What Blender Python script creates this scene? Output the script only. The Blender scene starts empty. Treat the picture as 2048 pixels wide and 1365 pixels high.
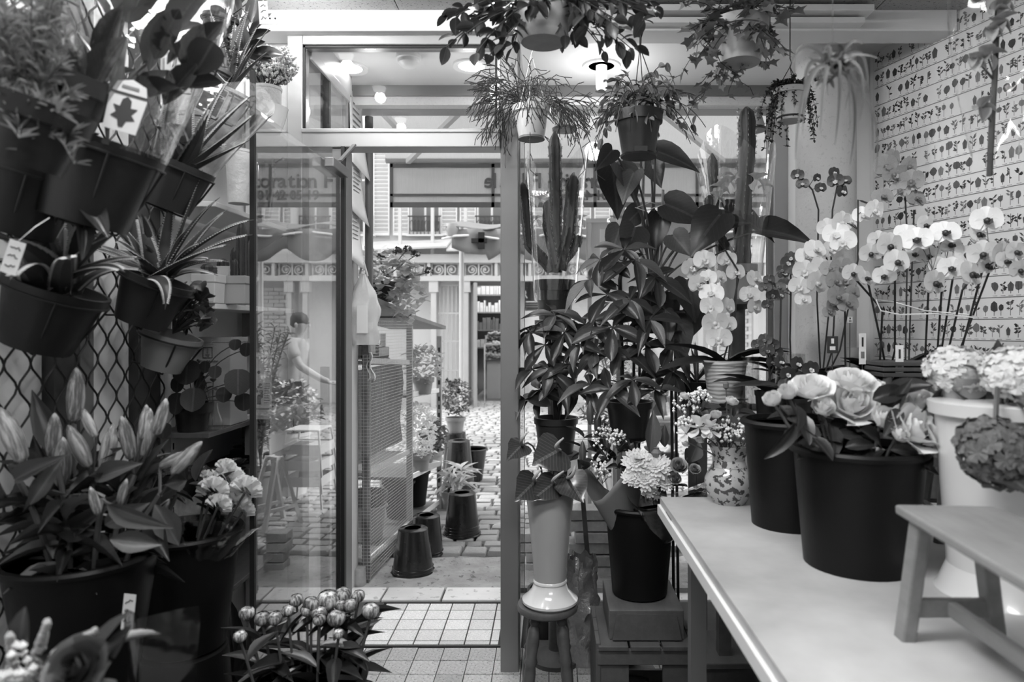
import bpy, math, random
from mathutils import Vector, Matrix, noise
V = Vector
random.seed(7)
PI = math.pi
SC = bpy.context.scene
COL = SC.collection
F = 1365.0            # focal length in picture pixels
CH = 1.33             # eye height
PX0, PY0 = 1100.0, 655.0   # principal point


def W(px, py, Y):
    """world point at depth Y that the lens maps to the picture point px, py"""
    return V(((px - PX0) / F * Y, Y, CH - (py - PY0) / F * Y))


# ------------------------------------------------------------ camera, light, exposure
cam_d = bpy.data.cameras.new('camera')
cam = bpy.data.objects.new('camera', cam_d)
COL.objects.link(cam)
cam.location = (0, 0, CH)
cam.rotation_euler = (PI / 2, 0, 0)
cam_d.sensor_width = 36
cam_d.lens = F / 2048 * 36
cam_d.shift_x = -(PX0 - 1024) / 2048
cam_d.shift_y = -(682.5 - PY0) / 2048
cam_d.clip_start = .02
cam_d.dof.use_dof = True
cam_d.dof.focus_distance = 2.7
cam_d.dof.aperture_fstop = 3.2
SC.camera = cam

world = bpy.data.worlds.new('sky')
SC.world = world
world.use_nodes = True
wb = world.node_tree.nodes['Background']
wb.inputs[0].default_value = (1, 1, 1, 1)
wb.inputs[1].default_value = 2.3
SC.view_settings.view_transform = 'Standard'
SC.view_settings.look = 'None'
SC.view_settings.exposure = 0.3
SC.view_settings.gamma = 1
SC.view_settings.use_curve_mapping = False
SC.cycles.max_bounces = 10
SC.cycles.transparent_max_bounces = 24
SC.cycles.diffuse_bounces = 4
SC.cycles.glossy_bounces = 4
SC.cycles.caustics_reflective = False
SC.cycles.caustics_refractive = False
SC.cycles.use_denoising = True
SC.cycles.sample_clamp_indirect = 6


def lamp(name, kind, loc, power, rot=(0, 0, 0), **kw):
    d = bpy.data.lights.new(name, kind)
    d.energy = power
    for k, v in kw.items():
        setattr(d, k, v)
    o = bpy.data.objects.new(name, d)
    o.location = loc
    o.rotation_euler = rot
    COL.objects.link(o)
    return o


# sun comes down the street from the left
sun_ = lamp('sun', 'SUN', (-4, 3, 9), 3.4, angle=.04)
sun_.rotation_euler = V((-.74, .14, .66)).to_track_quat('Z', 'Y').to_euler()
# unseen ceiling lights of the shop, without fittings, plus one added fill
lamp('shop_and_fill_light', 'AREA', (-.3, .85, 2.5), 30, (0, 0, 0), shape='RECTANGLE', size=1.2, size_y=.3)
lamp('shop_and_fill_light', 'AREA', (.3, -.6, 2.5), 28, (0, 0, 0), shape='RECTANGLE', size=1.2, size_y=.3)
lamp('shop_and_fill_light', 'POINT', (-.25, 2.0, 2.46), 8, shadow_soft_size=.05)  # fill lamp added to brighten the left shelves
lamp('shop_and_fill_light', 'SPOT', (.6, 1.3, 2.45), 40, (math.radians(62), 0, math.radians(-42)), spot_size=1.2, spot_blend=.9, shadow_soft_size=.05)


# ------------------------------------------------------------ materials (greys only: a black-and-white picture)
def g(v):
    return (v, v, v, 1)


class NT:
    def __init__(s, name):
        s.m = bpy.data.materials.new(name)
        s.m.use_nodes = True
        s.t = s.m.node_tree
        s.b = s.t.nodes['Principled BSDF']
        s.out = s.t.nodes['Material Output']

    def n(s, typ, **kw):
        o = s.t.nodes.new(typ)
        for k, v in kw.items():
            setattr(o, k, v)
        return o

    def l(s, a, b):
        s.t.links.new(a, b)

    def math(s, op, a, b=None, c=None):
        o = s.n('ShaderNodeMath', operation=op)
        for i, x in enumerate((a, b, c)):
            if x is None:
                continue
            if isinstance(x, (int, float)):
                o.inputs[i].default_value = x
            else:
                s.l(x, o.inputs[i])
        return o.outputs[0]

    def coord(s, which='Object'):
        return s.n('ShaderNodeTexCoord').outputs[which]

    def noise(s, scale, detail=4, vec=None, rough=.6):
        o = s.n('ShaderNodeTexNoise')
        o.inputs['Scale'].default_value = scale
        o.inputs['Detail'].default_value = detail
        o.inputs['Roughness'].default_value = rough
        if vec is None:
            vec = s.coord()
        s.l(vec, o.inputs['Vector'])
        return o.outputs[0]

    def bump(s, h, dist, strength=1):
        o = s.n('ShaderNodeBump')
        o.inputs['Distance'].default_value = dist
        o.inputs['Strength'].default_value = strength
        s.l(h, o.inputs['Height'])
        return o.outputs[0]


MATS = {}


def mat(name, v, rough=.5, var=.15, scale=12, bump=0, bscale=None, metal=0, rand=0, transl=0, rib=0, spec=.5,
        speck=0, speck_scale=60, grain=0, coat=0, vein=0):
    if name in MATS:
        return MATS[name]
    t = NT(name)
    val = t.math('MULTIPLY_ADD', t.math('SUBTRACT', t.noise(scale), .5), 2 * var, 1.0)
    if grain:       # long wood or brushed grain along local y
        mp = t.n('ShaderNodeMapping')
        mp.inputs['Scale'].default_value = (grain, 1.6, grain)
        t.l(t.coord(), mp.inputs[0])
        gr = t.noise(3.0, 6, mp.outputs[0])
        val = t.math('MULTIPLY', val, t.math('MULTIPLY_ADD', t.math('SUBTRACT', gr, .5), .9, 1))
    if rand:
        r = t.n('ShaderNodeObjectInfo').outputs['Random']
        val = t.math('MULTIPLY', val, t.math('MULTIPLY_ADD', t.math('SUBTRACT', r, .5), 2 * rand, 1.0))
    if speck:
        sp = t.math('GREATER_THAN', t.noise(speck_scale, 3), .62)
        val = t.math('MULTIPLY', val, t.math('SUBTRACT', 1.0, t.math('MULTIPLY', sp, speck)))
    if rib or vein:
        sx = t.n('ShaderNodeSeparateXYZ')
        t.l(t.coord('Generated'), sx.inputs[0])
        d = t.math('ABSOLUTE', t.math('SUBTRACT', sx.outputs[0], .5))
        m = t.math('LESS_THAN', d, .035)
        val = t.math('MULTIPLY', val, t.math('MULTIPLY_ADD', m, rib, 1))
        if vein:
            q = t.math('SINE', t.math('MULTIPLY', t.math('SUBTRACT', sx.outputs[1], t.math('MULTIPLY', d, .8)), 60))
            q = t.math('GREATER_THAN', q, .8)
            val = t.math('MULTIPLY', val, t.math('MULTIPLY_ADD', q, vein, 1))
    val = t.math('MULTIPLY', val, v)
    t.l(val, t.b.inputs['Base Color'])
    t.b.inputs['Roughness'].default_value = rough
    t.b.inputs['Metallic'].default_value = metal
    t.b.inputs['Specular IOR Level'].default_value = spec
    t.b.inputs['Coat Weight'].default_value = coat
    if bump:
        t.l(t.bump(t.noise(bscale or scale * 3), bump), t.b.inputs['Normal'])
    if transl:
        tr = t.n('ShaderNodeBsdfTranslucent')
        t.l(val, tr.inputs[0])
        mx = t.n('ShaderNodeMixShader')
        mx.inputs[0].default_value = transl
        t.l(t.b.outputs[0], mx.inputs[1])
        t.l(tr.outputs[0], mx.inputs[2])
        t.l(mx.outputs[0], t.out.inputs[0])
    MATS[name] = t.m
    return t.m


def glass(name, tint=.95, k=1.0, add=0.0, wr=0, wscale=25, rough=0.0):
    """clear sheet: transparent with a real Fresnel mirror on top (wr = crinkles)"""
    if name in MATS:
        return MATS[name]
    t = NT(name)
    tr = t.n('ShaderNodeBsdfTransparent')
    tr.inputs[0].default_value = g(tint)
    gl = t.n('ShaderNodeBsdfGlossy')
    gl.inputs['Roughness'].default_value = rough
    fr = t.n('ShaderNodeFresnel')
    bf = t.n('ShaderNodeNewGeometry').outputs['Backfacing']
    t.l(t.math('MULTIPLY_ADD', bf, 1 / 1.5 - 1.5, 1.5), fr.inputs[0])   # same mirror on both faces of a thin sheet
    if wr:
        b = t.bump(t.noise(wscale, 3), wr)
        t.l(b, gl.inputs['Normal'])
        t.l(b, fr.inputs['Normal'])
    mx = t.n('ShaderNodeMixShader')
    fac = t.math('MINIMUM', t.math('MULTIPLY_ADD', fr.outputs[0], k, add), 1.0)
    t.l(fac, mx.inputs[0])
    t.l(tr.outputs[0], mx.inputs[1])
    t.l(gl.outputs[0], mx.inputs[2])
    t.l(mx.outputs[0], t.out.inputs[0])
    MATS[name] = t.m
    return t.m


def emit(name, s):
    t = NT(name)
    t.b.inputs['Base Color'].default_value = g(.9)
    t.b.inputs['Emission Color'].default_value = g(1)
    t.b.inputs['Emission Strength'].default_value = s
    MATS[name] = t.m
    return t.m


white_wall = mat('painted wall', .72, .55, .04, 3, .001, 40)
grey_wall = mat('grey painted wall', .45, .6, .08, 3, .001, 40)
dark_wall = mat('dark paint', .06, .6, .2, 5)
alu = mat('satin aluminium', .36, .38, .05, 8, metal=.35, grain=0)
alu_d = mat('bronze aluminium', .2, .4, .08, 8, metal=.3)
black = mat('black rubber', .006, .6, .2, 8)
blackplastic = mat('black plastic', .008, .42, .3, 9, .0006, 60)
bucketmat = mat('black bucket plastic', .0045, .45, .3, 6, .0004, 90, spec=.22)
darkplastic = mat('dark plastic', .022, .4, .2, 8, rand=.2)
greyplastic = mat('grey plastic', .25, .45, .1, 8)
whiteplastic = mat('white plastic', .75, .35, .05, 5)
ceramic_w = mat('white glazed ceramic', .72, .15, .05, 6, coat=.5)
ceramic_g = mat('grey ceramic', .42, .35, .1, 10)
terracotta = mat('pale terracotta', .42, .7, .15, 20, .001)
soil = mat('potting soil', .03, .95, .5, 60, .006, 90)
wood_d = mat('dark wood', .06, .6, .25, 4, .001, 30, grain=14, rand=.15)
wood_m = mat('worn wood', .17, .6, .2, 5, .001, 30, grain=12, rand=.15)
wood_l = mat('pale wood', .38, .55, .2, 6, .001, 30, grain=12, rand=.1)
steel = mat('brushed steel', .5, .35, .1, 12, metal=.8)
galv = mat('galvanised steel', .45, .45, .3, 30, metal=.6)
wire_b = mat('black wire', .012, .5, .1, 5)
wire_l = mat('pale wire', .7, .4, .05, 5, metal=.2)
paper = mat('white paper', .75, .7, .06, 8)
ink = mat('dark ink', .03, .7, .1, 8)
greyink = mat('grey ink', .16, .7, .2, 30)
leaf_d = mat('dark leaf', .029, .3, .25, 9, rand=.4, transl=.16, rib=.9, vein=.18)
leaf_m = mat('mid leaf', .07, .36, .25, 9, rand=.4, transl=.2, rib=.7, vein=.15)
leaf_l = mat('pale leaf', .2, .42, .2, 9, rand=.35, transl=.25, rib=.35)
aloe_m = mat('aloe skin', .055, .4, .3, 18, rand=.3, bump=.001, bscale=50)
cactus_m = mat('cactus skin', .05, .5, .35, 22, .002, 60)
stem_m = mat('green stem', .07, .5, .2, 20)
stem_d = mat('dark stem', .03, .5, .2, 20)
petal_w = mat('white petal', .8, .5, .04, 9, rand=.08, transl=.25)
petal_o = mat('orchid petal', .74, .45, .06, 14, rand=.14, transl=.25)
petal_g = mat('grey orchid petal', .32, .45, .2, 22, rand=.15, transl=.2)
petal_d = mat('dark petal', .045, .45, .3, 20, rand=.2)
leaf_o = mat('sunlit leaf', .68, .5, .25, 12, rand=.3, transl=.35)  # pale leaf colour raised further to stand in for sunlight on outdoor plants
bud_m = None


def streaky(name, lo, hi, sc, rough=.45, rand=.3, transl=.1):
    """petal or bud skin with lengthwise pale and dark streaks"""
    t = NT(name)
    mp = t.n('ShaderNodeMapping')
    mp.inputs['Scale'].default_value = sc
    t.l(t.coord(), mp.inputs[0])
    r = t.n('ShaderNodeObjectInfo').outputs['Random']
    n_ = t.noise(1.0, 5, mp.outputs[0], .7)
    f = t.n('ShaderNodeMapRange', interpolation_type='SMOOTHSTEP')
    f.inputs[1].default_value = .4
    f.inputs[2].default_value = .62
    f.inputs[3].default_value = lo
    f.inputs[4].default_value = hi
    t.l(n_, f.inputs[0])
    val = t.math('MULTIPLY', f.outputs[0], t.math('MULTIPLY_ADD', t.math('SUBTRACT', r, .5), 2 * rand, 1.0))
    t.l(val, t.b.inputs['Base Color'])
    t.b.inputs['Roughness'].default_value = rough
    MATS[name] = t.m
    return t.m


clear = glass('clear glass', .97, 1.0)
doorglass = glass('door glass', .95, 1.9, .03)
cello = glass('cellophane', .96, 2.0, .035, .004, 7, .06)
cello2 = glass('crinkled cellophane', .95, 2.0, .05, .006, 10, .07)


bud_m = streaky('green bud', .1, .36, (9, .9, 9), .42, .25)
peony_m = streaky('peony petal', .07, .6, (4.5, 4.5, .9), .5, .3)

# ------------------------------------------------------------ mesh builder
class MB:
    def __init__(s):
        s.v, s.f = [], []

    def add(s, vs, fs, mtx=None):
        o = len(s.v)
        s.v += [tuple(mtx @ V(p)) for p in vs] if mtx is not None else [tuple(p) for p in vs]
        s.f += [tuple(i + o for i in q) for q in fs]
        return s

    def box(s, c, d, rot=None):
        x, y, z = d[0] / 2, d[1] / 2, d[2] / 2
        m = Matrix.Translation(V(c))
        if rot is not None:
            m = m @ (rot.to_4x4() if isinstance(rot, Matrix) else Matrix.Rotation(rot, 4, 'Z'))
        vs = [(a, b, e) for e in (-z, z) for b in (-y, y) for a in (-x, x)]
        return s.add(vs, [(0, 2, 3, 1), (4, 5, 7, 6), (0, 1, 5, 4), (2, 6, 7, 3), (0, 4, 6, 2), (1, 3, 7, 5)], m)

    def bb(s, x0, x1, y0, y1, z0, z1):
        return s.box(((x0 + x1) / 2, (y0 + y1) / 2, (z0 + z1) / 2), (x1 - x0, y1 - y0, z1 - z0))

    def bar(s, p, q, w, h=None, up=V((0, 0, 1))):
        p, q = V(p), V(q)
        d = q - p
        L = d.length
        y = d / L
        if abs(y.dot(up)) > .98:
            up = V((1, 0, 0))
        x = y.cross(up).normalized()
        z = x.cross(y)
        r = Matrix((x, y, z)).transposed()
        return s.box((p + q) / 2, (w, L, h or w), r)

    def tube(s, pts, r, n=6, cap=True):
        pts = [V(p) for p in pts]
        k = len(pts)
        rs = r if isinstance(r, (list, tuple)) else [r] * k
        vs, fs = [], []
        ref = None
        for i, p in enumerate(pts):
            d = (pts[min(i + 1, k - 1)] - pts[max(i - 1, 0)])
            d = d.normalized() if d.length > 1e-9 else V((0, 0, 1))
            if ref is None:
                ref = V((1, 0, 0)) if abs(d.x) < .8 else V((0, 1, 0))
            a = (ref - d * ref.dot(d)).normalized()
            ref = a
            b = d.cross(a)
            for j in range(n):
                t = 2 * PI * j / n
                vs.append(p + (a * math.cos(t) + b * math.sin(t)) * rs[i])
        for i in range(k - 1):
            for j in range(n):
                e = (j + 1) % n
                fs.append((i * n + j, i * n + e, (i + 1) * n + e, (i + 1) * n + j))
        if cap:
            fs.append(tuple(range(n - 1, -1, -1)))
            fs.append(tuple((k - 1) * n + j for j in range(n)))
        return s.add(vs, fs)

    def lathe(s, prof, n=24, c=(0, 0, 0), mtx=None, fn=None):
        c = V(c)
        vs, fs = [], []
        for i, (r, z) in enumerate(prof):
            for j in range(n):
                a = 2 * PI * j / n
                rr = r * (fn(a, i) if fn else 1)
                vs.append(c + V((rr * math.cos(a), rr * math.sin(a), z)))
        for i in range(len(prof) - 1):
            for j in range(n):
                e = (j + 1) % n
                fs.append((i * n + j, i * n + e, (i + 1) * n + e, (i + 1) * n + j))
        if prof[0][0] > 1e-5:
            fs.append(tuple(range(n - 1, -1, -1)))
        if prof[-1][0] > 1e-5:
            fs.append(tuple((len(prof) - 1) * n + j for j in range(n)))
        return s.add(vs, fs, mtx)

    def grid(s, fn, nu, nv, mtx=None):
        vs = [fn(i / nu, j / nv) for j in range(nv + 1) for i in range(nu + 1)]
        fs = [(j * (nu + 1) + i, j * (nu + 1) + i + 1, (j + 1) * (nu + 1) + i + 1, (j + 1) * (nu + 1) + i)
              for j in range(nv) for i in range(nu)]
        return s.add(vs, fs, mtx)

    def prism(s, outline, t, mtx=None):
        n = len(outline)
        vs = [(x, y, -t / 2) for x, y in outline] + [(x, y, t / 2) for x, y in outline]
        fs = [tuple(range(n - 1, -1, -1)), tuple(range(n, 2 * n))]
        fs += [(i, (i + 1) % n, n + (i + 1) % n, n + i) for i in range(n)]
        return s.add(vs, fs, mtx)

    def mesh(s, name, m, smooth=True, ang=40):
        me = bpy.data.meshes.new(name)
        me.from_pydata(s.v, [], s.f)
        me.materials.append(m)
        if smooth:
            me.polygons.foreach_set('use_smooth', [True] * len(me.polygons))
            me.set_sharp_from_angle(angle=math.radians(ang))
        me.update()
        return me

    def build(s, name, m, parent=None, loc=None, smooth=True, ang=40, bevel=0, solid=0):
        o = inst(name, s.mesh(name, m, smooth, ang), parent)
        if loc is not None:
            o.location = loc
        if bevel:
            b = o.modifiers.new('bevel', 'BEVEL')
            b.width = bevel
            b.segments = 2
            b.limit_method = 'ANGLE'
        if solid:
            b = o.modifiers.new('thick', 'SOLIDIFY')
            b.thickness = solid
        return o


def inst(name, me, parent=None, mtx=None):
    o = bpy.data.objects.new(name, me)
    COL.objects.link(o)
    if parent is not None:
        o.parent = parent
    if mtx is not None:
        o.matrix_basis = mtx
    return o


def tag(o, label, cat, group=None):
    o['label'] = label
    o['category'] = cat
    if group:
        o['group'] = group
    return o


def thing(name, label, cat, loc=(0, 0, 0), rz=0, group=None):
    o = bpy.data.objects.new(name, None)
    o.empty_display_size = .05
    COL.objects.link(o)
    o.location = loc
    o.rotation_euler = (0, 0, rz)
    return tag(o, label, cat, group)


def struct(o, label=None):
    o['kind'] = 'structure'
    if label:
        o['label'] = label
    return o


def stuff(o):
    o['kind'] = 'stuff'
    return o


def wander(p, q, n=6, sag=0, jit=0.0):
    p, q = V(p), V(q)
    out = []
    for i in range(n + 1):
        t = i / n
        c = p.lerp(q, t)
        c.z -= sag * 4 * t * (1 - t)
        if 0 < i < n and jit:
            c += V((random.uniform(-jit, jit), random.uniform(-jit, jit), random.uniform(-jit, jit)))
        out.append(c)
    return out


def bez(p, c, q, n=8):
    p, c, q = V(p), V(c), V(q)
    return [p * (1 - t) ** 2 + c * 2 * t * (1 - t) + q * t * t for t in [i / n for i in range(n + 1)]]


# ------------------------------------------------------------ leaves and flowers
PROF = {
    'lance': [(0, .06), (.15, .55), (.35, .95), (.5, 1), (.7, .72), (.88, .3), (1, .02)],
    'oval': [(0, .08), (.12, .6), (.3, .95), (.5, 1), (.7, .85), (.88, .5), (1, .04)],
    'obov': [(0, .05), (.2, .35), (.45, .75), (.68, 1), (.84, .85), (.95, .45), (1, .04)],
    'heart': [(-.12, .42), (-.06, .74), (.08, .96), (.25, 1), (.45, .88), (.65, .6), (.85, .25), (1, .02)],
    'strap': [(0, .7), (.1, .8), (.3, 1), (.5, 1), (.7, .85), (.88, .5), (1, .05)],
    'round': [(0, .3), (.06, .62), (.2, .92), (.45, 1), (.7, .9), (.9, .55), (1, .1)],
}
LM = {}


def leafmesh(kind, m, fold=.25, droop=.15, wave=0.0, side=0.0):
    """unit leaf: length 1 along y, width 1, normal z"""
    key = (kind, m.name, fold, droop, wave, side)
    if key in LM:
        return LM[key]
    b = MB()
    vs, fs = [], []
    for i, (t, w) in enumerate(PROF[kind]):
        z = -droop * t * t
        wv = wave * math.sin(t * 17)
        x = w * .5
        ny = t
        notch = 0
        if kind == 'heart' and t < 0:
            vs += [(-x, ny, z + abs(x) * fold), (-x * .5, ny * .7, z + abs(x) * fold * .4), (0, 0, 0),
                   (x * .5, ny * .7, z + abs(x) * fold * .4), (x, ny, z + abs(x) * fold)]
        else:
            vs += [(-x + side * t * t, ny, z + x * fold + wv), (-x * .5 + side * t * t, ny, z + x * fold * .35),
                   (side * t * t, ny, z), (x * .5 + side * t * t, ny, z + x * fold * .35), (x + side * t * t, ny, z + x * fold - wv)]
    k = len(PROF[kind])
    for i in range(k - 1):
        for j in range(4):
            fs.append((i * 5 + j, i * 5 + j + 1, i * 5 + 6 + j, i * 5 + 5 + j))
    b.add(vs, fs)
    me = b.mesh(kind + '_leaf', m, True, 70)
    LM[key] = me
    return me


def frame(loc, d, roll=0, L=1, wd=None, th=None, up=V((0, 0, 1))):
    y = V(d).normalized()
    if abs(y.dot(up)) > .97:
        up = V((0, -1, .2)).normalized()
    x = y.cross(up).normalized()
    z = x.cross(y)
    if roll:
        R = Matrix.Rotation(roll, 3, y)
        x, z = R @ x, R @ z
    wd = L if wd is None else wd
    th = L if th is None else th
    m = Matrix(((x.x * wd, y.x * L, z.x * th, loc[0]), (x.y * wd, y.y * L, z.y * th, loc[1]),
                (x.z * wd, y.z * L, z.z * th, loc[2]), (0, 0, 0, 1)))
    return m


def leaf_bt(parent, me, base, tip, w, nrm=V((0, -1, .35)), roll=0, name='leaf'):
    """leaf from base to tip (points in the parent's space), width w, upper side towards nrm"""
    base, tip = V(base), V(tip)
    return inst(name, me, parent, frame(base, tip - base, roll, (tip - base).length, w, up=V(nrm).normalized()))


def rnd(a, b):
    return random.uniform(a, b)


def rdir(zlo=-1, zhi=1):
    a = rnd(0, 2 * PI)
    z = rnd(zlo, zhi)
    r = math.sqrt(max(0, 1 - z * z))
    return V((r * math.cos(a), r * math.sin(a), z))


def pot_prof(rt, rb, h, rim=.012, rimh=.03, th=.004):
    return [(rb * .2, 0), (rb, 0), (rb + (rt - rb) * (1 - rimh / h), h - rimh), (rt + rim * .4, h - rimh), (rt + rim * .6, h), (rt - th, h),
            (rt - th - .004, h - rimh), (rt * .9 - th, h - rimh * 1.3), (.001, h - rimh * 1.3)]


def pot(parent, rt, rb, h, m, rim=.012, rimh=.03, name='pot', z=0, mtx=None, with_soil=True, n=28):
    o = MB().lathe(pot_prof(rt, rb, h, rim, rimh), n, (0, 0, z), mtx).build(name, m, parent)
    if with_soil:
        MB().lathe([(rt * .88, h - rimh * 1.25), (.5 * rt, h - rimh * .9), (.001, h - rimh * .8)], 16, (0, 0, z), mtx).build('soil', soil, parent)
    return o


def small_foliage(name, m, parent, pts, size, kind='oval', lo=.7, hi=1.2, k=1, wid=.5, dirs=None, spread=1.0):
    """many tiny leaves joined as one mass"""
    b = MB()
    for i, p in enumerate(pts):
        for _ in range(k):
            d = rdir(-.6, .9) if dirs is None else (V(dirs[i]) + rdir() * spread).normalized()
            L = size * rnd(lo, hi)
            w = L * wid
            M = frame(p, d, rnd(-.6, .6), L, w)
            b.add([(0, 0, 0), (-.45, .35, .06), (0, .45, -.05), (.45, .35, .06), (-.35, .75, 0), (.35, .75, 0), (0, 1, -.12)],
                  [(0, 2, 1), (0, 3, 2), (1, 2, 4), (2, 3, 5), (4, 2, 6), (2, 5, 6)], M)
    return stuff(b.build(name, m, parent, smooth=False))


def text(parent, s, size, loc, rot, m, name='lettering', depth=.002, align='CENTER', mirror=False, bold=0, sx=1):
    c = bpy.data.curves.new(name, 'FONT')
    c.body = s
    c.size = size
    c.extrude = depth / 2
    c.offset = bold
    c.align_x = align
    c.align_y = 'CENTER'
    c.resolution_u = 3
    o = bpy.data.objects.new(name, c)
    COL.objects.link(o)
    dg = bpy.context.evaluated_depsgraph_get()
    me = bpy.data.meshes.new_from_object(o.evaluated_get(dg))
    bpy.data.objects.remove(o)
    me.materials.clear()
    me.materials.append(m)
    o = inst(name, me, parent)
    o.location = loc
    o.rotation_euler = rot
    o.scale = (sx, 1, 1)
    return o


def Xp(px, Y):
    return (px - PX0) / F * Y


def Zp(py, Y):
    return CH - (py - PY0) / F * Y


def box_s(name, m, x0, x1, y0, y1, z0, z1, parent=None, bevel=0):
    o = MB().bb(x0, x1, y0, y1, z0, z1).build(name, m, parent, smooth=False, bevel=bevel)
    if parent is None:
        struct(o)
    return o


# ------------------------------------------------------------ shop shell
tilemat = mat('worn pale tile', .68, .5, .45, 9, .0015, 50, rand=.14, speck=.7, speck_scale=22)
tilemat2 = mat('soiled pale tile', .46, .5, .6, 8, .002, 50, rand=.18, speck=.8, speck_scale=13)
grout = mat('dark grout', .05, .9, .3, 30)
fl = box_s('floor', grout, -1.3, 3.2, -1.6, 3.31, -.06, -.004)
tm = MB().box((0, 0, -.003), (1, 1, .012)).mesh('tile', tilemat2, False)
for i in range(-8, 5):
    for j in range(4):
        w, d = .1045, .1045
        m = Matrix.Translation((.05 + i * .108, 2.77 - j * .108, rnd(-.001, .001))) @ Matrix.Rotation(rnd(-.008, .008), 4, 'X') @ Matrix.Diagonal((w, d, 1, 1))
        inst('tile', tm, fl, m)
tm2 = MB().box((0, 0, -.003), (1, 1, .014)).mesh('tile', tilemat, False)
xs = [-.785, -.68, -.573, -.466, -.359, -.252, -.215]
ys = [2.85, 2.885, 2.99, 3.093, 3.196, 3.275]
for i in range(6):
    for j in range(5):
        m = Matrix.Translation(((xs[i] + xs[i + 1]) / 2, (ys[j] + ys[j + 1]) / 2, 0)) @ Matrix.Diagonal((xs[i + 1] - xs[i] - .006, ys[j + 1] - ys[j] - .006, 1, 1))
        inst('tile', tm2, fl, m)
# frame of the sunken tiled mat
for a in ((-.8, -.2, 2.832, 2.842), (-.8, -.2, 3.28, 3.29), (-.2, -.188, 2.832, 3.29), (-.806, -.796, 2.832, 3.29)):
    MB().bb(a[0], a[1], a[2], a[3], -.004, .006).build('mat_edging', grout, fl, smooth=False)
slabmat = mat('pale sill stone', .62, .6, .2, 7, .002, 40, rand=.1, speck=.35, speck_scale=22)
sl = struct(MB().bb(-1.3, 1.3, 3.31, 3.48, -.08, -.01).build('trim_1', grout, None, smooth=False), 'bed of the pale sill stones at the shop entrance')
for x0, x1 in ((-1.28, -.83), (-.82, -.535), (-.525, -.2), (-.19, .2), (.21, .7), (.71, 1.2)):
    MB().bb(x0, x1, 3.315, 3.475, -.02, .006).build('sill_stone', slabmat, sl, smooth=False, bevel=.004)

box_s('wall_left', white_wall, -1.3, -1.2, -1.6, 2.8, -.05, 2.6)
box_s('wall_back', grey_wall, -1.3, 3.2, -1.7, -1.6, -.05, 2.6)
box_s('wall_front', grey_wall, -1.3, -1.01, 2.7, 2.78, 0, 2.53)
acou = mat('acoustic tile', .34, .9, .1, 10, .002, 60, speck=.75, speck_scale=95)
ce = box_s('ceiling', dark_wall, -1.3, 3.2, -1.7, 3.4, 2.56, 2.66)
cm = MB().bb(-.298, .298, -.298, .298, 0, .03).mesh('ceiling_tile', acou, False)
for i in range(-1, 6):
    for j in range(-2, 4):
        if j == 3:
            mt = Matrix.Translation((-.271 + .6 * (i), 2.37, 2.53)) @ Matrix.Diagonal((1, .7, 1, 1))
        else:
            mt = Matrix.Translation((-.271 + .6 * i, 1.86 - .6 * (2 - j), 2.53))
        inst('ceiling_tile', cm, ce, mt)
# bulkhead beam and ledge over the door and the window bay
box_s('trim_2', white_wall, -1.2, 1.54, 2.58, 2.7, 2.452, 2.56, bevel=.004)['label'] = 'white bulkhead beam under the tiled ceiling over the door'
box_s('trim_3', white_wall, .32, 1.19, 2.5, 2.582, 2.492, 2.516, bevel=.003)['label'] = 'thin white track profile along the bulkhead'
box_s('trim_4', white_wall, .2, 1.17, 2.53, 2.582, 2.46, 2.482, bevel=.003)['label'] = 'lower white ledge along the bulkhead'
sof = mat('white soffit', .7, .5, .05, 3)
box_s('trim_5', sof, -1.05, 1.8, 2.7, 3.4, 2.53, 2.56)['label'] = 'white soffit over the entrance lobby and window bay'
for x0, x1, nm in ((-1.3, -.95, 'trim_6'), (-.95, 1.35, 'trim_6')):
    pass
box_s('trim_6', alu_d, -1.0, 1.3, 3.38, 3.44, 2.478, 2.53)['label'] = 'dark metal head channel above the shop front glass'
box_s('trim_7', mat('speckled white metal', .66, .5, .1, 40, speck=.15, speck_scale=120), -1.0, 1.3, 3.39, 3.45, 2.435, 2.477)['label'] = 'pale head rail above the shop front glass'
# right wall, oblique, and the pillar
ang = math.atan2(-.352, 1)
rw = MB()
x0, y0 = 1.407, 3.0
x1, y1 = 1.407 + .352 * 4.6, -1.6
rw.add([(x0, y0, 0), (x1, y1, 0), (x1 + .3, y1, 0), (x0 + .3, y0, 0), (x0, y0, 2.56), (x1, y1, 2.56), (x1 + .3, y1, 2.56), (x0 + .3, y0, 2.56)],
       [(0, 1, 5, 4), (1, 2, 6, 5), (2, 3, 7, 6), (3, 0, 4, 7), (4, 5, 6, 7), (3, 2, 1, 0)])
struct(rw.build('wall_right', white_wall, smooth=False))
box_s('wall_corner', white_wall, 1.18, 1.75, 3.02, 3.4, 0, 2.56)
pl = struct(MB().lathe([(.122, 0), (.122, 2.53)], 40, (1.183, 2.93, 0), None, lambda a, i: 1).build('trim_8', mat('pillar plaster', .5, .7, .12, 4, .002, 60, speck=.15, speck_scale=70)), 'round plastered pillar beside the shop window')

# ------------------------------------------------------------ door frame, lobby
D = 2.65
fr = struct(thing('door_1', 'aluminium door frame with a transom light over the open glass door', 'x'))
del fr['category']


def fb(name, px0, px1, py0, py1, m=alu, y0=2.62, y1=2.7, bevel=.004):
    return MB().bb(Xp(px0, D), Xp(px1, D), y0, y1, Zp(py1, D), Zp(py0, D)).build(name, m, fr, smooth=False, bevel=bevel)


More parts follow.
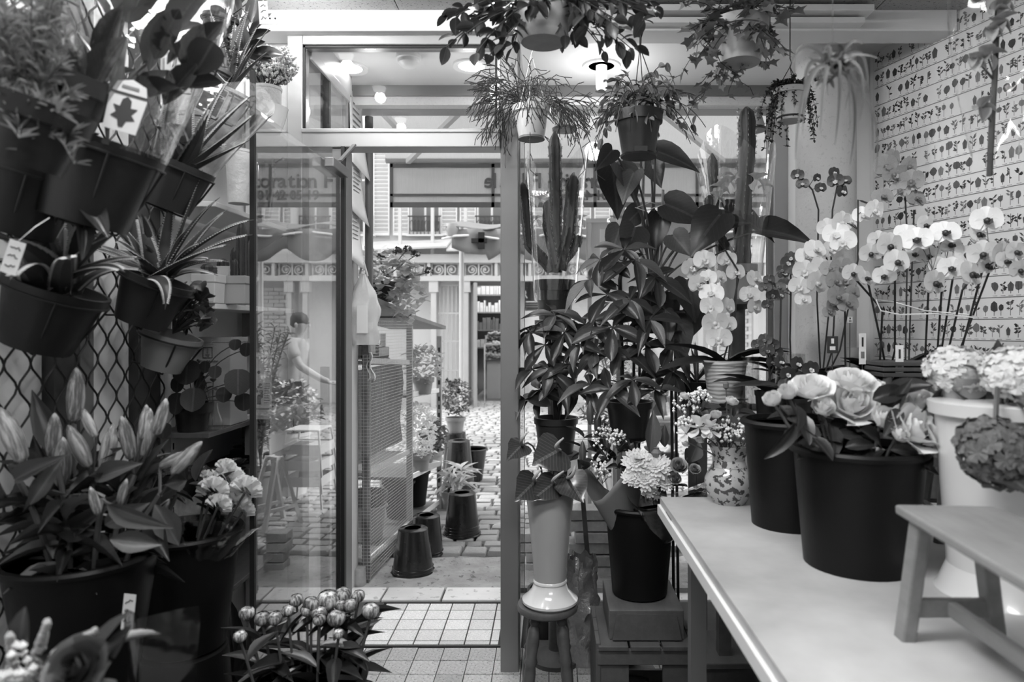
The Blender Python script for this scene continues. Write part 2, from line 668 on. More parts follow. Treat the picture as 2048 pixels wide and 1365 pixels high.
fb('frame_post', 580, 610, 62, 1338)
fb('frame_post', 1002, 1038, 62, 1339, mat('jamb aluminium', .2, .42, .05, 8, metal=.3))
fb('frame_rail', 610, 1002, 62, 95)
fb('frame_rail', 610, 1002, 268, 300, y0=2.61)
fb('transom_bead', 610, 1002, 263, 272, y0=2.605, y1=2.66)
fb('transom_bead', 995, 1003, 95, 265, y0=2.625)
for a in ((610, 995, 95, 99), (610, 995, 261, 264), (609, 614, 95, 264), (991, 995, 95, 264)):
    fb('gasket', *a, m=black, y0=2.63, y1=2.64, bevel=0)
MB().bb(Xp(612, D), Xp(993, D), 2.655, 2.661, Zp(264, D), Zp(97, D)).build('transom_glass', clear, fr, smooth=False)
fb('hinge_post', 668, 697, 300, 1338, alu_d, 2.62, 2.7)
MB().bb(-.797, -.783, 2.6, 2.62, .01, 2.02).build('hinge_post', black, fr, smooth=False)
MB().bb(Xp(610, D), Xp(668, D), 2.655, 2.661, .02, 2.02).build('side_glass', clear, fr, smooth=False)
# lobby side walls running out to the street front
lw = struct(thing('window_1', 'glazed left side of the entrance lobby with a top light', 'x'))
del lw['category']
for z0, z1 in ((2.025, 2.09), (2.43, 2.53)):
    MB().bb(-.985, -.945, 2.7, 3.26, z0, z1).build('frame_rail', alu, lw, smooth=False, bevel=.003)
MB().bb(-.985, -.968, 3.22, 3.28, 0, 2.53).build('frame_post', alu, lw, smooth=False, bevel=.003)
MB().bb(-.985, -.947, 2.93, 2.95, 2.09, 2.43).build('frame_post', black, lw, smooth=False)
MB().bb(-.952, -.942, 2.7, 3.22, 2.39, 2.43).build('gasket', alu, lw, smooth=False, bevel=.003)
MB().bb(-.967, -.962, 2.7, 3.22, 2.09, 2.43).build('pane', clear, lw, smooth=False)
MB().bb(-.967, -.962, 2.7, 3.22, .02, 2.025).build('pane', clear, lw, smooth=False)
rwn = struct(thing('window_2', 'glazed right side of the entrance lobby', 'x'))
del rwn['category']
MB().bb(-.131, -.125, 2.7, 3.36, .02, 2.53).build('pane', clear, rwn, smooth=False)
MB().bb(-.142, -.124, 3.36, 3.4, 0, 2.44).build('frame_post', alu_d, rwn, smooth=False)
MB().bb(-.14, -.118, 2.7, 2.72, 0, 2.53).build('frame_post', alu, rwn, smooth=False)
MB().bb(-.135, -.12, 2.7, 3.36, 0, .02).build('frame_rail', alu, rwn, smooth=False)
wn = struct(thing('window_3', 'large shop front window of clear glass behind the plants', 'x'))
del wn['category']
MB().bb(-.12, 1.11, 3.415, 3.423, .02, 2.435).build('pane', clear, wn, smooth=False)
MB().bb(1.11, 1.18, 3.38, 3.45, 0, 2.435).build('frame_post', alu, wn, smooth=False, bevel=.003)
MB().bb(1.085, 1.11, 3.4, 3.43, 0, 2.435).build('frame_post', alu_d, wn, smooth=False)
MB().bb(-.13, 1.11, 3.4, 3.44, 0, .03).build('frame_rail', alu_d, wn, smooth=False)
# pier between lobby and rack, street wall
box_s('wall_pier', mat('pier paint', .5, .6, .1, 4, .001), -1.25, -1.0, 3.3, 3.56, 0, 2.6)
ext = mat('street render', .42, .8, .12, 3, .003, 40)
box_s('wall_street', ext, -6, 6, 3.45, 3.7, 2.477, 5.2)
box_s('wall_street_left', ext, -6, -1.25, 3.45, 3.7, -.05, 2.477)
box_s('wall_street_right', ext, 1.18, 6, 3.45, 3.7, -.05, 2.477)

# open glass door leaf, swung in to the left
dl = struct(thing('door_2', 'frameless glass door leaf standing open to the left', 'x', (-.8, 2.6, 0)))
del dl['category']
MB().bb(-.001, .001, -.76, 0, .012, 1.925).build('door_pane', doorglass, dl, smooth=False)
MB().bb(-.0065, .0065, -.768, -.757, .012, 2.02).build('edge_seal', black, dl, smooth=False)
MB().bb(-.006, .006, -.76, 0, 0, .02).build('edge_seal', black, dl, smooth=False)
c = MB().bb(.006, .04, -.2, -.02, 1.895, 1.93).build('door_closer', alu_d, dl, smooth=False, bevel=.004)
MB().bar((.03, -.1, 1.94), (.06, -.02, 2.02), .018, .006).build('closer_arm', alu_d, c, smooth=False)

# ------------------------------------------------------------ fittings in the soffit and the ceiling
lampface = emit('lit lamp face', 6)
tube_e = emit('lit lamp tube', 3)


def downlight(px, py, label, hang=False):
    Y = F * (2.53 - CH) / (PY0 - py)
    t = thing('downlight', label, 'light', (Xp(px, Y), Y, 2.53), group='lobby downlights')
    MB().lathe([(.058, 0), (.06, -.006), (.085, -.009), (.088, -.003), (.088, 0)], 32).build('ring', whiteplastic, t)
    MB().lathe([(.06, -.003), (.001, -.003)], 32).build('lamp_face', lampface if not hang else steel, t)
    if hang:
        MB().lathe([(.001, -.11), (.022, -.11), (.025, -.1), (.025, -.003), (.001, -.003)], 20).build('lamp_tube', tube_e, t)
    return t


downlight(698, 135, 'round recessed downlight in lobby soffit, left of the smoke detector')
downlight(943, 131, 'round recessed downlight in lobby soffit, right of the smoke detector')
downlight(1203, 131, 'recessed downlight with a hanging lit tube above the window plants', True)
lamp('downlight_and_fill', 'POINT', (-.8, 3.05, 2.3), 1.1, shadow_soft_size=.05)  # this and the next: bare glow added below the soffit to brighten it
lamp('downlight_and_fill', 'POINT', (-.36, 3.05, 2.3), 1.1, shadow_soft_size=.05)
lamp('downlight_and_fill', 'SPOT', (-.75, 3.12, 2.5), 26, (0, 0, 0), spot_size=1.1, spot_blend=.8, shadow_soft_size=.05)
lamp('downlight_and_fill', 'SPOT', (-.36, 3.12, 2.5), 26, (0, 0, 0), spot_size=1.1, spot_blend=.8, shadow_soft_size=.05)
lamp('downlight_and_fill', 'SPOT', (-.45, 2.3, 2.5), 22, (0, 0, 0), spot_size=1.1, spot_blend=.8, shadow_soft_size=.05)  # points down at the floor inside the door; no fitting is built here
lamp('downlight_and_fill', 'POINT', (.24, 3.08, 2.3), 3.5, shadow_soft_size=.05)
t = thing('smoke_detector', 'white round smoke detector on the lobby soffit', 'detector', (Xp(817, 3.0), 3.0, 2.53))
MB().lathe([(.05, 0), (.055, -.006), (.055, -.022), (.05, -.026)], 28).build('base', whiteplastic, t)
MB().lathe([(.047, -.026), (.047, -.04), (.03, -.055), (.001, -.057)], 28).build('sensor_cap', whiteplastic, t)
for i, (px, py) in enumerate(((690, 100), (757, 168), (800, 232))):
    Yv = F * (2.53 - CH) / (PY0 - py)
    t = thing('ceiling_spot', ('small dome lamp on the shop ceiling nearest the door', 'small dome lamp on the shop ceiling, second from the door', 'small dome lamp on the shop ceiling, third from the door')[i], 'light', (Xp(px, Yv), 2 * D - Yv, 2.53), group='shop ceiling lamps')
    MB().lathe([(.04, 0), (.042, -.01), (.034, -.012)], 20).build('ring', whiteplastic, t)
    MB().lathe([(.034, -.01), (.028, -.03), (.001, -.042)], 20).build('lamp_face', tube_e, t)
    lamp('ceiling_spot_light', 'POINT', (t.location.x, t.location.y - .02, 2.475), 7, shadow_soft_size=.025)
# power socket on the bulkhead
t = thing('wall_socket', 'white twin power socket on the bulkhead at top left', 'socket', (Xp(540, 2.58), 2.58, Zp(40, 2.58)))
MB().bb(-.04, .04, -.012, 0, -.018, .018).build('plate', whiteplastic, t, smooth=False, bevel=.003)
for x in (-.02, .005, .025):
    MB().lathe([(.004, -.001), (.004, .001)], 8, (0, 0, 0), Matrix.Translation((x, -.0125, 0)) @ Matrix.Rotation(PI / 2, 4, 'X')).build('hole', black, t)

# ------------------------------------------------------------ street
asph = mat('worn asphalt', .3, .8, .6, 7, .02, 14, speck=.5, speck_scale=25)
st = struct(MB().bb(-8, 9, 3.48, 16, -.1, -.035).build('ground', mat('sand joints', .1, .9, .3, 20), smooth=False))
random.seed(11)
ap = MB().grid(lambda u, v: (-1.7 + 4.4 * u, 3.48 + (.58 + .1 * noise.noise((u * 9, 0, 3))) * v, -.008 + .014 * noise.noise((u * 40, v * 7, 0)) - .03 * max(0, v - .85) / .15), 60, 12)
struct(ap.build('trim_9', asph), )['label'] = 'rough patched asphalt strip in front of the sill'
cob = mat('granite cobble', .33, .55, .3, 9, .003, 30, rand=.22, speck=.25, speck_scale=30)


def cobmesh(k):
    random.seed(k)
    b = MB()
    t = [(x * rnd(.8, .92), y * rnd(.8, .92), .5 + rnd(-.1, .1)) for x, y in ((-.5, -.5), (.5, -.5), (.5, .5), (-.5, .5))]
    l = [(x * rnd(.93, 1), y * rnd(.93, 1), .2) for x, y in ((-.5, -.5), (.5, -.5), (.5, .5), (-.5, .5))]
    bt = [(x, y, -1) for x, y, _ in l]
    c = (rnd(-.1, .1), rnd(-.1, .1), .68)
    vs = bt + l + t + [c]
    fs = []
    for i in range(4):
        j = (i + 1) % 4
        fs += [(i, j, 4 + j, 4 + i), (4 + i, 4 + j, 8 + j, 8 + i), (8 + i, 8 + j, 12)]
    b.add(vs, fs)
    return b


CB = [cobmesh(k) for k in range(5)]
CM = [b.mesh('cobble', cob, True, 50) for b in CB]
far = MB()
random.seed(5)
n = 0
y = 4.1
cobs = []
while y < 12.3:
    dy = rnd(.105, .125)
    x = -2.6 + rnd(0, .1)
    while x < 3.4:
        dx = rnd(.1, .19)
        yy = y + .06 * math.sin(x * 2.2) + dy / 2
        cobs.append((x + dx / 2, yy, dx - .012, dy - .012))
        x += dx
    y += dy
vis = [c for c in cobs if Xp(815, c[1]) < c[0] < Xp(1060, c[1])]
vis.sort(key=lambda c: c[1])
vis = set(vis[:295])
for c in cobs:
    m = Matrix.Translation((c[0], c[1], -.02 + rnd(-.003, .003))) @ Matrix.Rotation(rnd(-.05, .05), 4, 'Z') @ Matrix.Rotation(rnd(-.05, .05), 4, 'X') @ Matrix.Diagonal((c[2], c[3], .03, 1))
    if c in vis:
        inst('cobble', random.choice(CM), st, m)
    else:
        b = random.choice(CB)
        far.add(b.v, b.f, m)
stuff(far.build('cobbles', cob, st, smooth=True, ang=50))


# ------------------------------------------------------------ opposite building
FY = 12.0
bw = mat('bright facade render', .75, .8, .06, 1.2, .004, 20)
bt = mat('facade moulding', .62, .7, .08, 2)
ob = struct(thing('wall_opposite', 'pale facade across the street with shuttered windows', 'x'))
del ob['category']


def fx(px):
    return (px - PX0) / F * FY


def fz(py):
    return CH - (py - PY0) / F * FY


def fbx(name, m, px0, px1, py0, py1, d0, d1, parent=ob, bevel=0):
    return MB().bb(fx(px0), fx(px1), FY - d1, FY - d0, fz(py1), fz(py0)).build(name, m, parent, smooth=False, bevel=bevel)


fbx('upper_wall', bw, 300, 1800, -400, 520, -.4, -.08)
fbx('string_course', bt, 300, 1800, 500, 512, -.1, .12)
sh_m = mat('painted shutter', .6, .6, .08, 6)
iron = mat('painted iron', .5, .45, .1, 6)
dkiron = mat('dark iron', .05, .5, .2, 8)
wglass = mat('dark window pane', .12, .12, .3, 1.5)
shm = MB()
for i in range(26):
    shm.box((0, -.03, .05 + i * .07), (.25, .012, .055), Matrix.Rotation(.7, 3, 'X'))
shm.bb(-.14, -.12, -.05, 0, 0, 1.9).bb(.12, .14, -.05, 0, 0, 1.9).bb(-.14, .14, -.05, 0, 0, .05).bb(-.14, .14, -.05, 0, 1.85, 1.9).bb(-.13, .13, -.012, -.004, 0, 1.9)
shme = shm.mesh('shutter', sh_m, False)
rl = MB()
random.seed(3)
for i in range(9):
    x = -.26 + i * .065
    rl.tube([(x, 0, 0), (x, 0, .32)], .008, 5)
    if i < 8:
        rl.tube([(x + .0325 + .028 * math.cos(a), 0, .16 + .1 * math.sin(a)) for a in [k * PI / 4 for k in range(9)]], .007, 4, False)
rl.tube([(-.29, 0, .33), (.29, 0, .33)], .014, 5).tube([(-.29, 0, .01), (.29, 0, .01)], .01, 5)
rlm = rl.mesh('balcony_railing', dkiron)
wins = []
for k, pc in enumerate((716, 851, 984, 1118, 1252, 1386, 1520)):
    f = MB().bb(fx(pc) - .27, fx(pc) + .27, FY - .02, FY + .06, fz(470), fz(470) + 1.9).build('window_surround', bt, ob, smooth=False)
    for sx in (-1, 1):
        for j in range(4):
            MB().bb(fx(pc) + (0.02 if sx > 0 else -.23), fx(pc) + (.23 if sx > 0 else -.02), FY - .03, FY - .022, fz(470) + .06 + j * .46, fz(470) + .48 + j * .46).build('pane', wglass, f, smooth=False)
        inst('shutter', shme, ob, Matrix.Translation((fx(pc) + sx * .42, FY - .0, fz(472))))
    inst('balcony_railing', rlm, ob, Matrix.Translation((fx(pc), FY - .1, fz(472))))
    MB().bb(fx(pc) - .32, fx(pc) + .32, FY - .14, FY + .05, fz(474), fz(471)).build('window_sill', bt, ob, smooth=False)
# low glazed canopies leaning on the facade between the floors
for i, (a, b) in enumerate(((735, 905), (905, 1130), (1130, 1420))):
    MB().add([(fx(a), FY - .05, fz(488)), (fx(b), FY - .05, fz(482)), (fx(b), FY - .7, fz(505)), (fx(a), FY - .7, fz(512))], [(0, 1, 2, 3)]).build('canopy_sheet', mat('canopy metal', .55, .5, .15, 3), ob, smooth=False, solid=.03)

# iron arcade in front: posts, beam and scroll frieze
ar = struct(thing('trim_10', 'painted iron arcade with a scroll frieze along the opposite shops', 'x'))
del ar['category']
AY = 11.6


def abx(name, m, px0, px1, py0, py1, d=.1, y=None):
    y = AY if y is None else y
    s = AY / F
    return MB().bb((px0 - PX0) * s, (px1 - PX0) * s, y - d / 2, y + d / 2, CH - (py1 - PY0) * s, CH - (py0 - PY0) * s).build(name, m, ar, smooth=False)


abx('beam', iron, 500, 1700, 510, 527, .22)
abx('beam', iron, 500, 1700, 553, 563, .18)
abx('frieze_back', mat('frieze backing board', .4, .7, .1, 4), 500, 1700, 527, 553, .02, AY + .06)  # plain backing set just behind the scrolls, a little darker than the iron
sp = MB()
pts = []
for k in range(30):
    a = -PI / 2 + k * 2 * PI * 1.55 / 29
    r = .088 * (1 - .68 * k / 29)
    pts.append((r * math.cos(a), 0, r * math.sin(a)))
sp.tube(pts, .014, 5)
sp.lathe([(.02, -.015), (.02, .015)], 8, (0, 0, 0), Matrix.Translation((.004, 0, 0)) @ Matrix.Rotation(PI / 2, 4, 'X'))
for z in (-.1, .1):
    sp.bb(-.115, .115, -.02, .02, z - .008, z + .008)
for x in (-.11, .11):
    sp.bb(x - .008, x + .008, -.02, .02, -.1, .1)
spm = sp.mesh('scroll_panel', iron)
s = AY / F
for k in range(-4, 12):
    for dx, mir in ((12, 1), (39, -1)):
        px = 865 + 67 * k + dx
        inst('scroll_panel', spm, ar, Matrix.Translation(((px - PX0) * s, AY, CH - (540 - PY0) * s)) @ Matrix.Diagonal((mir, 1, 1, 1)))
    abx('pilaster', iron, 865 + 67 * k - 9, 865 + 67 * k - 3, 512, 563, .16)
for px in (730, 800, 865, 931):
    abx('upper_post', iron, px - 3, px + 3, 412, 512, .06)
for px in (868, 932, 1400, 1432, 1510):
    abx('column', iron, px - 5, px + 5, 563, 812, .1)
    abx('column_capital', iron, px - 9, px + 9, 563, 585, .14)
# downpipe on the facade
t = MB().tube([(fx(1424), FY - .12, -.05), (fx(1424), FY - .12, 5)], .07, 10).build('drainpipe', mat('pale pipe', .5, .5, .1, 6), ob)
fbx('shop_sign', black, 1042, 1086, 562, 618, -.05, .02)
text(ob, 'R', .2, (fx(1049), FY - .03, fz(590)), (PI / 2, 0, 0), paper, 'letter')
for k_ in range(3):
    fbx('sign_line', greyink if k_ else paper, 1052, 1080, 603 + k_ * 5, 605 + k_ * 5, .02, .03)
fbx('sign_board', bt, 1042, 1086, 622, 688, -.05, .02)
# iron gate of bars
gt = thing('iron_gate', 'pale iron gate of thin bars left of the opposite shop door', 'gate', (fx(897), 11.7, -.03))
for i in range(8):
    x = -.25 + i * .0714
    MB().tube([(x, 0, .05), (x, 0, 2.1)], .011, 5).build('bar', iron, gt)
for z in (.1, .62, 1.12, 1.6, 2.08):
    MB().bb(-.28, .28, -.014, .014, z - .014, z + .014).build('rail', iron, gt, smooth=False)
# lower walls
lowm = mat('lower facade', .6, .7, .1, 1.5)
fbx('lower_wall', lowm, 300, 868, 520, 830, -.3, -.1)
fbx('lower_wall', mat('pale panel', .7, .7, .05, 2), 868, 932, 520, 830, -.3, -.2)
fbx('lower_wall', lowm, 1040, 1438, 520, 830, -.3, -.1)
fbx('lower_wall', lowm, 1500, 1800, 520, 830, -.3, -.1)
fbx('brick_back', mat('pale mortar', .45, .8, .1, 9), 1436, 1504, 520, 830, -.3, -.12)
brm = MB().bb(-.5, .5, -.5, .5, -.5, .5).mesh('brick', mat('white painted brick', .68, .65, .1, 5, rand=.08), False)
for r in range(34):
    for c_ in range(3):
        inst('brick', brm, ob, Matrix.Translation((fx(1442 + c_ * 22 + (11 if r % 2 else 0)), FY + .11, 2.0 - r * .07)) @ Matrix.Diagonal((.18, .03, .058, 1)))
# opposite shop: open door, interior, produce
fbx('door_frame', alu_d, 936, 945, 560, 815, -.05, .1)
fbx('door_frame', alu_d, 936, 1045, 556, 572, -.05, .1)
fbx('door_frame', alu_d, 1036, 1046, 560, 815, -.05, .1)
MB().bb(fx(936), fx(1046), FY, FY + 3, -.04, -.03).build('shop_floor', mat('grey shop floor', .3, .5, .1, 4), ob, smooth=False)
MB().bb(fx(920), fx(1060), FY + 3, FY + 3.1, -.05, 3).build('shop_back', mat('dim shop wall', .3, .7, .3, 2), ob, smooth=False)
MB().bb(fx(915), fx(920), FY + .3, FY + 3.1, -.05, 3).build('shop_side', mat('dim shop wall', .3), ob, smooth=False)
MB().bb(fx(1060), fx(1066), FY + .3, FY + 3.1, -.05, 3).build('shop_side', mat('dim shop wall', .3), ob, smooth=False)
MB().bb(fx(915), fx(1066), FY + .3, FY + 3.1, 3, 3.1).build('shop_ceiling', mat('dim shop wall', .3), ob, smooth=False)
lamp('opposite_shop_light', 'POINT', (fx(985), FY + 1.6, 2.8), 90, shadow_soft_size=.2)
dp = thing('shop_door', 'open metal framed door leaf of the shop across the street', 'door', (fx(948), FY - .1, -.03))
for x, y in ((0, 0), (.09, -.5)):
    MB().bb(x - .03, x + .03, y - .03, y + .03, 0, 2.1).build('stile', alu, dp, smooth=False)
MB().bar((0, 0, 2.08), (.09, -.5, 2.08), .04, .06).build('rail', alu, dp, smooth=False)
MB().bar((0, 0, .1), (.09, -.5, .1), .04, .12).build('rail', alu, dp, smooth=False)
MB().bar((0, 0, 1.1), (.09, -.5, 1.1), .008, 1.9).build('pane', clear, dp, smooth=False)
sd = thing('post_stand', 'thin metal post on a flat foot inside the opposite doorway', 'stand', (fx(966), FY + .3, -.03))
MB().tube([(0, 0, .01), (0, 0, 1.05)], .016, 8).build('pole', steel, sd)
MB().lathe([(.12, 0), (.12, .012), (.02, .025)], 16).build('foot', steel, sd)
MB().bar((0, 0, 1.05), (.25, 0, 1.05), .03).build('crossbar', steel, sd)
stl = thing('produce_stall', 'sloping produce stall inside the opposite shop', 'stall', (fx(1003), FY + 1.3, -.03))
MB().bb(-.35, .5, -.3, .4, 0, .75).build('counter', mat('pale stall front', .55, .5, .1, 5), stl, smooth=False)
MB().add([(-.4, -.4, .75), (.55, -.4, .75), (.55, .4, 1.25), (-.4, .4, 1.25)], [(0, 1, 2, 3)]).build('tray_shelf', wood_m, stl, smooth=False, solid=.04)
random.seed(21)
fm = [mat('stall fruit dark', .06, .4, .3, 9, rand=.3), mat('stall fruit light', .5, .4, .2, 9, rand=.3)]
for r in range(5):
    b = MB()
    for i in range(26):
        x = -.36 + i * .035 + rnd(-.01, .01)
        y = -.34 + r * .16 + rnd(-.05, .05)
        b.lathe([(.001, -.03), (.03, -.015), (.035, .01), (.02, .03), (.001, .034)], 7, (x, y, .8 + (y + .4) * .625))
    stuff(b.build('produce', fm[(r + 1) % 2], stl))
shf = thing('wall_shelf', 'shelves of packets on the far wall of the opposite shop', 'shelf', (fx(1000), FY + 2.85, -.03))
for k in range(5):
    MB().bb(-.75, .75, -.15, .15, .9 + k * .38, .93 + k * .38).build('board', wood_m, shf, smooth=False)
    b = MB()
    x = -.7
    while x < .7:
        w = rnd(.04, .1)
        b.bb(x, x + w - .01, -.1, .1, .93 + k * .38, .93 + k * .38 + rnd(.12, .28))
        x += w
    stuff(b.build('packets', mat('packets %d' % (k % 3), (.5, .15, .65)[k % 3], .5, .3, 9), shf, smooth=False))

# ------------------------------------------------------------ tattered parasol awning across the street at middle distance
aw = thing('scalloped_awning', 'dark awning with a torn scalloped hem across the street, a clip on it', 'awning', (0, 8, 0))
am = mat('dusty awning canvas', .26, .8, .15, 5, transl=.3)
xa, xb = Xp(884, 8), 2.2
za, zb = Zp(456, 8), Zp(478, 8)


def awn(u, v):
    x = xa + (xb - xa) * u
    return (x, .45 - v * .5, za + .12 + .02 * math.sin(u * 30) - v * (.12 + .02 * math.sin(u * 17)))


MB().grid(awn, 40, 5).build('canopy', am, aw, solid=.006)


def scal(u, v):
    x = xa + .12 + (xb - xa - .12) * u
    h = .22 + .16 * abs(math.sin(u * 16)) * (1 if u > .12 else .5)
    return (x, -.05 + .03 * math.sin(u * 60), za - .02 - h * v)


MB().grid(scal, 110, 4).build('scalloped_hem', am, aw, solid=.006)
MB().tube([(xa, 0, zb + .0)] + [(xa + (xb - xa) * u, -.06, zb + .03 * math.sin(u * 20) + .06 * u) for u in [k / 20 for k in range(1, 21)]], .014, 6).build('cord', mat('white cord', .8), aw)
MB().lathe([(.001, -.09), (.06, -.08), (.085, 0), (.06, .07), (.001, .08)], 12, (xa + .12, 0, za - .02)).build('rolled_end', mat('pale canvas', .3, .8, .1, 6), aw)
ck = MB().bb(-.1, .08, -.03, .03, -.03, .02).bb(-.02, .05, -.03, .03, -.1, .09).build('clip', black, aw, (Xp(962, 8), -.1, Zp(483, 8)), smooth=False)
for x in (-1.1, 2.0):
    MB().tube([(x, .5, -.02 + 0), (x, .5, za + .1)], .03, 8).build('post', iron, aw)

# ------------------------------------------------------------ shop's own awning
sa = thing('shop_awning', 'shop awning with a lettered valance seen from behind', 'awning', (0, 4.65, 0))
canv = NT('awning canvas')
wv = canv.n('ShaderNodeTexWave')
wv.inputs['Scale'].default_value = 60
wv.inputs['Distortion'].default_value = 6
wv.inputs['Detail'].default_value = 3
mp = canv.n('ShaderNodeMapping')
mp.inputs['Scale'].default_value = (1, .05, .05)
canv.l(canv.coord(), mp.inputs[0])
canv.l(mp.outputs[0], wv.inputs[0])
vv = canv.math('MULTIPLY_ADD', wv.outputs[1], .16, .36)
canv.l(vv, canv.b.inputs['Base Color'])
canv.b.inputs['Roughness'].default_value = .9
tr = canv.n('ShaderNodeBsdfTranslucent')
canv.l(vv, tr.inputs[0])
mx = canv.n('ShaderNodeMixShader')
mx.inputs[0].default_value = .42
canv.l(canv.b.outputs[0], mx.inputs[1])
canv.l(tr.outputs[0], mx.inputs[2])
canv.l(mx.outputs[0], canv.out.inputs[0])
canv = canv.m
hemm = mat('awning hem band', .3, .9, .1, 20, transl=.4)
VX0, VX1 = Xp(781, 4.65), 1.62
vzt, vzb = Zp(328, 4.65), Zp(415, 4.65)
MB().grid(lambda u, v: (VX0 + (VX1 - VX0) * u, .004 * math.sin(u * 40), vzt + (vzb - vzt) * v), 60, 4).build('valance', canv, sa)
MB().grid(lambda u, v: (VX0 - .02 + (VX1 - VX0 + .04) * u, -1.35 + 1.35 * v, 2.98 - (2.98 - vzt - .02) * v + -.03 * math.sin(PI * v)), 20, 6).build('canopy', canv, sa)
for z0, z1 in ((vzb - .0, vzb + .034), (Zp(393, 4.65), Zp(388, 4.65)), (vzt - .025, vzt)):
    MB().bb(VX0, VX1, -.007, .007, z0, z1).build('hem_band', hemm, sa, smooth=False)
for px in (783, 986, 1190, 1394):
    MB().bb(Xp(px - 3, 4.65), Xp(px + 3, 4.65), -.007, .007, vzb, vzt).build('seam_band', hemm, sa, smooth=False)
MB().tube([(VX0 - .03, 0, vzt + .03), (VX1 + .03, 0, vzt + .03)], .028, 12).build('front_bar', iron, sa)
for p, q in ((W(962, 182, 3.72), W(816, 324, 4.63)), (W(1322, 224, 3.72), W(1446, 322, 4.63)), (W(752, 210, 3.72), W(800, 262, 4.3))):
    p.y -= 4.65
    q.y -= 4.65
    MB().bar(p, q, .035, .03).build('folding_arm', whiteplastic, sa, smooth=False, bevel=.004)
MB().tube([(VX0 - .1, -1.2, 2.86), (VX1 + .1, -1.2, 2.86)], .04, 10).build('roller_tube', iron, sa)
txt = mat('valance letter', .17, .8, .05, 20)
# lettering is on the street face: read from the street, so mirrored from inside the shop


def letters(parent, s_, size, x, z, adv, m, y=0.0, depth=.016):
    """mirrored lettering, one piece per character, reading towards -x"""
    for ch in s_:
        if ch != ' ':
            text(parent, ch, size, (x - adv * .5, y, z), (PI / 2, 0, PI), m, 'letter', depth, bold=.0018)
        x -= adv * {'l': .62, 'i': .5, 't': .68, 'r': .74, 'D': 1.2, ' ': .6, 'F': 1.05, '1': 1}.get(ch, 1.0)


letters(sa, 'Décoration Florale', .142, Xp(1271, 4.65), Zp(362, 4.65) - .004, .0655, txt)
letters(sa, '01 42 05 19', .09, Xp(1216, 4.65), Zp(388, 4.65) - .012, .043, txt)


# ------------------------------------------------------------ shared builders for buckets and potted things
def bucket(name, label, loc, rt, rb, h, m=bucketmat, group=None, up=True, rings=0, cat='bucket'):
    """florist bucket; up=False stands it on its rim"""
    t = thing(name, label, cat, loc, rnd(0, 6), group)
    th = .004
    prof = [(.001, 0), (rb * .9, 0), (rb, .006), (rt, h - .012), (rt - th, h - .012), (rb - th, .012), (.001, .012)]
    rim = [(rt - .001, h - .016), (rt + .009, h - .014), (rt + .011, h - .006), (rt + .007, h), (rt - .004, h), (rt - .005, h - .012)]
    if not up:
        prof = [(r, h - z) for r, z in prof]
        rim = [(r, h - z) for r, z in rim]
    MB().lathe(prof, 40).build('body', m, t)
    b = MB()
    n = 36
    MB().lathe(rim + rim[:1], 40).build('rim', m, t)
    for k in range(rings):
        z = (h * (.09 + .07 * k))
        r = (rt + (rb - rt) * (z / h) if not up else rb + (rt - rb) * z / h) + .0015
        MB().lathe([(r - .003, z - .003), (r + .004, z), (r - .003, z + .003)], 40).build('ring', m, t)
    if not up:
        MB().lathe([(rb * .55, h), (rb * .6, h + .003), (rb * .65, h)], 32).build('foot_ring', m, t)
    return t


gloss_b = mat('glossy black plastic', .014, .2, .3, 9, .0006, 40)


def bush(parent, c, rx, ry, rz, n, size, m, kind='oval', name='foliage', wid=.5, k=2):
    pts = []
    for i in range(n):
        d = rdir()
        r = rnd(.45, 1) ** .5
        pts.append(V(c) + V((d.x * rx * r, d.y * ry * r, d.z * rz * r)))
    return small_foliage(name, m, parent, pts, size, k=k, wid=wid)


# ------------------------------------------------------------ plant rack standing left of the door, outside
random.seed(31)
RA, RB_, RC = V((-.965, 3.58, -.035)), V((-.9, 4.38, -.035)), V((-.815, 5.03, -.035))
rk = thing('plant_rack', 'slotted steel plant rack with mesh panels outside left of the door', 'rack', tuple(RA))
Lw = V((-.42, .02, 0))


def rp(p):
    return V(p) - RA


for P in (RA, RB_, RC):
    for o in (V((0, 0, 0)), Lw):
        top = 1.46 - (P.y - 3.58) * .11 + (0.02 if o.length else 0)
        b = MB().box(tuple(rp(P + o) + V((0, 0, top / 2))), (.034, .034, top))
        b.build('post', galv if P is not RA else mat('mottled post', .12, .5, .6, 40), rk, smooth=False)
        for z in range(3, int(top / .06)):
            MB().bb(-.006, .006, -.003, .003, -.016, .016).build('slot', black, rk, tuple(rp(P + o) + V((0, -.0165, z * .06))), smooth=False) if P is RC and o.length == 0 else None
brd = mat('damp shelf board', .13, .5, .3, 6, grain=8)
edge = mat('white shelf edge', .7, .5, .1, 10)


def rshelf(P, Q, zp, zq, m=brd, name='shelf', th=.018, ed=True):
    a, b_, c, d = rp(P) + V((0, 0, zp)), rp(Q) + V((0, 0, zq)), rp(Q + Lw) + V((0, 0, zq)), rp(P + Lw) + V((0, 0, zp))
    MB().add([a, b_, c, d], [(0, 1, 2, 3)]).build(name, m, rk, smooth=False, solid=th)
    if ed:
        MB().bar(a, b_, .012, .03).build('shelf_edge', edge, rk, smooth=False)


rshelf(RA, RB_, .13, .11)
rshelf(RA, RB_, .60, .57)
rshelf(RA, RB_, 1.19, 1.14)
rshelf(RB_, RC, .40, .36)
rshelf(RB_, RC, .1, .08)
rshelf(RB_, RC, .93, .9)
rshelf(RA + V((0, .1, 0)), RB_ + V((.0, .04, 0)), 1.54, 1.46, name='roof_board', ed=False, th=.03)
rshelf(RB_ + V((.01, 0, 0)), RC + V((.04, .05, 0)), 1.45, 1.375, name='roof_board', ed=False, th=.025)


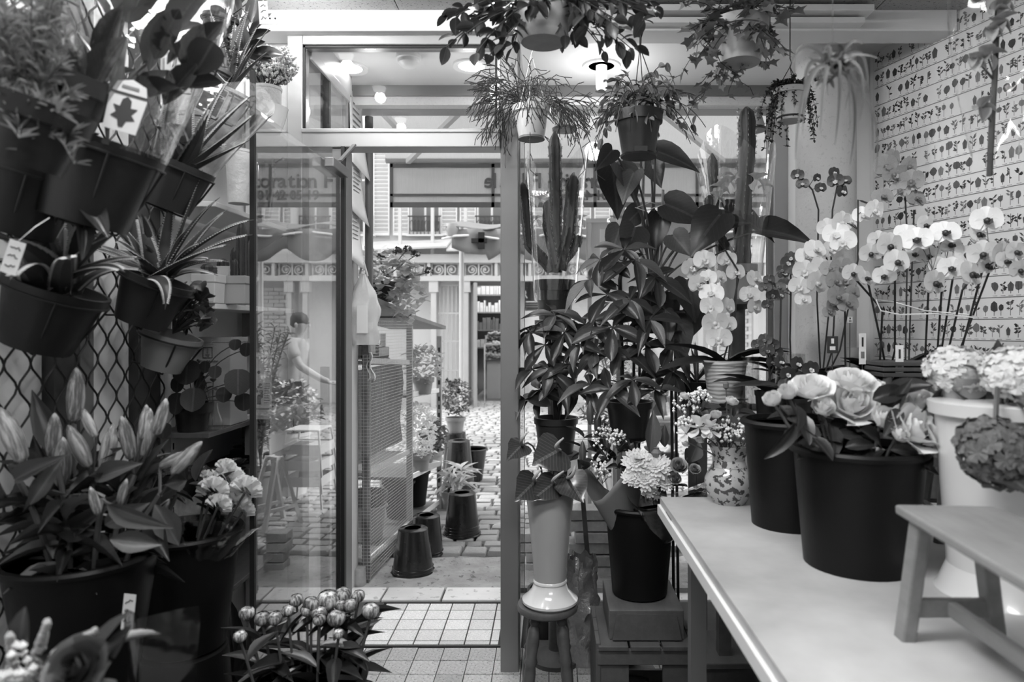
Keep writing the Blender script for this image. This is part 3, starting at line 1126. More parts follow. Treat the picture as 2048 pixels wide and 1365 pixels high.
def mesh_panel(p, q, z0, z1, pitch=.0175):
    b = MB()
    d = (V(q) - V(p))
    L = d.length
    n = int(L / pitch)
    for i in range(n + 1):
        c = V(p) + d * (i / n)
        b.bar(c + V((0, 0, z0)), c + V((0, 0, z1)), 0.0017)
    k = int((z1 - z0) / pitch)
    for j in range(k + 1):
        z = z0 + (z1 - z0) * j / k
        b.bar(V(p) + V((0, 0, z)), V(q) + V((0, 0, z)), 0.0017)
    return stuff(b.build('wire_mesh', mat('pale wire mesh', .5, .5, .1, 30), rk, smooth=False))


mesh_panel(rp(RA) + V((.02, .02, 0)), rp(RB_) + V((.02, 0, 0)), .05, 1.4)
mesh_panel(rp(RA) + V((-.1, -.02, 0)), rp(RA) + V((.03, -.02, 0)), .05, 1.22)
gm = glass('mesh film', .6, .8, .05, .02, 9, .15)
MB().grid(lambda u, v: tuple(rp(RA).lerp(rp(RB_), u) + V((-.05 + .01 * math.sin(u * 9 + v * 7), 0, .64 + .5 * v))), 12, 8).build('tarpaulin', mat('dark tarpaulin', .05, .3, .3, 5, .01, 8), rk)
MB().grid(lambda u, v: tuple(rp(RA) + V((-.1 + .12 * u, -.03 - .008 * math.sin(u * 6 + v * 20), .06 + 1.1 * v))), 8, 16).build('plastic_film', cello2, rk)
MB().tube([tuple(rp(RA) + V((-.03, -.045, 0))), tuple(rp(RA) + V((-.03, -.045, .12)))], [.045, .04], 14).build('post_foot', galv, rk)

t = thing('plastic_bag', 'crumpled translucent plastic bag hanging from the rack post', 'bag', tuple(W(727, 690, 3.48)))


def bagf(u, v):
    a = u * 2 * PI
    w = .075 * (1 - .72 * max(0, (v - .72) / .28)) * (.92 + .12 * math.sin(v * 5))
    n_ = noise.noise((math.cos(a) * 2, math.sin(a) * 2, v * 5)) * .016
    return (math.cos(a) * (w + n_), math.sin(a) * (w * .5 + n_), v * .36 - .0)


MB().grid(bagf, 24, 20).build('bag_body', mat('bag film', .8, .3, .2, 9, .003, 25, transl=.45), t)
MB().bb(-.02, .035, -.052, -.048, .06, .2).build('printed_panel', paper, t, smooth=False)
for sx in (-1, 1):
    MB().tube([(sx * .02, 0, .35), (sx * .012, -.005, .385), (0, 0, .42)], .006, 6).build('handle', mat('bag film'if 0 else 'bag handle film', .5, .3), t)
hk = thing('hook', 'small metal hook on the rack that carries the plastic bag', 'hook', tuple(W(716, 528, 3.48)))
MB().tube([(0, .05, .02), (0, .02, .02), (.008, 0, 0), (.016, 0, .004), (.016, 0, .014)], .004, 6).build('hook_wire', black, hk)

# papers taped to the pier
for i, (y0, y1, z0, z1, lab) in enumerate(((3.33, 3.55, 2.14, 2.5, 'white notice sheet taped highest on the door pier'), (3.34, 3.54, 1.9, 2.16, 'grey curling sheet taped on the door pier under the top notice'), (3.33, 3.5, 1.66, 1.92, 'small torn sheet taped lowest on the door pier'))):
    t = thing('notice_sheet', lab, 'paper', (-.982, (y0 + y1) / 2, z0), 0, 'notices on the door pier')
    d = (y1 - y0) / 2
    MB().grid(lambda u, v: (.004 + .03 * (1 - v) ** 2 * (.4 + u), -d + 2 * d * u, (z1 - z0) * v - .05 * u * (1 - v)), 6, 6).build('sheet', paper, t, solid=.001)
    b = MB()
    for k in range(6):
        b.bb(.012, .0125, -d * .7, d * rnd(.2, .7), (z1 - z0) * (.42 + k * .08), (z1 - z0) * (.44 + k * .08))
    b.build('print', greyink, t, smooth=False)
# white shutter box and downpipe beside the pier
struct(MB().tube([(-.955, 3.6, 1.45), (-.955, 3.6, 2.44)], .022, 10).build('trim_11', mat('dark pipe', .1, .5), None))['label'] = 'dark downpipe on the outer corner of the door pier'

# geranium on the rack
c = W(800, 600, 4.05)
gz = 1.51
t = thing('geranium', 'large sunlit geranium with dark flower heads on top of the rack', 'plant', (c.x - .12, 4.05, gz - .03))
pot(t, .09, .065, .12, darkplastic)
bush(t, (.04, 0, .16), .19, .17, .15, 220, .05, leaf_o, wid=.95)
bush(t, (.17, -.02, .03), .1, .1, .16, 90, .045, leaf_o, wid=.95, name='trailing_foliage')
fl_d = mat('dark red petals', .06, .6, .3, 40)
for px, py in ((738, 500), (762, 516), (795, 504), (831, 511), (815, 500), (858, 545)):
    p = W(px, py, 4.02) - t.location
    b = MB()
    for k in range(26):
        d = rdir(-.3, 1)
        b.add([(0, -.5, 0), (.5, 0, .1), (0, .5, 0), (-.5, 0, .1)], [(0, 1, 2, 3)], frame(p + d * .026, d.cross(V((0, 0, 1))) if abs(d.z) < .9 else V((1, 0, 0)), rnd(0, 6), .022))
    b.build('flower_head', fl_d, t)
    MB().tube(bez((.04, 0, .15), (p.x * .6, p.y * .6, p.z * .8), p), .003, 5).build('stem', stem_m, t)

# seed trays and boxes on the rack shelf
for i, (px, py, lab) in enumerate(((752, 716, 'shallow crate of seedlings on the rack, nearest the post'), (790, 712, 'shallow crate of small plants on the rack behind the first'))):
    p = W(px, py, 3.8 + i * .25)
    t = thing('seed_tray', lab, 'tray', (-1.12, 3.75 + i * .32, RA.z + 1.205 - i * .02), 0, 'seed trays on the rack')
    MB().bb(-.13, .13, -.13, .13, 0, .012).build('bottom', wood_l, t, smooth=False)
    for a in ((-.13, .13, -.13, -.12), (-.13, .13, .12, .13), (-.13, -.12, -.13, .13), (.12, .13, -.13, .13)):
        MB().bb(*a, 0, .06).build('side', wood_l, t, smooth=False)
    bush(t, (0, 0, .06), .11, .11, .04, 60, .035, leaf_m)
t = thing('leaning_board', 'grey triangular board leaning inside the rack', 'board', (-1.1, 4.2, RA.z + 1.165))
MB().prism([(-.12, 0), (.12, 0), (-.1, .26)], .012, Matrix.Rotation(PI / 2, 4, 'X')).build('panel', greyplastic, t, smooth=False)

# pots and buckets around the rack
p = W(768, 1088, 3.92)
z0 = RA.z + .132
bucket('grey_bucket', 'grey plastic bucket on the rack bottom board', (-1.06, 3.98, z0), .102, .082, .2, greyplastic, None, True, 0)
t = thing('black_pot', 'wide black pot nested in the grey bucket', 'pot', (-1.06, 3.98, z0 + .155))
pot(t, .105, .085, .12, blackplastic, with_soil=False)
bucket('upturned_bucket', 'black bucket upside down nearest the door threshold', (Xp(826, 3.75), 3.75, -.022), .112, .08, .25, rings=2, m=gloss_b, up=False, group='upturned black buckets outside')
bucket('upturned_bucket', 'black bucket upside down behind the nearest upturned one', (Xp(853, 4.08), 4.08, -.022), .098, .078, .23, rings=1, m=gloss_b, up=False, group='upturned black buckets outside')
bucket('upturned_bucket', 'tall black bucket upside down standing alone on the cobbles', (Xp(924, 4.4), 4.4, -.005), .112, .088, .27, rings=3, m=gloss_b, up=False, group='upturned black buckets outside')
bucket('upturned_bucket', 'black bucket upside down behind the long-leaved potted plant', (Xp(918, 5.65), 5.65, -.005), .13, .09, .4, rings=2, m=gloss_b, up=False, group='upturned black buckets outside')
bucket('black_bucket', 'upright black bucket standing on the cobbles beyond the rack', (Xp(947, 5.95), 5.95, -.005), .115, .078, .28, m=gloss_b)
bucket('upturned_bucket', 'black bucket upside down carrying the red flowering pot', (Xp(911, 6.4), 6.4, -.005), .12, .095, .35, rings=1, m=gloss_b, up=False, group='upturned black buckets outside')
t = thing('flowering_pot', 'grey pot of small dark flowers on an upturned bucket', 'plant', (Xp(911, 6.4), 6.4, .345))
pot(t, .09, .065, .14, greyplastic)
bush(t, (0, 0, .32), .15, .13, .17, 190, .05, leaf_l)
for k in range(9):
    d = rdir(.1, 1)
    b = MB()
    pc = V((d.x * .14, d.y * .12, .36 + d.z * .15))
    for q in range(12):
        e = rdir()
        b.add([(0, -.5, 0), (.5, 0, .1), (0, .5, 0), (-.5, 0, .1)], [(0, 1, 2, 3)], frame(pc + e * .02, V((e.y, -e.x, .1)), rnd(0, 6), .025))
    b.build('flower_head', fl_d, t)
for i, (x, y, lab) in enumerate(((-.98, 4.55, 'black bucket under the far end of the rack, first'), (-.93, 4.85, 'black bucket under the far end of the rack, second'))):
    bucket('black_bucket', lab, (x - .03, y, RA.z + .1), .1, .075, .24, group='buckets under the rack')
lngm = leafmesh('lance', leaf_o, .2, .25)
t = thing('oleander', 'potted plant with long narrow pale leaves beside the rack foot', 'plant', (Xp(896, 5.05), 5.05, -.01))
pot(t, .062, .05, .13, greyplastic)
for k in range(5):
    q = V((rnd(-.12, .14), rnd(-.1, .1), rnd(.24, .36)))
    MB().tube(bez((0, 0, .1), (q.x * .3, q.y * .3, .25), q), .004, 5).build('stem', stem_m, t)
    for j in range(15):
        d = rdir(-.35, .8)
        s0 = q * rnd(.55, 1)
        s0.z = q.z * rnd(.6, 1)
        inst('leaf', lngm, t, frame(s0, d, rnd(-.5, .5), rnd(.1, .17), .026))
# plants in the far rack bay
for i, (px, py, Y, r, m, lab) in enumerate(((852, 715, 4.6, .13, leaf_o, 'bright variegated bushy pot plant high in the far rack bay'), (846, 790, 4.62, .12, leaf_m, 'bushy pot plant lower in the far rack bay'), (872, 815, 4.9, .1, leaf_m, 'small flowering pot plant at the far rack end'))):
    zt = (RA.z + .915, RA.z + .395, RA.z + .37)[i]
    t = thing('pot_plant', lab, 'plant', (Xp(px, Y) - .02, Y, zt), 0, 'pot plants in the rack')
    pot(t, .07, .052, .11, greyplastic if i != 2 else terracotta)
    bush(t, (0, 0, .2 + (i == 1) * .06), r, r, .13 + .06 * (i == 1), 190, .045, leaf_o if i != 2 else leaf_l, wid=.6)
t = thing('plant_tray', 'white plastic carrying tray on the far rack shelf', 'tray', (-.87, 4.78, RA.z + .39))
MB().lathe([(.09, 0), (.1, .035), (.105, .035), (.095, 0)], 4).build('tray_body', whiteplastic, t, smooth=False)
t = thing('seedling_trays', 'stack of black seedling trays on the rack floor', 'tray', (-.93, 4.62, RA.z + .36))

bpy.data.objects.remove(t)
for i in range(3):
    t = thing('seedling_tray', ('lowest black cell tray beside the rack foot', 'middle black cell tray beside the rack foot', 'topmost black cell tray beside the rack foot')[i], 'tray', (-.84, 4.2 + .02 * i, -.025 + i * .042), .1, 'cell trays beside the rack foot')
    b = MB()
    for x in range(2):
        for y in range(4):
            b.lathe([(.02, 0), (.028, .03), (.024, .03), (.017, .003)], 10, (-.03 + x * .06, -.1 + y * .066, 0))
    stuff(b.build('cells', blackplastic, t))
    for a in ((-.07, .07, -.145, -.13), (-.07, .07, .13, .145), (-.07, -.06, -.145, .145), (.06, .07, -.145, .145)):
        MB().bb(*a, .024, .032).build('tray_rim', blackplastic, t, smooth=False)
rg = thing('rag', 'pale crumpled rag tied to the rack shelf', 'rag', tuple(W(742, 735, 3.6)))
MB().grid(lambda u, v: (.05 * (u - .5) * (1.2 - v) + .01 * math.sin(v * 9), -.03 + .015 * math.sin(u * 12), -.07 + .15 * v), 10, 8).build('cloth', paper, rg, solid=.002)

# ------------------------------------------------------------ street things right of the door (mostly seen mirrored in the door glass)
stm = mat('white stool plastic', .66, .4, .05, 5)
for i in range(3):
    t = thing('plastic_stool', ('white plastic stool, lowest of the stack outside the window', 'white plastic stool, middle of the stack outside the window', 'white plastic stool, topmost of the stack outside the window')[i], 'stool', (.22, 5.15, -.01 + i * .12), .05, 'stacked white stools')
    MB().bb(-.13, .13, -.13, .13, .33, .345).build('seat', stm, t, smooth=False, bevel=.008)
    for sx in (-1, 1):
        for sy in (-1, 1):
            MB().bar((sx * .122, sy * .122, .335), (sx * .162, sy * .162, 0), .012, .012).build('leg', stm, t, smooth=False)
        MB().bar((sx * .139, -.139, .2), (sx * .139, .139, .2), .008, .07).build('rail', stm, t, smooth=False)
        MB().bar((-.139, sx * .139, .2), (.139, sx * .139, .2), .008, .07).build('rail', stm, t, smooth=False)
t = thing('sandwich_board', 'small white A-frame stand on the cobbles outside the window', 'stand', (.26, 4.6, -.01), .6)
for sx in (-1, 1):
    for sy in (-1, 1):
        MB().bar((sx * .1, sy * .14, 0), (sx * .05, sy * .02, .47), .03, .022).build('leg', stm, t, smooth=False)
    MB().bar((sx * .085, -.1, .13), (sx * .085, .1, .13), .02).build('crossbar', stm, t, smooth=False)
MB().bar((-.06, 0, .46), (.06, 0, .46), .04, .02).build('top_rail', stm, t, smooth=False)
random.seed(41)
t = thing('rosemary', 'tall pale bushy rosemary in a pot outside the window', 'plant', (.52, 5.0, -.01))
pot(t, .13, .1, .3, terracotta)
pts, drs = [], []
for k in range(26):
    a, r = rnd(0, 6.28), rnd(.05, .25)
    q = V((r * math.cos(a), r * math.sin(a), rnd(.9, 1.5)))
    st_ = bez((0, 0, .3), (q.x * .2, q.y * .2, q.z * .7), q, 20)
    MB().tube(st_, .003, 4).build('stem', stem_m, t)
    for p in st_[5:]:
        pts.append(p)
        drs.append((0, 0, .7))
small_foliage('foliage', leaf_l, t, pts, .06, k=4, wid=.16, dirs=drs, spread=1)
t = thing('flower_tub', 'tub of small white flowers outside the window', 'plant', (.5, 5.5, -.01))
pot(t, .16, .13, .5, whiteplastic)
bush(t, (0, 0, .68), .25, .22, .2, 200, .07, leaf_m, wid=.4)
bush(t, (0, 0, .78), .22, .2, .15, 60, .04, petal_w, name='blossoms', wid=.9)
# timber stacked outside under the window
plk = mat('stacked timber', .4, .7, .2, 7, grain=10, rand=.25)
random.seed(45)
for i in range(6):
    t = tag(MB().bb(-.2 - rnd(0, .03), .2 + rnd(0, .05), -.07, .07, 0, .055).build('timber_block', plk, None, (.33 + rnd(-.02, .02), 3.75 + rnd(-.02, .02), -.02 + i * .062), smooth=False, bevel=.004),
            ('pale timber block outside the window, lowest of six', 'pale timber block outside the window, second from the bottom', 'pale timber block outside the window, third from the bottom', 'pale timber block outside the window, third from the top', 'pale timber block outside the window, second from the top', 'pale timber block outside the window, topmost of six')[i], 'timber', 'timber stacked outside the window')
for i in range(4):
    tag(MB().bb(-.055, .055, -.05, .05, 0, .05).build('timber_block', plk, None, (-.085 + rnd(-.01, .01), 3.8, -.02 + i * .055), smooth=False, bevel=.004),
        ('short block at the door side of the window, lowest of four', 'short block at the door side of the window, second from the bottom', 'short block at the door side of the window, second from the top', 'short block at the door side of the window, topmost of four')[i], 'timber', 'short blocks outside the door side')
# service sign standing in the street, printed side out
t = thing('street_sign', 'white service sign board outside the window, its lettering seen reversed', 'sign', (Xp(1240, 3.9), 3.9, -.01))
MB().bb(-.115, .115, -.006, .006, 1.55, 1.9).build('panel', mat('sign panel', .8, .6, .05, 5, transl=.6), t, smooth=False)
for ch_, px_ in (('U', 1243), ('P', 1232), ('S', 1219)):
    text(t, ch_, .058, (Xp(px_, 3.9) - t.location.x, 0, Zp(472, 3.9) - t.location.z - .0), (PI / 2, 0, PI), ink, 'letter', depth=.018, bold=.001)
for r_ in (.03, .017):
    MB().tube([(Xp(1243, 3.9) - t.location.x + r_ * math.cos(a_), -.007, Zp(516, 3.9) - t.location.z + r_ * math.sin(a_)) for a_ in [k_ * PI / 10 for k_ in range(21)]], .003, 5).build('printed_ring', ink, t)
MB().bb(-.02, .02, .008, .03, 0, 1.96).build('post', steel, t, smooth=False)
MB().lathe([(.15, 0), (.15, .015), (.03, .03)], 20, (0, .02, 0)).build('foot', steel, t)
# second display of bright small plants, behind the window
for i, (x, y, z, lab) in enumerate(((.52, 4.3, .75, 'bright small-leaved plant on the outdoor stand, nearest the door'), (.85, 4.4, .75, 'bright small-leaved plant on the outdoor stand, middle'), (1.15, 4.35, .75, 'bright small-leaved plant on the outdoor stand, far end'))):
    t = thing('pot_plant', lab, 'plant', (x, y, z), 0, 'plants on the outdoor stand')
    pot(t, .09, .07, .13, greyplastic)
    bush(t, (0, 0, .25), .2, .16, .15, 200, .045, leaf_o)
t = thing('plant_stand', 'pale outdoor plant stand of slats under the window plants', 'stand', (.86, 4.35, -.01))
for i in range(4):
    MB().bb(-.46, .46, -.16 + i * .085, -.09 + i * .085, .735, .755).build('slat', wood_l, t, smooth=False)
for sx in (-.43, .43):
    for sy in (-.14, .14):
        MB().bb(sx - .02, sx + .02, sy - .02, sy + .02, 0, .735).build('leg', wood_l, t, smooth=False)

t = thing('grey_band_panel', 'grey panel on added legs standing in for a frosted window strip', 'panel', (.62, 4.15, -.01))  # free-standing panel made up for the grey band across the window
MB().bb(-.4, .4, -.01, .01, 1.64, 2.0).build('panel', mat('grey panel', .6, .6, .1, 4, transl=.55), t, smooth=False)
MB().bb(-.4, .4, -.014, .014, 1.975, 2.0).build('top_rail', iron, t, smooth=False)
for sx in (-.38, .38):
    MB().bb(sx - .012, sx + .012, -.012, .012, 0, 2.0).build('leg', iron, t, smooth=False)
    MB().bb(sx - .02, sx + .02, -.15, .15, 0, .02).build('foot', iron, t, smooth=False)

for px, lab in ((1129, 'white flared lamp housing under the awning beside the hanging mistletoe cactus'), (1508, 'white flared lamp housing under the awning beside the pillar')):
    t = thing('awning_lamp', lab, 'lamp', (Xp(px, 3.62), 3.62, Zp(262, 3.62)))
    MB().lathe([(.001, .02), (.052, .02), (.055, .03), (.034, .1), (.03, .2), (.033, .235), (.001, .24)], 24).build('housing', whiteplastic, t)
    MB().lathe([(.001, 0), (.064, 0), (.066, .012), (.05, .02), (.001, .02)], 24).build('foot_plate', blackplastic, t)
    MB().tube([(0, 0, .235), (0, 0, .3), (0, -.18, .3)], .01, 8).build('bracket', steel, t)

# ------------------------------------------------------------ passer-by, seen mirrored in the door glass
pm = thing('person', 'person in a loose light shirt walking by with one arm reaching forward', 'person', (1.02, 6.85, -.02), 0)
sk = mat('skin', .4, .55, .1, 10)
shirt = mat('loose shirt', .4, .8, .15, 9, .004, 14)
trous = mat('dark trousers', .09, .8, .2, 9)


def skin_fig(name, joints, edges, m, parent, sub=2, root=0):
    me = bpy.data.meshes.new(name)
    me.from_pydata([j[0] for j in joints], edges, [])
    o = inst(name, me, parent)
    me.materials.append(m)
    md = o.modifiers.new('skin', 'SKIN')
    md.use_smooth_shade = True
    sv = me.skin_vertices[0].data
    for i, j in enumerate(joints):
        r = j[1]
        sv[i].radius = r if isinstance(r, tuple) else (r, r)
        sv[i].use_root = (i == root)
    s_ = o.modifiers.new('sub', 'SUBSURF')
    s_.levels = s_.render_levels = sub
    return o


# walks towards -x, slightly stooped
J = [((0, 0, .82), (.13, .12)), ((-.03, 0, .98), (.12, .12)), ((-.06, 0, 1.14), (.14, .14)), ((-.08, 0, 1.24), (.07, .07)), ((-.1, 0, 1.3), (.05, .05)),
     ((-.115, 0, 1.37), (.085, .075)), ((-.125, 0, 1.43), (.075, .07)),
     ((-.07, -.17, 1.18), .055), ((-.19, -.22, .97), .042), ((-.4, -.2, .84), .034), ((-.47, -.2, .82), .028),
     ((-.07, .17, 1.18), .055), ((.08, .22, .98), .042), ((.12, .2, .77), .034), ((.11, .19, .7), .028),
     ((-.02, -.1, .74), .095), ((-.14, -.1, .44), .062), ((-.2, -.1, .1), .042), ((-.32, -.1, .04), .03),
     ((.04, .1, .74), .095), ((.1, .1, .44), .062), ((.24, .1, .14), .042), ((.14, .1, .05), .03)]
E = [(0, 1), (1, 2), (2, 3), (3, 4), (4, 5), (5, 6), (2, 7), (7, 8), (8, 9), (9, 10), (2, 11), (11, 12), (12, 13), (13, 14), (0, 15), (15, 16), (16, 17), (17, 18), (0, 19), (19, 20), (20, 21), (21, 22)]
skin_fig('body', J, E, sk, pm)
JS = [((0, 0, .78), (.16, .15)), ((-.03, 0, .98), (.145, .14)), ((-.06, 0, 1.13), (.16, .15)), ((-.08, 0, 1.235), (.075, .075)), ((-.07, -.17, 1.18), .075), ((-.15, -.21, 1.03), .068), ((-.07, .17, 1.18), .075), ((.04, .21, 1.03), .068)]
skin_fig('shirt', JS, [(0, 1), (1, 2), (2, 3), (2, 4), (4, 5), (2, 6), (6, 7)], shirt, pm)
JT = [((0, 0, .8), (.15, .14)), ((-.02, -.1, .72), .11), ((-.14, -.1, .44), .078), ((-.2, -.1, .12), .062), ((.04, .1, .72), .11), ((.1, .1, .44), .078), ((.235, .1, .15), .062)]
skin_fig('trousers', JT, [(0, 1), (1, 2), (2, 3), (0, 4), (4, 5), (5, 6)], trous, pm)
MB().lathe([(.001, -.1), (.07, -.07), (.092, 0), (.085, .05), (.05, .085), (.001, .095)], 20, (0, 0, 0), Matrix.Translation((-.1, 0, 1.415)) @ Matrix.Rotation(-.35, 4, 'Y') @ Matrix.Diagonal((.98, .9, .95, 1))).build('hair', mat('dark hair', .03, .6), pm)
MB().lathe([(.001, -.012), (.012, -.008), (.008, .02), (.001, .026)], 8, (0, 0, 0), Matrix.Translation((-.205, 0, 1.365))).build('nose', sk, pm)
for sy in (-1, 1):
    MB().lathe([(.001, -.012), (.011, 0), (.001, .012)], 8, (-.19, sy * .03, 1.39)).build('eye', black, pm)
    MB().lathe([(.001, -.03), (.014, -.015), (.018, .01), (.001, .03)], 8, (-.1, sy * .083, 1.37)).build('ear', sk, pm)
    x, y, z = ((-.47, -.2, .82) if sy < 0 else (.11, .19, .7))
    dv = V((-.9, 0, -.3)) if sy < 0 else V((0, 0, -1))
    MB().box((V((x, y, z)) + dv * .03), (.07, .075, .03), 0).build('palm', sk, pm, bevel=.01)
    for k in range(4):
        b0 = V((x, y - .03 + .02 * k, z)) + dv * .06
        L = (.06, .07, .068, .052)[k]
        MB().tube([b0, b0 + dv * L * .5, b0 + dv * L + V((0, 0, -.02))], [.01, .009, .007], 6).build('finger', sk, pm)
    MB().tube([V((x, y + .035 * sy, z)), V((x, y + .055 * sy, z)) + dv * .03, V((x, y + .05 * sy, z)) + dv * .06], [.011, .01, .008], 6).build('thumb', sk, pm)
for j, sy in ((18, 0), (22, 0)):
    p = V(J[j][0])
    MB().bb(-.12, .1, -.045, .045, -.045, .03).build('shoe', black, pm, (p.x + .05, p.y, p.z), bevel=.015)


# ------------------------------------------------------------ left wall: paper panels, posts and a folding wire gate
random.seed(51)
pap = mat('stained wall paper', .8, .7, .18, 6, .002, 20)
for i, (y0, y1) in enumerate(((.9, 1.6), (1.76, 1.93), (2.06, 2.12))):
    struct(MB().bb(-1.2, -1.192, y0, y1, 0, 2.1).build('trim_%d' % (12 + i), pap, None, smooth=False))['label'] = 'pale paper panel on the left wall behind the wire gate'
for i, (y0, y1, m_) in enumerate(((1.61, 1.7, dark_wall), (1.7, 1.75, alu_d), (1.94, 2.05, dark_wall))):
    struct(MB().bb(-1.2, -1.17, y0, y1, 0, 2.3).build('trim_%d' % (15 + i), m_, None, smooth=False))['label'] = 'upright strip on the left wall behind the wire gate'
gate = thing('wire_gate', 'folding gate of wavy dark diamond wire against the left wall', 'gate', (-1.14, 1.6, .3))
pitch, ht = .074, .1
for k in range(32):
    yc = -.75 + k * pitch * .5 * 1.0
    ph = PI * (k % 2)
    zs = [i * ht / 8 for i in range(int(1.95 / ht * 8))]
    MB().tube([(.002 * (k % 2), yc + .0178 * math.cos(2 * PI * z / ht + ph), z) for z in zs], .0026, 5).build('wire', wire_b, gate)
for z in (0, 1.94):
    MB().tube([(0, -.78, z), (0, .42, z)], .006, 6).build('edge_rod', wire_b, gate)

# shelf upright and shelves
su = thing('wall_shelving', 'white slotted uprights and shelves on the left wall near the door', 'shelving', (-1.19, 2.1, 0))
for y in (.02, .58):
    MB().bb(0, .02, y - .012, y + .012, .2, 2.3).build('upright', whiteplastic, su, smooth=False)
    for k in range(40):
        MB().bb(.0195, .021, y - .003, y + .003, .3 + k * .05, .32 + k * .05).build('slot', black, su, smooth=False) if y < .1 and 5 < k < 22 else None
brd_d = mat('dark shelf board', .07, .4, .2, 8, grain=8)
SHELF = {}
for nm, z, x1, y0, m_ in (('top', 2.0, .27, .0, glass('shelf glass', .85, 1.3, .04)), ('cups', 1.7, .21, -.1, whiteplastic), ('cacti', 1.4, .21, -.1, whiteplastic), ('box', 1.02, .19, -.1, brd_d), ('low', .86, .2, -.05, wood_d), ('bottom', .52, .2, -.05, wood_d)):
    MB().bb(.0, x1, y0, .59, z - .016, z).build('shelf', m_, su, smooth=False, bevel=.002)
    MB().prism([(0, 0), (.16, 0), (0, -.1)], .012, Matrix.Translation((.01, .52, z - .017)) @ Matrix.Rotation(PI / 2, 4, 'X')).build('bracket', alu_d if nm != 'top' else alu, su, smooth=False)
    SHELF[nm] = z


def onshelf(px, Y, z):
    return (Xp(px, Y), Y, z + .001)


# top shelf: bowl with a textured pot of pampas
bl = thing('white_bowl', 'large white tapered planter on the top shelf left of the transom', 'bowl', (-.975, 2.35, 2.001))
MB().lathe([(.001, 0), (.045, 0), (.062, .05), (.07, .085), (.067, .085), (.058, .05), (.04, .008), (.001, .008)], 36).build('bowl', ceramic_w, bl)
pp = thing('pampas_pot', 'textured pale pot with fluffy dried grass standing on the white planter', 'plant', (-.975, 2.35, 2.08))
MB().lathe(pot_prof(.048, .046, .075, .003, .01), 32).build('pot', mat('embossed ceramic', .5, .5, .1, 10, .004, 80), pp)
random.seed(61)
plm = mat('pale plume', .6, .8, .1, 30, rand=.2, transl=.2)
for k in range(80):
    d = V((rnd(-.95, .95), rnd(-.5, .5), 1)).normalized()
    L = rnd(.05, .12)
    s_ = V((d.x * .02, d.y * .02, .065))
    MB().tube([s_, s_ + d * L], .0012, 4).build('stem', stem_m, pp)
    b = MB()
    e = s_ + d * L
    for q in range(18):
        c = e + d * rnd(-.015, .035) + rdir() * .01
        b.lathe([(.001, -.006), (.0055, 0), (.001, .006)], 5, c)
    b.build('plume', plm, pp, smooth=False)
# cups shelf
t = thing('tall_pot', 'tall pale pot on the shelf beside the stack of clear cups', 'pot', (Xp(478, 2.05), 2.05, 1.701))
MB().lathe(pot_prof(.038, .03, .16, .002, .008), 30).build('body', mat('hammered white', .66, .45, .1, 14, .003, 70), t)
for k in range(7):
    t = thing('clear_cup', ('clear flared cup at the bottom of the shelf stack', 'clear flared cup second from the bottom of the shelf stack', 'clear flared cup third from the bottom of the shelf stack', 'clear flared cup in the very middle of the shelf stack', 'clear flared cup third from the top of the shelf stack', 'clear flared cup second from the top of the shelf stack', 'clear flared cup at the top of the shelf stack')[k], 'cup', (Xp(524, 2.3), 2.3, 1.701 + k * .016), 0, 'stack of clear cups')
    MB().lathe([(.028, 0), (.042, .1), (.0445, .102), (.042, .104), (.04, .1), (.027, .002)], 28).build('wall', cello2, t)
    MB().lathe([(.001, .0), (.028, 0), (.027, .004), (.001, .004)], 28).build('base', cello2, t)
t = thing('glass_vase', 'plain cylindrical glass beside the stacked cups', 'vase', (Xp(556, 2.5), 2.5, 1.701))
MB().lathe([(.001, 0), (.034, 0), (.034, .13), (.031, .13), (.031, .006), (.001, .006)], 28).build('body', clear, t)
# cacti shelf
def square_pot(name, label, px, Y, z, w, h, m, cols, group=None):
    t = thing(name, label, 'plant', onshelf(px, Y, z), .0, group)
    MB().lathe([(w * .62, 0), (w * .66, h * .7), (w * .71, h * .72), (w * .71, h), (w * .64, h), (w * .6, h * .8), (.001, h * .8)], 4, (0, 0, 0), Matrix.Rotation(PI / 4, 4, 'Z')).build('pot', m, t, smooth=False, bevel=.003)
    for x, y, r, ch_ in cols:
        MB().lathe([(r * .85, h * .75)] + [(r * (1 + .07 * (i % 2)) * math.sqrt(max(.02, 1 - max(0, (i / 12 - .72) / .28) ** 2)), h * .8 + ch_ * i / 12) for i in range(13)], 16, (x, y, 0), None, lambda a, i: 1 + .14 * math.cos(8 * a)).build('cactus_column', cactus_m, t)
    return t


square_pot('cactus_pot', 'small white square pot with a spiny rosette on the cactus shelf', 418, 2.02, 1.4, .07, .085, ceramic_w, [(0, 0, .02, .05)])
square_pot('cactus_pot', 'tall white square pot behind the small one on the cactus shelf', 446, 2.16, 1.4, .065, .12, ceramic_w, [(0, 0, .016, .05)])
square_pot('cactus_pot', 'grey square pot with tall columnar cacti on the shelf end', 476, 2.1, 1.4, .085, .085, ceramic_g, [(.012, 0, .014, .19), (-.014, .01, .012, .11), (.03, .012, .011, .13), (0, -.02, .009, .07)])
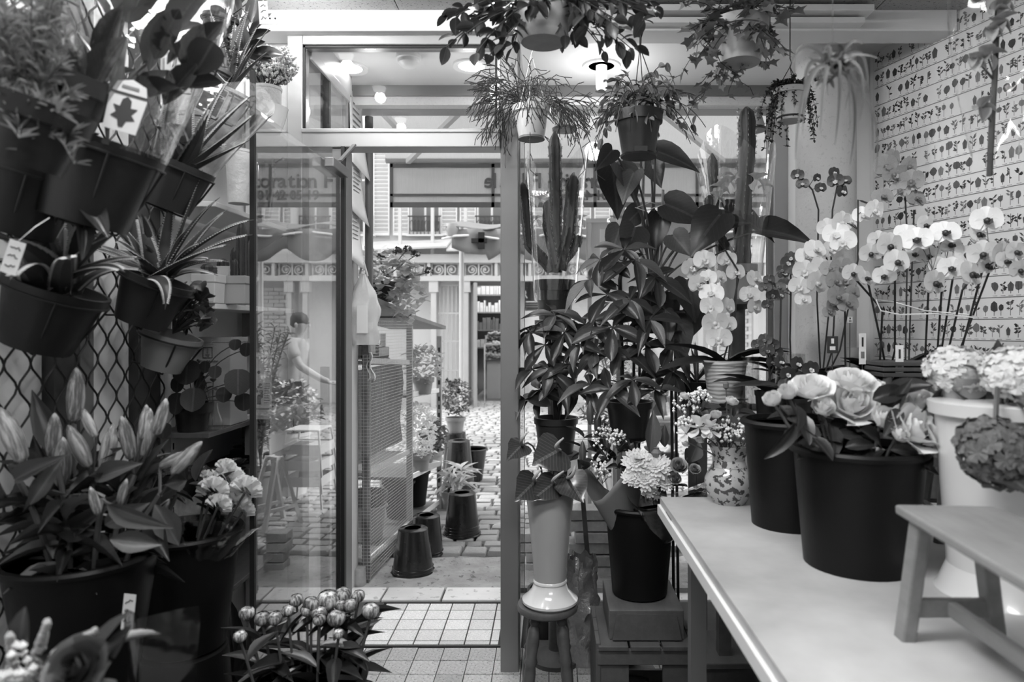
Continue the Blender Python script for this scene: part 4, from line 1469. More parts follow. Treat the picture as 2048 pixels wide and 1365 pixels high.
# box shelf: printed carton, round-leaved plant, little vase, others
bxm = mat('grey carton', .3, .8, .08, 6)
t = thing('carton', 'grey carton with a framed emblem and script lettering on the shelf', 'box', onshelf(432, 2.16, 1.02))
MB().bb(-.065, .055, -.02, .1, 0, .275).build('body', bxm, t, smooth=False, bevel=.002)
MB().bb(-.067, .057, -.022, .1, .262, .278).build('lid', bxm, t, smooth=False)
fz_ = -.0225
for a in ((-.03, .0, .245, .2465), (-.03, .0, .213, .2145), (-.03, -.0285, .213, .246), (-.0015, 0, .213, .246)):
    MB().bb(a[0], a[1], fz_ - .0006, fz_, a[2], a[3]).build('printed_frame', ink, t, smooth=False)
MB().bb(-.017, -.013, fz_ - .0006, fz_, .23, .243).bb(-.022, -.008, fz_ - .0006, fz_, .223, .225).bb(-.02, -.009, fz_ - .0006, fz_, .219, .221).build('printed_emblem', greyink, t, smooth=False)
for x, z in ((-.046, .206), (-.042, .201)):
    MB().lathe([(.0035, 0), (.001, .0008)], 10, (0, 0, 0), Matrix.Translation((x, fz_, z)) @ Matrix.Rotation(PI / 2, 4, 'X')).build('printed_dot', ink, t)
text(t, 'Prunelaboutan', .0105, (-.012, fz_ - .0004, .203), (PI / 2, 0, 0), ink, depth=.0006).name = 'printed_script'
rdm = leafmesh('round', leaf_d, .06, .05)
t = thing('pilea', 'dark pot of round-leaved plant on the shelf by the carton', 'plant', onshelf(385, 2.04, 1.02))
pot(t, .052, .04, .085, blackplastic)
for px, py, r in ((373, 745, 26), (352, 808, 22), (386, 800, 24), (476, 765, 26), (448, 790, 16), (487, 805, 18), (326, 862, 16), (492, 700, 14), (470, 690, 12), (400, 770, 14), (430, 745, 13), (355, 770, 16), (410, 735, 12)):
    Y = 2.0 + rnd(-.06, .06)
    p = W(px, py, Y) - t.location
    rr = r * Y / F
    n_ = V((rnd(-.3, .4), -1, rnd(-.1, .5))).normalized()
    up = (V((0, 0, 1)) - n_ * n_.z).normalized()
    leaf_bt(t, rdm, p + up * rr, p - up * rr, rr * 2, n_)
    MB().tube(bez((0, 0, .08), (p.x * .3, p.y * .3, max(.1, p.z * .9)), p + n_ * -.002, 8), .0016, 5).build('petiole', stem_m, t)
t = thing('jar_vase', 'small clear jar of cut stems behind the round-leaved plant', 'vase', onshelf(425, 2.06, 1.02))
MB().lathe([(.001, 0), (.028, 0), (.03, .03), (.018, .06), (.016, .08), (.014, .08), (.016, .06), (.027, .03), (.025, .004), (.001, .004)], 24).build('jar', clear, t)
for k in range(7):
    p = V((rnd(-.05, .05), rnd(-.03, .03), rnd(.12, .2)))
    MB().tube(bez((0, 0, .01), (0, 0, .09), p), .0014, 5).build('stem', stem_m, t)
    for q in range(3):
        inst('leaf', leafmesh('oval', leaf_m, .2, .1), t, frame(p * (1 - q * .12), rdir(-.2, 1), 0, .03, .018))
# display box end and leaflet seen through the door glass
t = thing('leaflet_card', 'upright printed flower leaflet standing on the white box', 'leaflet', (Xp(525, 2.3), 2.3, 1.045))
MB().box((0, 0, .1), (.062, .003, .2)).build('card', paper, t, smooth=False)
b = MB()
random.seed(9)
for k in range(14):
    x, z = -.012 + rnd(-.013, .013), rnd(.05, .14)
    b.lathe([(rnd(.004, .007), -.0003), (.001, .0003)], 8, (0, 0, 0), Matrix.Translation((x, -.0018, z)) @ Matrix.Rotation(PI / 2, 4, 'X'))
b.bb(-.018, -.004, -.0019, -.0015, .025, .05)
stuff(b.build('printed_bouquet', greyink, t, smooth=False))
b = MB()
for k in range(9):
    b.bb(.006, .026 - rnd(0, .005), -.0019, -.0015, .03 + k * .008, .0315 + k * .008)
for k in range(3):
    b.bb(.006, .026, -.0019, -.0015, .135 + k * .007, .137 + k * .007)
b.bb(-.026, .024, -.0019, -.0015, .008, .011)
stuff(b.build('printed_lines', ink, t, smooth=False))
text(t, 'Orchidées', .014, (0, -.0018, .182), (PI / 2, 0, 0), greyink, depth=.0006)
t = thing('display_box', 'long white box with a dark drop emblem at the shelf end behind the door glass', 'box', (-.955, 2.3, .9))
MB().bb(-.07, .015, 0, .36, 0, .135).build('body', mat('white lacquer box', .62, .5, .05, 5), t, smooth=False, bevel=.003)
MB().bb(-.072, .012, -.003, 0.001, .0, .12).build('end_panel', mat('grey end panel', .12, .5, .1, 6), t, smooth=False)
MB().bb(-.03, .0, -.006, -.002, .1, .12).build('slot', black, t, smooth=False)
dr = [(0, .03)] + [(.011 * math.sin(a), -.012 - .011 * math.cos(a) + .0) for a in [2.3 - k * .46 for k in range(11)]]
MB().prism(dr, .001, Matrix.Translation((.0155, .2, .068)) @ Matrix(((0, 0, 1, 0), (1, 0, 0, 0), (0, 1, 0, 0), (0, 0, 0, 1)))).build('drop_emblem', greyink, t, smooth=False)
for dy in (.04, .32):
    MB().bar((-.04, dy, 0), (-.06, dy, -.06), .02).build('foot', stm, t, smooth=False)
t = thing('succulent', 'dark rosette succulent in a low pot under the white box', 'plant', onshelf(470, 2.05, .86))
pot(t, .035, .028, .045, blackplastic)
for k in range(26):
    a, e = k * 2.4, .25 + k * .045
    inst('leaf', leafmesh('obov', leaf_d, .3, -.2), t, frame((0, 0, .045), (math.cos(a), math.sin(a), e), 0, .045 - k * .0008, .02))
# lower shelf bits
for i, (px, Y, lab) in enumerate(((345, 2.08, 'low dark bark tray on the lower shelf'), (450, 2.4, 'low dark bark tray deeper on the lower shelf'))):
    t = thing('bark_tray', lab, 'tray', onshelf(px, Y, .86) if i == 0 else (-1.08, 2.5, .861), 0, 'bark trays')
    MB().bb(-.06, .06, -.07, .07, 0, .03).build('tray_body', blackplastic, t, smooth=False)
    b = MB()
    for k in range(40):
        b.box((rnd(-.05, .05), rnd(-.06, .06), .03 + rnd(0, .012)), (.025, .012, .008), rnd(0, 6))
    stuff(b.build('bark', wood_d, t, smooth=False))

# ------------------------------------------------------------ pots hung on the gate in wire holders
spk = mat('pale spines', .5, .5, .1, 9)


def aloe_leaf(t, p0, p1, p2, w, th=.45):
    """tapering toothed leaf through base, control, tip"""
    n = 14
    pts = bez(p0, p1, p2, n)
    b = MB()
    vs, fs = [], []
    for i, p in enumerate(pts):
        d = (pts[min(i + 1, n)] - pts[max(0, i - 1)]).normalized()
        x = d.cross(V((0, -.5, 1))).normalized()
        z = x.cross(d)
        r = w * .5 * (1 - (i / n) ** 1.6) + .0008
        for a in range(6):
            q = 2 * PI * a / 6
            vs.append(p + x * (r * math.cos(q)) + z * (r * th * math.sin(q) - r * .25 * math.cos(q) ** 2 * -1))
    for i in range(n):
        for a in range(6):
            e = (a + 1) % 6
            fs.append((i * 6 + a, i * 6 + e, (i + 1) * 6 + e, (i + 1) * 6 + a))
    b.add(vs, fs)
    lf = b.build('leaf', aloe_m, t)
    b = MB()
    for i in range(1, 3 * n - 3):
        f = i / (3 * n)
        k = int(f * n)
        p = pts[k].lerp(pts[k + 1], f * n - k)
        d = (pts[k + 1] - pts[k]).normalized()
        x = d.cross(V((0, -.5, 1))).normalized()
        z = x.cross(d)
        r = w * .5 * (1 - f ** 1.6)
        for s_ in (-1, 1):
            o = p + x * (r * s_ * .97) + z * r * .25
            h = w * .2
            b.add([o - d * h * .5, o + d * h * .5, o + z * h * .3, o + x * s_ * h + d * h * .5], [(0, 1, 3), (1, 2, 3), (2, 0, 3)])
    b.build('spines', spk, lf, smooth=False)


def hung_pot(label, px, py, Y, rt, rb, h, tilt, m, cat='plant', name='hung_pot', yaw=0):
    """tilted pot: px, py is its rim centre; tilt leans the mouth into the room"""
    c = W(px, py, Y)
    R = Matrix.Rotation(tilt, 4, 'Y') @ Matrix.Rotation(yaw, 4, 'X')
    base = c - R.to_3x3() @ V((0, 0, h))
    t = thing(name, label, cat, base)
    pot(t, rt, rb, h, m, .006, .02, mtx=R)
    hd = thing('wire_holder', 'black wire holder gripping the ' + ' '.join(label.split()[:10]), 'holder', base)
    rr = rt * .96
    ring = [R.to_3x3() @ V((rr * math.cos(a), rr * math.sin(a), h * .86)) + R.to_3x3() @ V((0, 0, 0)) for a in [k * PI / 12 for k in range(25)]]
    ring = [p + (p - R.to_3x3() @ V((0, 0, h * .86))).normalized() * .008 for p in ring]
    MB().tube(ring, .0026, 5, False).build('ring', wire_b, hd)
    for a in (-.9, .35):
        f = R.to_3x3() @ V(((rr + .008) * math.cos(a), (rr + .008) * math.sin(a), h * .86))
        g_ = R.to_3x3() @ V((rb * .8 * math.cos(a), rb * .8 * math.sin(a), -.006))
        MB().tube([f, f.lerp(g_, .5) + R.to_3x3() @ V((.004 * math.cos(a), .004 * math.sin(a), 0)), g_, R.to_3x3() @ V((-rb, 0, -.004)), V((-1.14 - base.x, 0, .02))], .0026, 5).build('arm', wire_b, hd)
    return t, c - base, R


random.seed(71)
t, o, R = hung_pot('large black pot with a broad aloe hung lowest on the wire gate', 117, 572, 1.42, .095, .066, .135, .36, blackplastic)
L0 = lambda px, py, Y: W(px, py, Y) - t.location
for (tx, ty, tY, cx, cy, w) in ((-20, 475, 1.25, 60, 470, 62), (60, 395, 1.3, 80, 470, 55), (195, 415, 1.35, 150, 450, 58), (285, 400, 1.4, 200, 470, 52), (20, 560, 1.2, 60, 500, 45), (230, 470, 1.3, 180, 490, 50), (-30, 400, 1.3, 30, 460, 55), (140, 520, 1.2, 130, 500, 40), (130, 380, 1.45, 120, 470, 50), (250, 545, 1.3, 200, 510, 38), (-10, 520, 1.35, 50, 520, 40)):
    aloe_leaf(t, o + V((rnd(-.03, .03), rnd(-.03, .03), -.01)), L0(cx, cy, tY + .05), L0(tx, ty, tY), w * 1.4 / F)
for k in range(8):
    a_ = rnd(-1.2, 1.5)
    L_ = rnd(.1, .19)
    p2 = o + V((math.sin(a_) * L_, rnd(-.09, .09), math.cos(a_) * L_ * .75))
    aloe_leaf(t, o + V((rnd(-.03, .03), rnd(-.03, .03), -.01)), o + (p2 - o) * .5 + V((0, 0, .035)), p2, rnd(.03, .045))
t, o, R = hung_pot('black pot with a spiny aloe hung in the middle of the wire gate', 318, 556, 1.75, .086, .06, .125, .4, darkplastic)
for (tx, ty, tY, cx, cy, w) in ((508, 440, 1.75, 430, 450, 26), (505, 470, 1.7, 420, 480, 26), (455, 420, 1.8, 400, 460, 28), (440, 395, 1.75, 380, 440, 26), (405, 340, 1.7, 370, 430, 26), (420, 520, 1.65, 370, 510, 26), (275, 430, 1.7, 300, 490, 30), (230, 480, 1.65, 270, 500, 28), (350, 350, 1.8, 340, 440, 26), (460, 490, 1.62, 390, 500, 22), (330, 620, 1.6, 345, 540, 24), (200, 520, 1.7, 250, 520, 26)):
    aloe_leaf(t, o + V((rnd(-.03, .03), rnd(-.03, .03), -.01)), L0(cx, cy, tY), L0(tx, ty, tY), w * 1.75 / F)
for k in range(14):
    a_ = rnd(-1.2, 1.5)
    L_ = rnd(.1, .22)
    p2 = o + V((math.sin(a_) * L_, rnd(-.09, .09), math.cos(a_) * L_ * .75))
    aloe_leaf(t, o + V((rnd(-.03, .03), rnd(-.03, .03), -.01)), o + (p2 - o) * .5 + V((0, 0, .035)), p2, rnd(.02, .032))
t, o, R = hung_pot('grey pot with a curly-leaved plant hung at the gate edge', 345, 668, 1.86, .076, .05, .1, .32, mat('grey hanging pot', .2, .5, .15, 6))
crl = leafmesh('round', leaf_m, .5, .6, .04)
for k in range(46):
    p = L0(375 + rnd(-32, 55), 610 + rnd(-45, 45), 1.86 + rnd(-.05, .05))
    inst('leaf', crl, t, frame(p, rdir(-.4, .9), rnd(-1, 1), rnd(.025, .04), .035))
    MB().tube([o * 1.0, o.lerp(p, .6) + V((0, 0, .01)), p], .0012, 4).build('petiole', stem_m, t)
t, o, R = hung_pot('dark pot with a toothed aloe wrapped in cellophane on the upper gate', 366, 328, 1.72, .076, .056, .12, .38, darkplastic)
for (tx, ty, tY, cx, cy, w) in ((346, 170, 1.7, 340, 250, 40), (395, 165, 1.7, 370, 250, 38), (505, 190, 1.75, 440, 240, 40), (512, 225, 1.7, 450, 280, 38), (465, 150, 1.75, 400, 240, 36), (330, 240, 1.65, 340, 290, 34), (500, 280, 1.7, 440, 310, 30), (420, 210, 1.62, 400, 280, 40)):
    aloe_leaf(t, o + V((rnd(-.02, .02), rnd(-.02, .02), -.01)), L0(cx, cy, tY), L0(tx, ty, tY), w * 1.7 / F)
for k in range(9):
    a_ = rnd(-1.2, 1.5)
    L_ = rnd(.09, .19)
    p2 = o + V((math.sin(a_) * L_, rnd(-.09, .09), math.cos(a_) * L_ * .75))
    aloe_leaf(t, o + V((rnd(-.03, .03), rnd(-.03, .03), -.01)), o + (p2 - o) * .5 + V((0, 0, .035)), p2, rnd(.025, .04))


def wrap(label, c, d, r0, r1, L, seed, m=cello2, n=30, name='cellophane_wrap', up=None):
    """flared sheet rolled round a plant, open and ruffled at the top"""
    d = V(d).normalized()
    t = thing(name, label, 'wrapping', c)
    M = frame((0, 0, 0), d, 0, 1)

    def f(u, v):
        a = u * 2 * PI * 1.04
        r = r0 + (r1 - r0) * v + (.12 * v * v) * (r1) * math.sin(3 * a + seed) + .05 * r1 * v * noise.noise((math.cos(a) * 3, math.sin(a) * 3, v * 3 + seed))
        fold = .03 * r1 * abs(math.sin(a * 5 + seed))
        return (math.cos(a) * (r + fold), v * L + .16 * L * v * v * math.sin(2 * a + seed), math.sin(a) * (r + fold))
    MB().grid(f, n, 10, M).build('sheet', m, t)
    return t


wrap('cellophane cone around the toothed aloe on the upper gate', W(366, 335, 1.72), (.45, -.05, .9), .07, .12, .24, 1.3)
# big dark potted tree wrapped in cellophane, with a leaf-print label
t, o, R = hung_pot('large dark pot of broad dark leaves wrapped in tall cellophane at upper left', 215, 285, 1.3, .1, .075, .16, .3, blackplastic)
bigd = leafmesh('oval', leaf_d, .25, .25)
for k in range(34):
    p = L0(rnd(110, 400), rnd(-40, 210), 1.3 + rnd(-.06, .07))
    d = (p - o).normalized() + rdir() * .5
    inst('leaf', bigd, t, frame(p, d, rnd(-.5, .5), rnd(.08, .13), rnd(.04, .065)))
    if k % 3 == 0:
        MB().tube(bez(o, o + V((0, 0, .1)), p), .003, 5).build('stem', stem_d, t)
wrap('tall cellophane sleeve around the dark leafy plant at upper left', W(212, 300, 1.3), (.22, 0, .98), .1, .17, .36, .4)
tg = thing('plant_label', 'white label printed with a dark oak-like leaf stuck in the wrapped pot', 'label', W(238, 262, 1.2))
lo = [(-.03, 0), (.03, 0), (.034, .06), (.026, .085), (0, .093), (-.026, .085), (-.034, .06)]
M0 = Matrix.Rotation(PI / 2, 4, 'X')
MB().prism(lo, .0015, Matrix.Rotation(.28, 4, 'Y') @ M0).build('card', mat('label card', .5, .6), tg, smooth=False)
lf = [(-.004, .008), (-.008, .02), (-.022, .024), (-.014, .032), (-.022, .044), (-.01, .043), (-.008, .056), (0, .062), (.008, .056), (.01, .043), (.022, .044), (.014, .032), (.022, .024), (.008, .02), (.004, .008)]
MB().prism(lf, .0006, Matrix.Rotation(.28, 4, 'Y') @ Matrix.Translation((0, -.0014, 0)) @ M0).build('printed_leaf', ink, tg, smooth=False)
MB().prism([(-.034, .064), (.034, .064), (.033, .068), (-.033, .068)], .0006, Matrix.Rotation(.28, 4, 'Y') @ Matrix.Translation((0, -.0014, 0)) @ M0).build('printed_band', ink, tg, smooth=False)
MB().prism([(-.016, .076), (.016, .076), (.015, .081), (-.015, .081)], .0006, Matrix.Rotation(.28, 4, 'Y') @ Matrix.Translation((0, -.0014, 0)) @ M0).build('printed_word', greyink, tg, smooth=False)
# upper small pots
t, o, R = hung_pot('small grey pot with a fine bushy herb near the top of the gate', 428, 135, 1.98, .05, .038, .09, .3, mat('grey pot plastic', .22, .4))
bush(t, o + V((.01, 0, .04)), .06, .05, .06, 90, .02, leaf_m)
tg = thing('photo_label', 'dark glossy plant photo label hanging in front of the small grey pot', 'label', W(412, 225, 1.88))
ro = [(-.034, .0), (-.03, -.006), (.03, -.006), (.034, .0), (.034, .075), (.03, .08), (-.03, .08), (-.034, .075)]
Rl = Matrix.Rotation(.45, 4, 'Y')
MB().prism(ro, .0015, Rl @ M0).build('card', mat('label border', .4, .5), tg, smooth=False)
MB().tube([Rl @ V((0, 0, .08)), Rl @ V((.0, .03, .1)), W(428, 140, 1.95) - tg.location], .0012, 4).build('string', wire_l, tg)
MB().prism([(-.031, 0), (.031, 0), (.031, .052), (-.031, .052)], .0006, Rl @ Matrix.Translation((0, -.0013, 0)) @ M0).build('photo', mat('label photo', .08, .3, .9, 60), tg, smooth=False)
MB().prism([(-.031, .06), (.031, .06), (.031, .076), (-.031, .076)], .0006, Rl @ Matrix.Translation((0, -.0013, 0)) @ M0).build('title_band', mat('label band', .12, .4), tg, smooth=False)
MB().prism([(-.02, .0545), (.024, .0545), (.024, .0575), (-.02, .0575)], .0006, Rl @ Matrix.Translation((0, -.0013, 0)) @ M0).build('printed_word', ink, tg, smooth=False)
t, o, R = hung_pot('pale pot with upright spiny leaves beside the photo label', 462, 182, 2.0, .055, .042, .09, .35, terracotta)
for (tx, ty, tY, cx, cy, w) in ((520, 45, 2, 480, 110, 22), (505, 90, 1.95, 480, 130, 20), (500, 10, 2, 470, 90, 22), (440, 60, 2, 450, 120, 20), (545, 50, 1.95, 500, 100, 18), (470, 40, 2.05, 465, 110, 22), (540, 100, 1.9, 500, 130, 18), (420, 20, 2.0, 440, 100, 22)):
    aloe_leaf(t, o, L0(cx, cy, tY), L0(tx, ty, tY), w * 1.5 / F)
t, o, R = hung_pot('dark pot with a cut-leaved shrub at the very top of the gate', 450, 40, 2.1, .06, .05, .1, .2, blackplastic)
zz = leafmesh('oval', leaf_d, .15, .1)
for px, py, a in ((495, 40, .4), (508, 15, .2), (520, 45, .7), (485, 75, -.2), (470, 10, -.3), (500, 90, 1.2), (515, 110, 1.9), (535, 105, 1.6), (455, -10, -.1), (480, -15, .3), (525, 0, .5), (460, 60, -.6), (512, 70, 1.1), (440, 30, -.8)):
    p = L0(px, py, 2.05 + rnd(-.04, .04))
    leaf_bt(t, zz, p - V((math.sin(a), 0, math.cos(a))) * .045, p + V((math.sin(a), 0, math.cos(a))) * .045, .045, V((rnd(-.6, .6), -1, .4)))
    MB().tube([o, o.lerp(p, .6) + V((0, 0, .015)), p - V((math.sin(a), 0, math.cos(a))) * .045], .002, 5).build('stem', stem_d, t)
# price tags
for i, (px, py, Y, w, h, tl, lab) in enumerate(((527, 25, 1.95, 18, 46, -.06, 'narrow white price tag hanging at the top of the gate'), (26, 515, 1.15, 34, 68, .32, 'white price tag tilted on the large aloe at far left'), (257, 1225, 1.33, 24, 72, .1, 'white handwritten price tag on the rim of the lily bucket'))):
    s_ = Y / F
    t = thing('price_tag', lab, 'tag', W(px, py, Y))
    R_ = Matrix.Rotation(tl, 4, 'Y')
    MB().box((0, 0, 0), (w * s_, .0012, h * s_), None).build('card', paper, t, smooth=False).rotation_euler = (0, tl, 0)
    b = MB()
    random.seed(80 + i)
    for k in range(3):
        z = h * s_ * (.28 - .26 * k)
        b.tube([R_ @ V((w * s_ * (-.3 + .12 * q), -.0012, z + h * s_ * rnd(-.07, .07))) for q in range(6)], .0011, 4)
    stuff(b.build('handwriting', ink, t))
    if i < 2:
        MB().tube([R_ @ V((0, 0, h * s_ * .5)), R_ @ V((.004, .02, h * s_ * .5 + .03)), R_ @ V((0, .05, h * s_ * .5 + .05))], .0008, 4).build('string', wire_l, t)
# feathery asparagus at the far upper left, close to the lens
random.seed(90)
t = thing('feathery_shrub', 'feathery fine-leaved shrub hanging at the far upper left, out of focus', 'plant', W(40, 330, 1.05))
t2, d_, R = None, None, None
pot(t, .07, .055, .1, blackplastic, mtx=Matrix.Rotation(.3, 4, 'Y'))
pts, drs = [], []
for k in range(60):
    q = L0 = W(rnd(-60, 150), rnd(-60, 330), 1.05 + rnd(-.08, .1)) - t.location
    st_ = bez((.03, 0, .08), (q.x * .4, q.y * .5, max(.1, q.z * .8)), q, 14)
    MB().tube(st_, .0012, 4).build('stem', stem_m, t)
    for p in st_[3:]:
        pts.append(p)
        drs.append((q.x, q.y, q.z + .2))
small_foliage('needles', leaf_l, t, pts, .03, k=5, wid=.1, dirs=[V(d).normalized() for d in drs], spread=1.1)
t = thing('strap_leaf_plant', 'broad strap-leaved plant hanging behind the feathery shrub', 'plant', W(120, 250, 1.2))
pot(t, .06, .05, .09, darkplastic, mtx=Matrix.Rotation(.3, 4, 'Y'))
stp = leafmesh('strap', leaf_m, .15, .3)
for tx, ty, w in ((50, -30, 50), (95, -10, 50), (140, 60, 44), (20, 60, 46), (-20, 120, 40), (70, 30, 50)):
    p = W(tx, ty, 1.2 + rnd(-.05, .05)) - t.location
    leaf_bt(t, stp, V((.03, 0, .08)), p, w * 1.2 / F, V((rnd(-.5, .5), -1, .5)))
# more broken background foliage along the upper gate
t, o, R = hung_pot('dark pot of mixed foliage hung above the lowest aloe', 60, 330, 1.28, .09, .07, .13, .3, blackplastic)
for k in range(30):
    p = W(rnd(10, 200), rnd(180, 400), 1.33 + rnd(-.07, .03)) - t.location
    d = (p - o).normalized() + rdir() * .6
    inst('leaf', bigd, t, frame(p, d, rnd(-.6, .6), rnd(.06, .12), rnd(.03, .05)))
    MB().tube([o, o.lerp(p, .5) + V((0, 0, .02)), p], .002, 4).build('stem', stem_d, t)

# ------------------------------------------------------------ tall black buckets with lilies and white flowers
random.seed(101)
Yl = 1.42
zb1 = Zp(1105, Yl)
c1 = V((Xp(165, Yl), Yl, zb1 - .36))
bucket('flower_bucket', 'tall black bucket full of budding lilies at lower left', tuple(c1), .138, .088, .36)
Yw = 1.8
c2 = V((Xp(370, Yw), Yw, Zp(1058, Yw) - .31))
bucket('flower_bucket', 'tall black bucket holding a wrapped bunch of white flowers', tuple(c2), .135, .1, .31)
bucket('upturned_bucket', 'black bucket upside down under the white flower bucket', (c2.x, c2.y, c2.z - .3), .125, .105, .3, up=False)
std = thing('bucket_stand', 'dark wooden bench carrying the black flower buckets at lower left', 'bench', (-.96, 1.6, 0))
zt_ = c2.z - .3
MB().bb(-.17, .17, -.36, .36, zt_ - .03, zt_).build('top', wood_d, std, smooth=False)
for sx in (-.15, .15):
    for sy in (-.33, .33):
        MB().bb(sx - .02, sx + .02, sy - .02, sy + .02, 0, zt_ - .03).build('leg', wood_d, std, smooth=False)
bucket('upturned_bucket', 'black bucket upside down under the lily bucket', (c1.x, c1.y, zt_), .12, .1, c1.z - zt_, up=False)
# lilies
lil = leafmesh('lance', leaf_d, .35, .2)
lil2 = leafmesh('lance', mat('lily leaf', .075, .42, .25, 9, rand=.35, transl=.2, rib=.5), .3, .15)
bud = MB().lathe([(.06, 0), (.15, .06), (.21, .25), (.23, .45), (.2, .68), (.12, .88), (.05, .97), (.001, 1)], 18, (0, 0, 0), Matrix.Rotation(-PI / 2, 4, 'X'), lambda a, i: 1 + .16 * math.cos(3 * a)).mesh('bud', bud_m)


def lily(label, stem_px, buds, leaves, Y):
    t = thing('lily_stem', label, 'flower', (c1.x + (W(*stem_px, Y).x - c1.x) * .35, Y * .3 + c1.y * .7, c1.z + .12), 0, 'lilies in the black bucket')
    top = W(*stem_px, Y) - t.location
    MB().tube(bez((0, 0, 0), (0, 0, top.z * .6), top, 8), .0055, 7).build('stem', stem_m, t)
    for (px, py, L, a) in buds:
        s_ = Y / F
        base = W(px, py, Y + rnd(-.04, .04)) - t.location
        d = V((math.sin(a), rnd(-.25, .25), math.cos(a)))
        inst('bud', bud, t, frame(base, d, rnd(0, 3), L * s_, L * s_ * .66, L * s_ * .66))
        MB().tube(bez(top, top.lerp(base, .5) + V((0, 0, -.01)), base), .003, 5).build('pedicel', stem_m, t)
    for (bx, by, tx, ty, w) in leaves:
        dy = rnd(-.06, .06)
        leaf_bt(t, random.choice((lil, lil2)), W(bx, by, Y + dy) - t.location, W(tx, ty, Y + dy + rnd(-.08, .05)) - t.location, w * Y / F, V((rnd(-.6, .6), -1, rnd(0, .6))))
    return t


lily('lily stem with one tall slim bud above the others', (148, 850), [(146, 845, 110, 0)], [(140, 930, 55, 780, 46), (150, 960, 230, 890, 30)], 1.5)
lily('lily stem with a fat pale bud leaning off the left edge', (20, 930), [(45, 925, 120, -.4)], [(20, 1000, -30, 930, 40), (60, 1010, 120, 920, 34), (30, 960, 110, 915, 36)], 1.3)
lily('lily stem with paired buds in the left half of the bucket', (115, 930), [(105, 915, 95, .15), (122, 975, 105, .08)], [(110, 1010, 0, 965, 44), (120, 1050, 10, 1010, 40), (125, 1080, 225, 1000, 36), (118, 980, 50, 870, 40)], 1.38)
lily('lily stem with spreading buds in the middle of the bucket', (185, 960), [(178, 935, 92, -.3), (205, 945, 100, .1), (192, 875, 65, -.5)], [(190, 1000, 130, 1080, 34), (200, 1020, 290, 960, 38), (190, 960, 270, 925, 40), (200, 1060, 110, 1120, 36)], 1.42)
lily('lily stem with a cluster of pale buds on the right side', (270, 950), [(262, 920, 90, -.15), (290, 915, 100, .12), (272, 930, 55, .2), (283, 880, 70, .0), (312, 870, 75, .3)], [(270, 1000, 340, 900, 36), (280, 1020, 360, 970, 40), (275, 980, 320, 880, 30)], 1.46)
lily('lily stem with a bud hanging low at the bucket centre', (205, 1000), [(196, 1030, 58, -.15), (240, 1010, 55, .3)], [(210, 1050, 290, 1010, 44), (215, 1010, 330, 1060, 40), (200, 1060, 90, 1060, 44), (220, 1080, 320, 1090, 42)], 1.32)
lily('lily stem with a half open bloom pointing right', (320, 990), [(345, 950, 85, .7), (320, 935, 70, 1.1), (310, 1050, 70, .6)], [(310, 1010, 360, 1095, 50), (300, 1040, 330, 1110, 40), (330, 970, 380, 960, 34), (290, 1060, 350, 1000, 36)], 1.4)
for k in range(3):
    t = thing('lily_stem', ('leafy lily stem filling the back of the bucket', 'leafy lily stem filling the left of the bucket', 'leafy lily stem filling the front of the bucket')[k], 'flower', tuple(c1 + V(((.04, -.05, .0)[k], (.05, 0, -.05)[k], .12))), 0, 'lilies in the black bucket')
    MB().tube([(0, 0, 0), (.01, 0, .2), (.0, .01, .38)], .005, 6).build('stem', stem_m, t)
    for j in range(26):
        a = j * 2.4
        z = .18 + .2 * j / 26
        inst('leaf', random.choice((lil, lil2)), t, frame((0, 0, z), (math.cos(a), math.sin(a) * .8, rnd(-.2, .9)), rnd(-.3, .3), rnd(.1, .16), rnd(.025, .038)))
# white ruffled blooms in cellophane
t = thing('white_bouquet', 'bunch of ruffled white flowers wrapped in crinkled clear film', 'bouquet', tuple(c2 + V((.02, 0, .16))))
o = t.location


def ruffle(r, n=26, seed=0):
    random.seed(seed)
    b = MB()
    for k in range(n):
        a = k * 2.4
        e = 1 - k / n * .9
        d = V((math.cos(a) * math.sqrt(1 - e * e), math.sin(a) * math.sqrt(1 - e * e), e))
        x = d.orthogonal().normalized()
        y = d.cross(x)
        w = r * .75

        def f(u, v):
            p = x * ((u - .5) * w) + d * (r * (.35 + .65 * v)) + y * (.14 * r * math.sin(u * 9 + k) * v)
            return p
        b.grid(f, 5, 3)
    return b


rm = [ruffle(1, 26, k).mesh('bloom', petal_w) for k in range(2)]
for i, (px, py, r) in enumerate(((425, 985, 30), (455, 965, 34), (490, 985, 32), (470, 1010, 30), (435, 1015, 26), (485, 1025, 24), (450, 940, 22), (415, 960, 20))):
    p = W(px, py, Yw - .02 + rnd(-.05, .05)) - o
    inst('bloom', rm[i % 2], t, frame(p, (rnd(-.3, .3), -1, .7), 0, r * Yw / F))
    MB().tube([(0, 0, 0), (p.x * .5, p.y, p.z * .5), p], .003, 5).build('stem', stem_m, t)
for k in range(14):
    p = W(rnd(345, 440), rnd(960, 1050), Yw + rnd(-.05, .05)) - o
    inst('leaf', bigd, t, frame(p, V((rnd(-1, .6), rnd(-.6, .2), .7)), rnd(-.5, .5), .085, .045))
wrap('crinkled clear film around the ruffled white flowers', c2 + V((.02, -.01, .2)), (.3, -.1, .95), .06, .13, .2, 2.2)
pg_ = thing('paper_cone', 'white paper slip standing behind the ruffled flowers', 'paper', W(408, 985, 1.9))
MB().prism([(-.012, 0), (.014, 0), (.006, .07), (-.018, .08)], .002, M0).build('slip', paper, pg_, smooth=False)

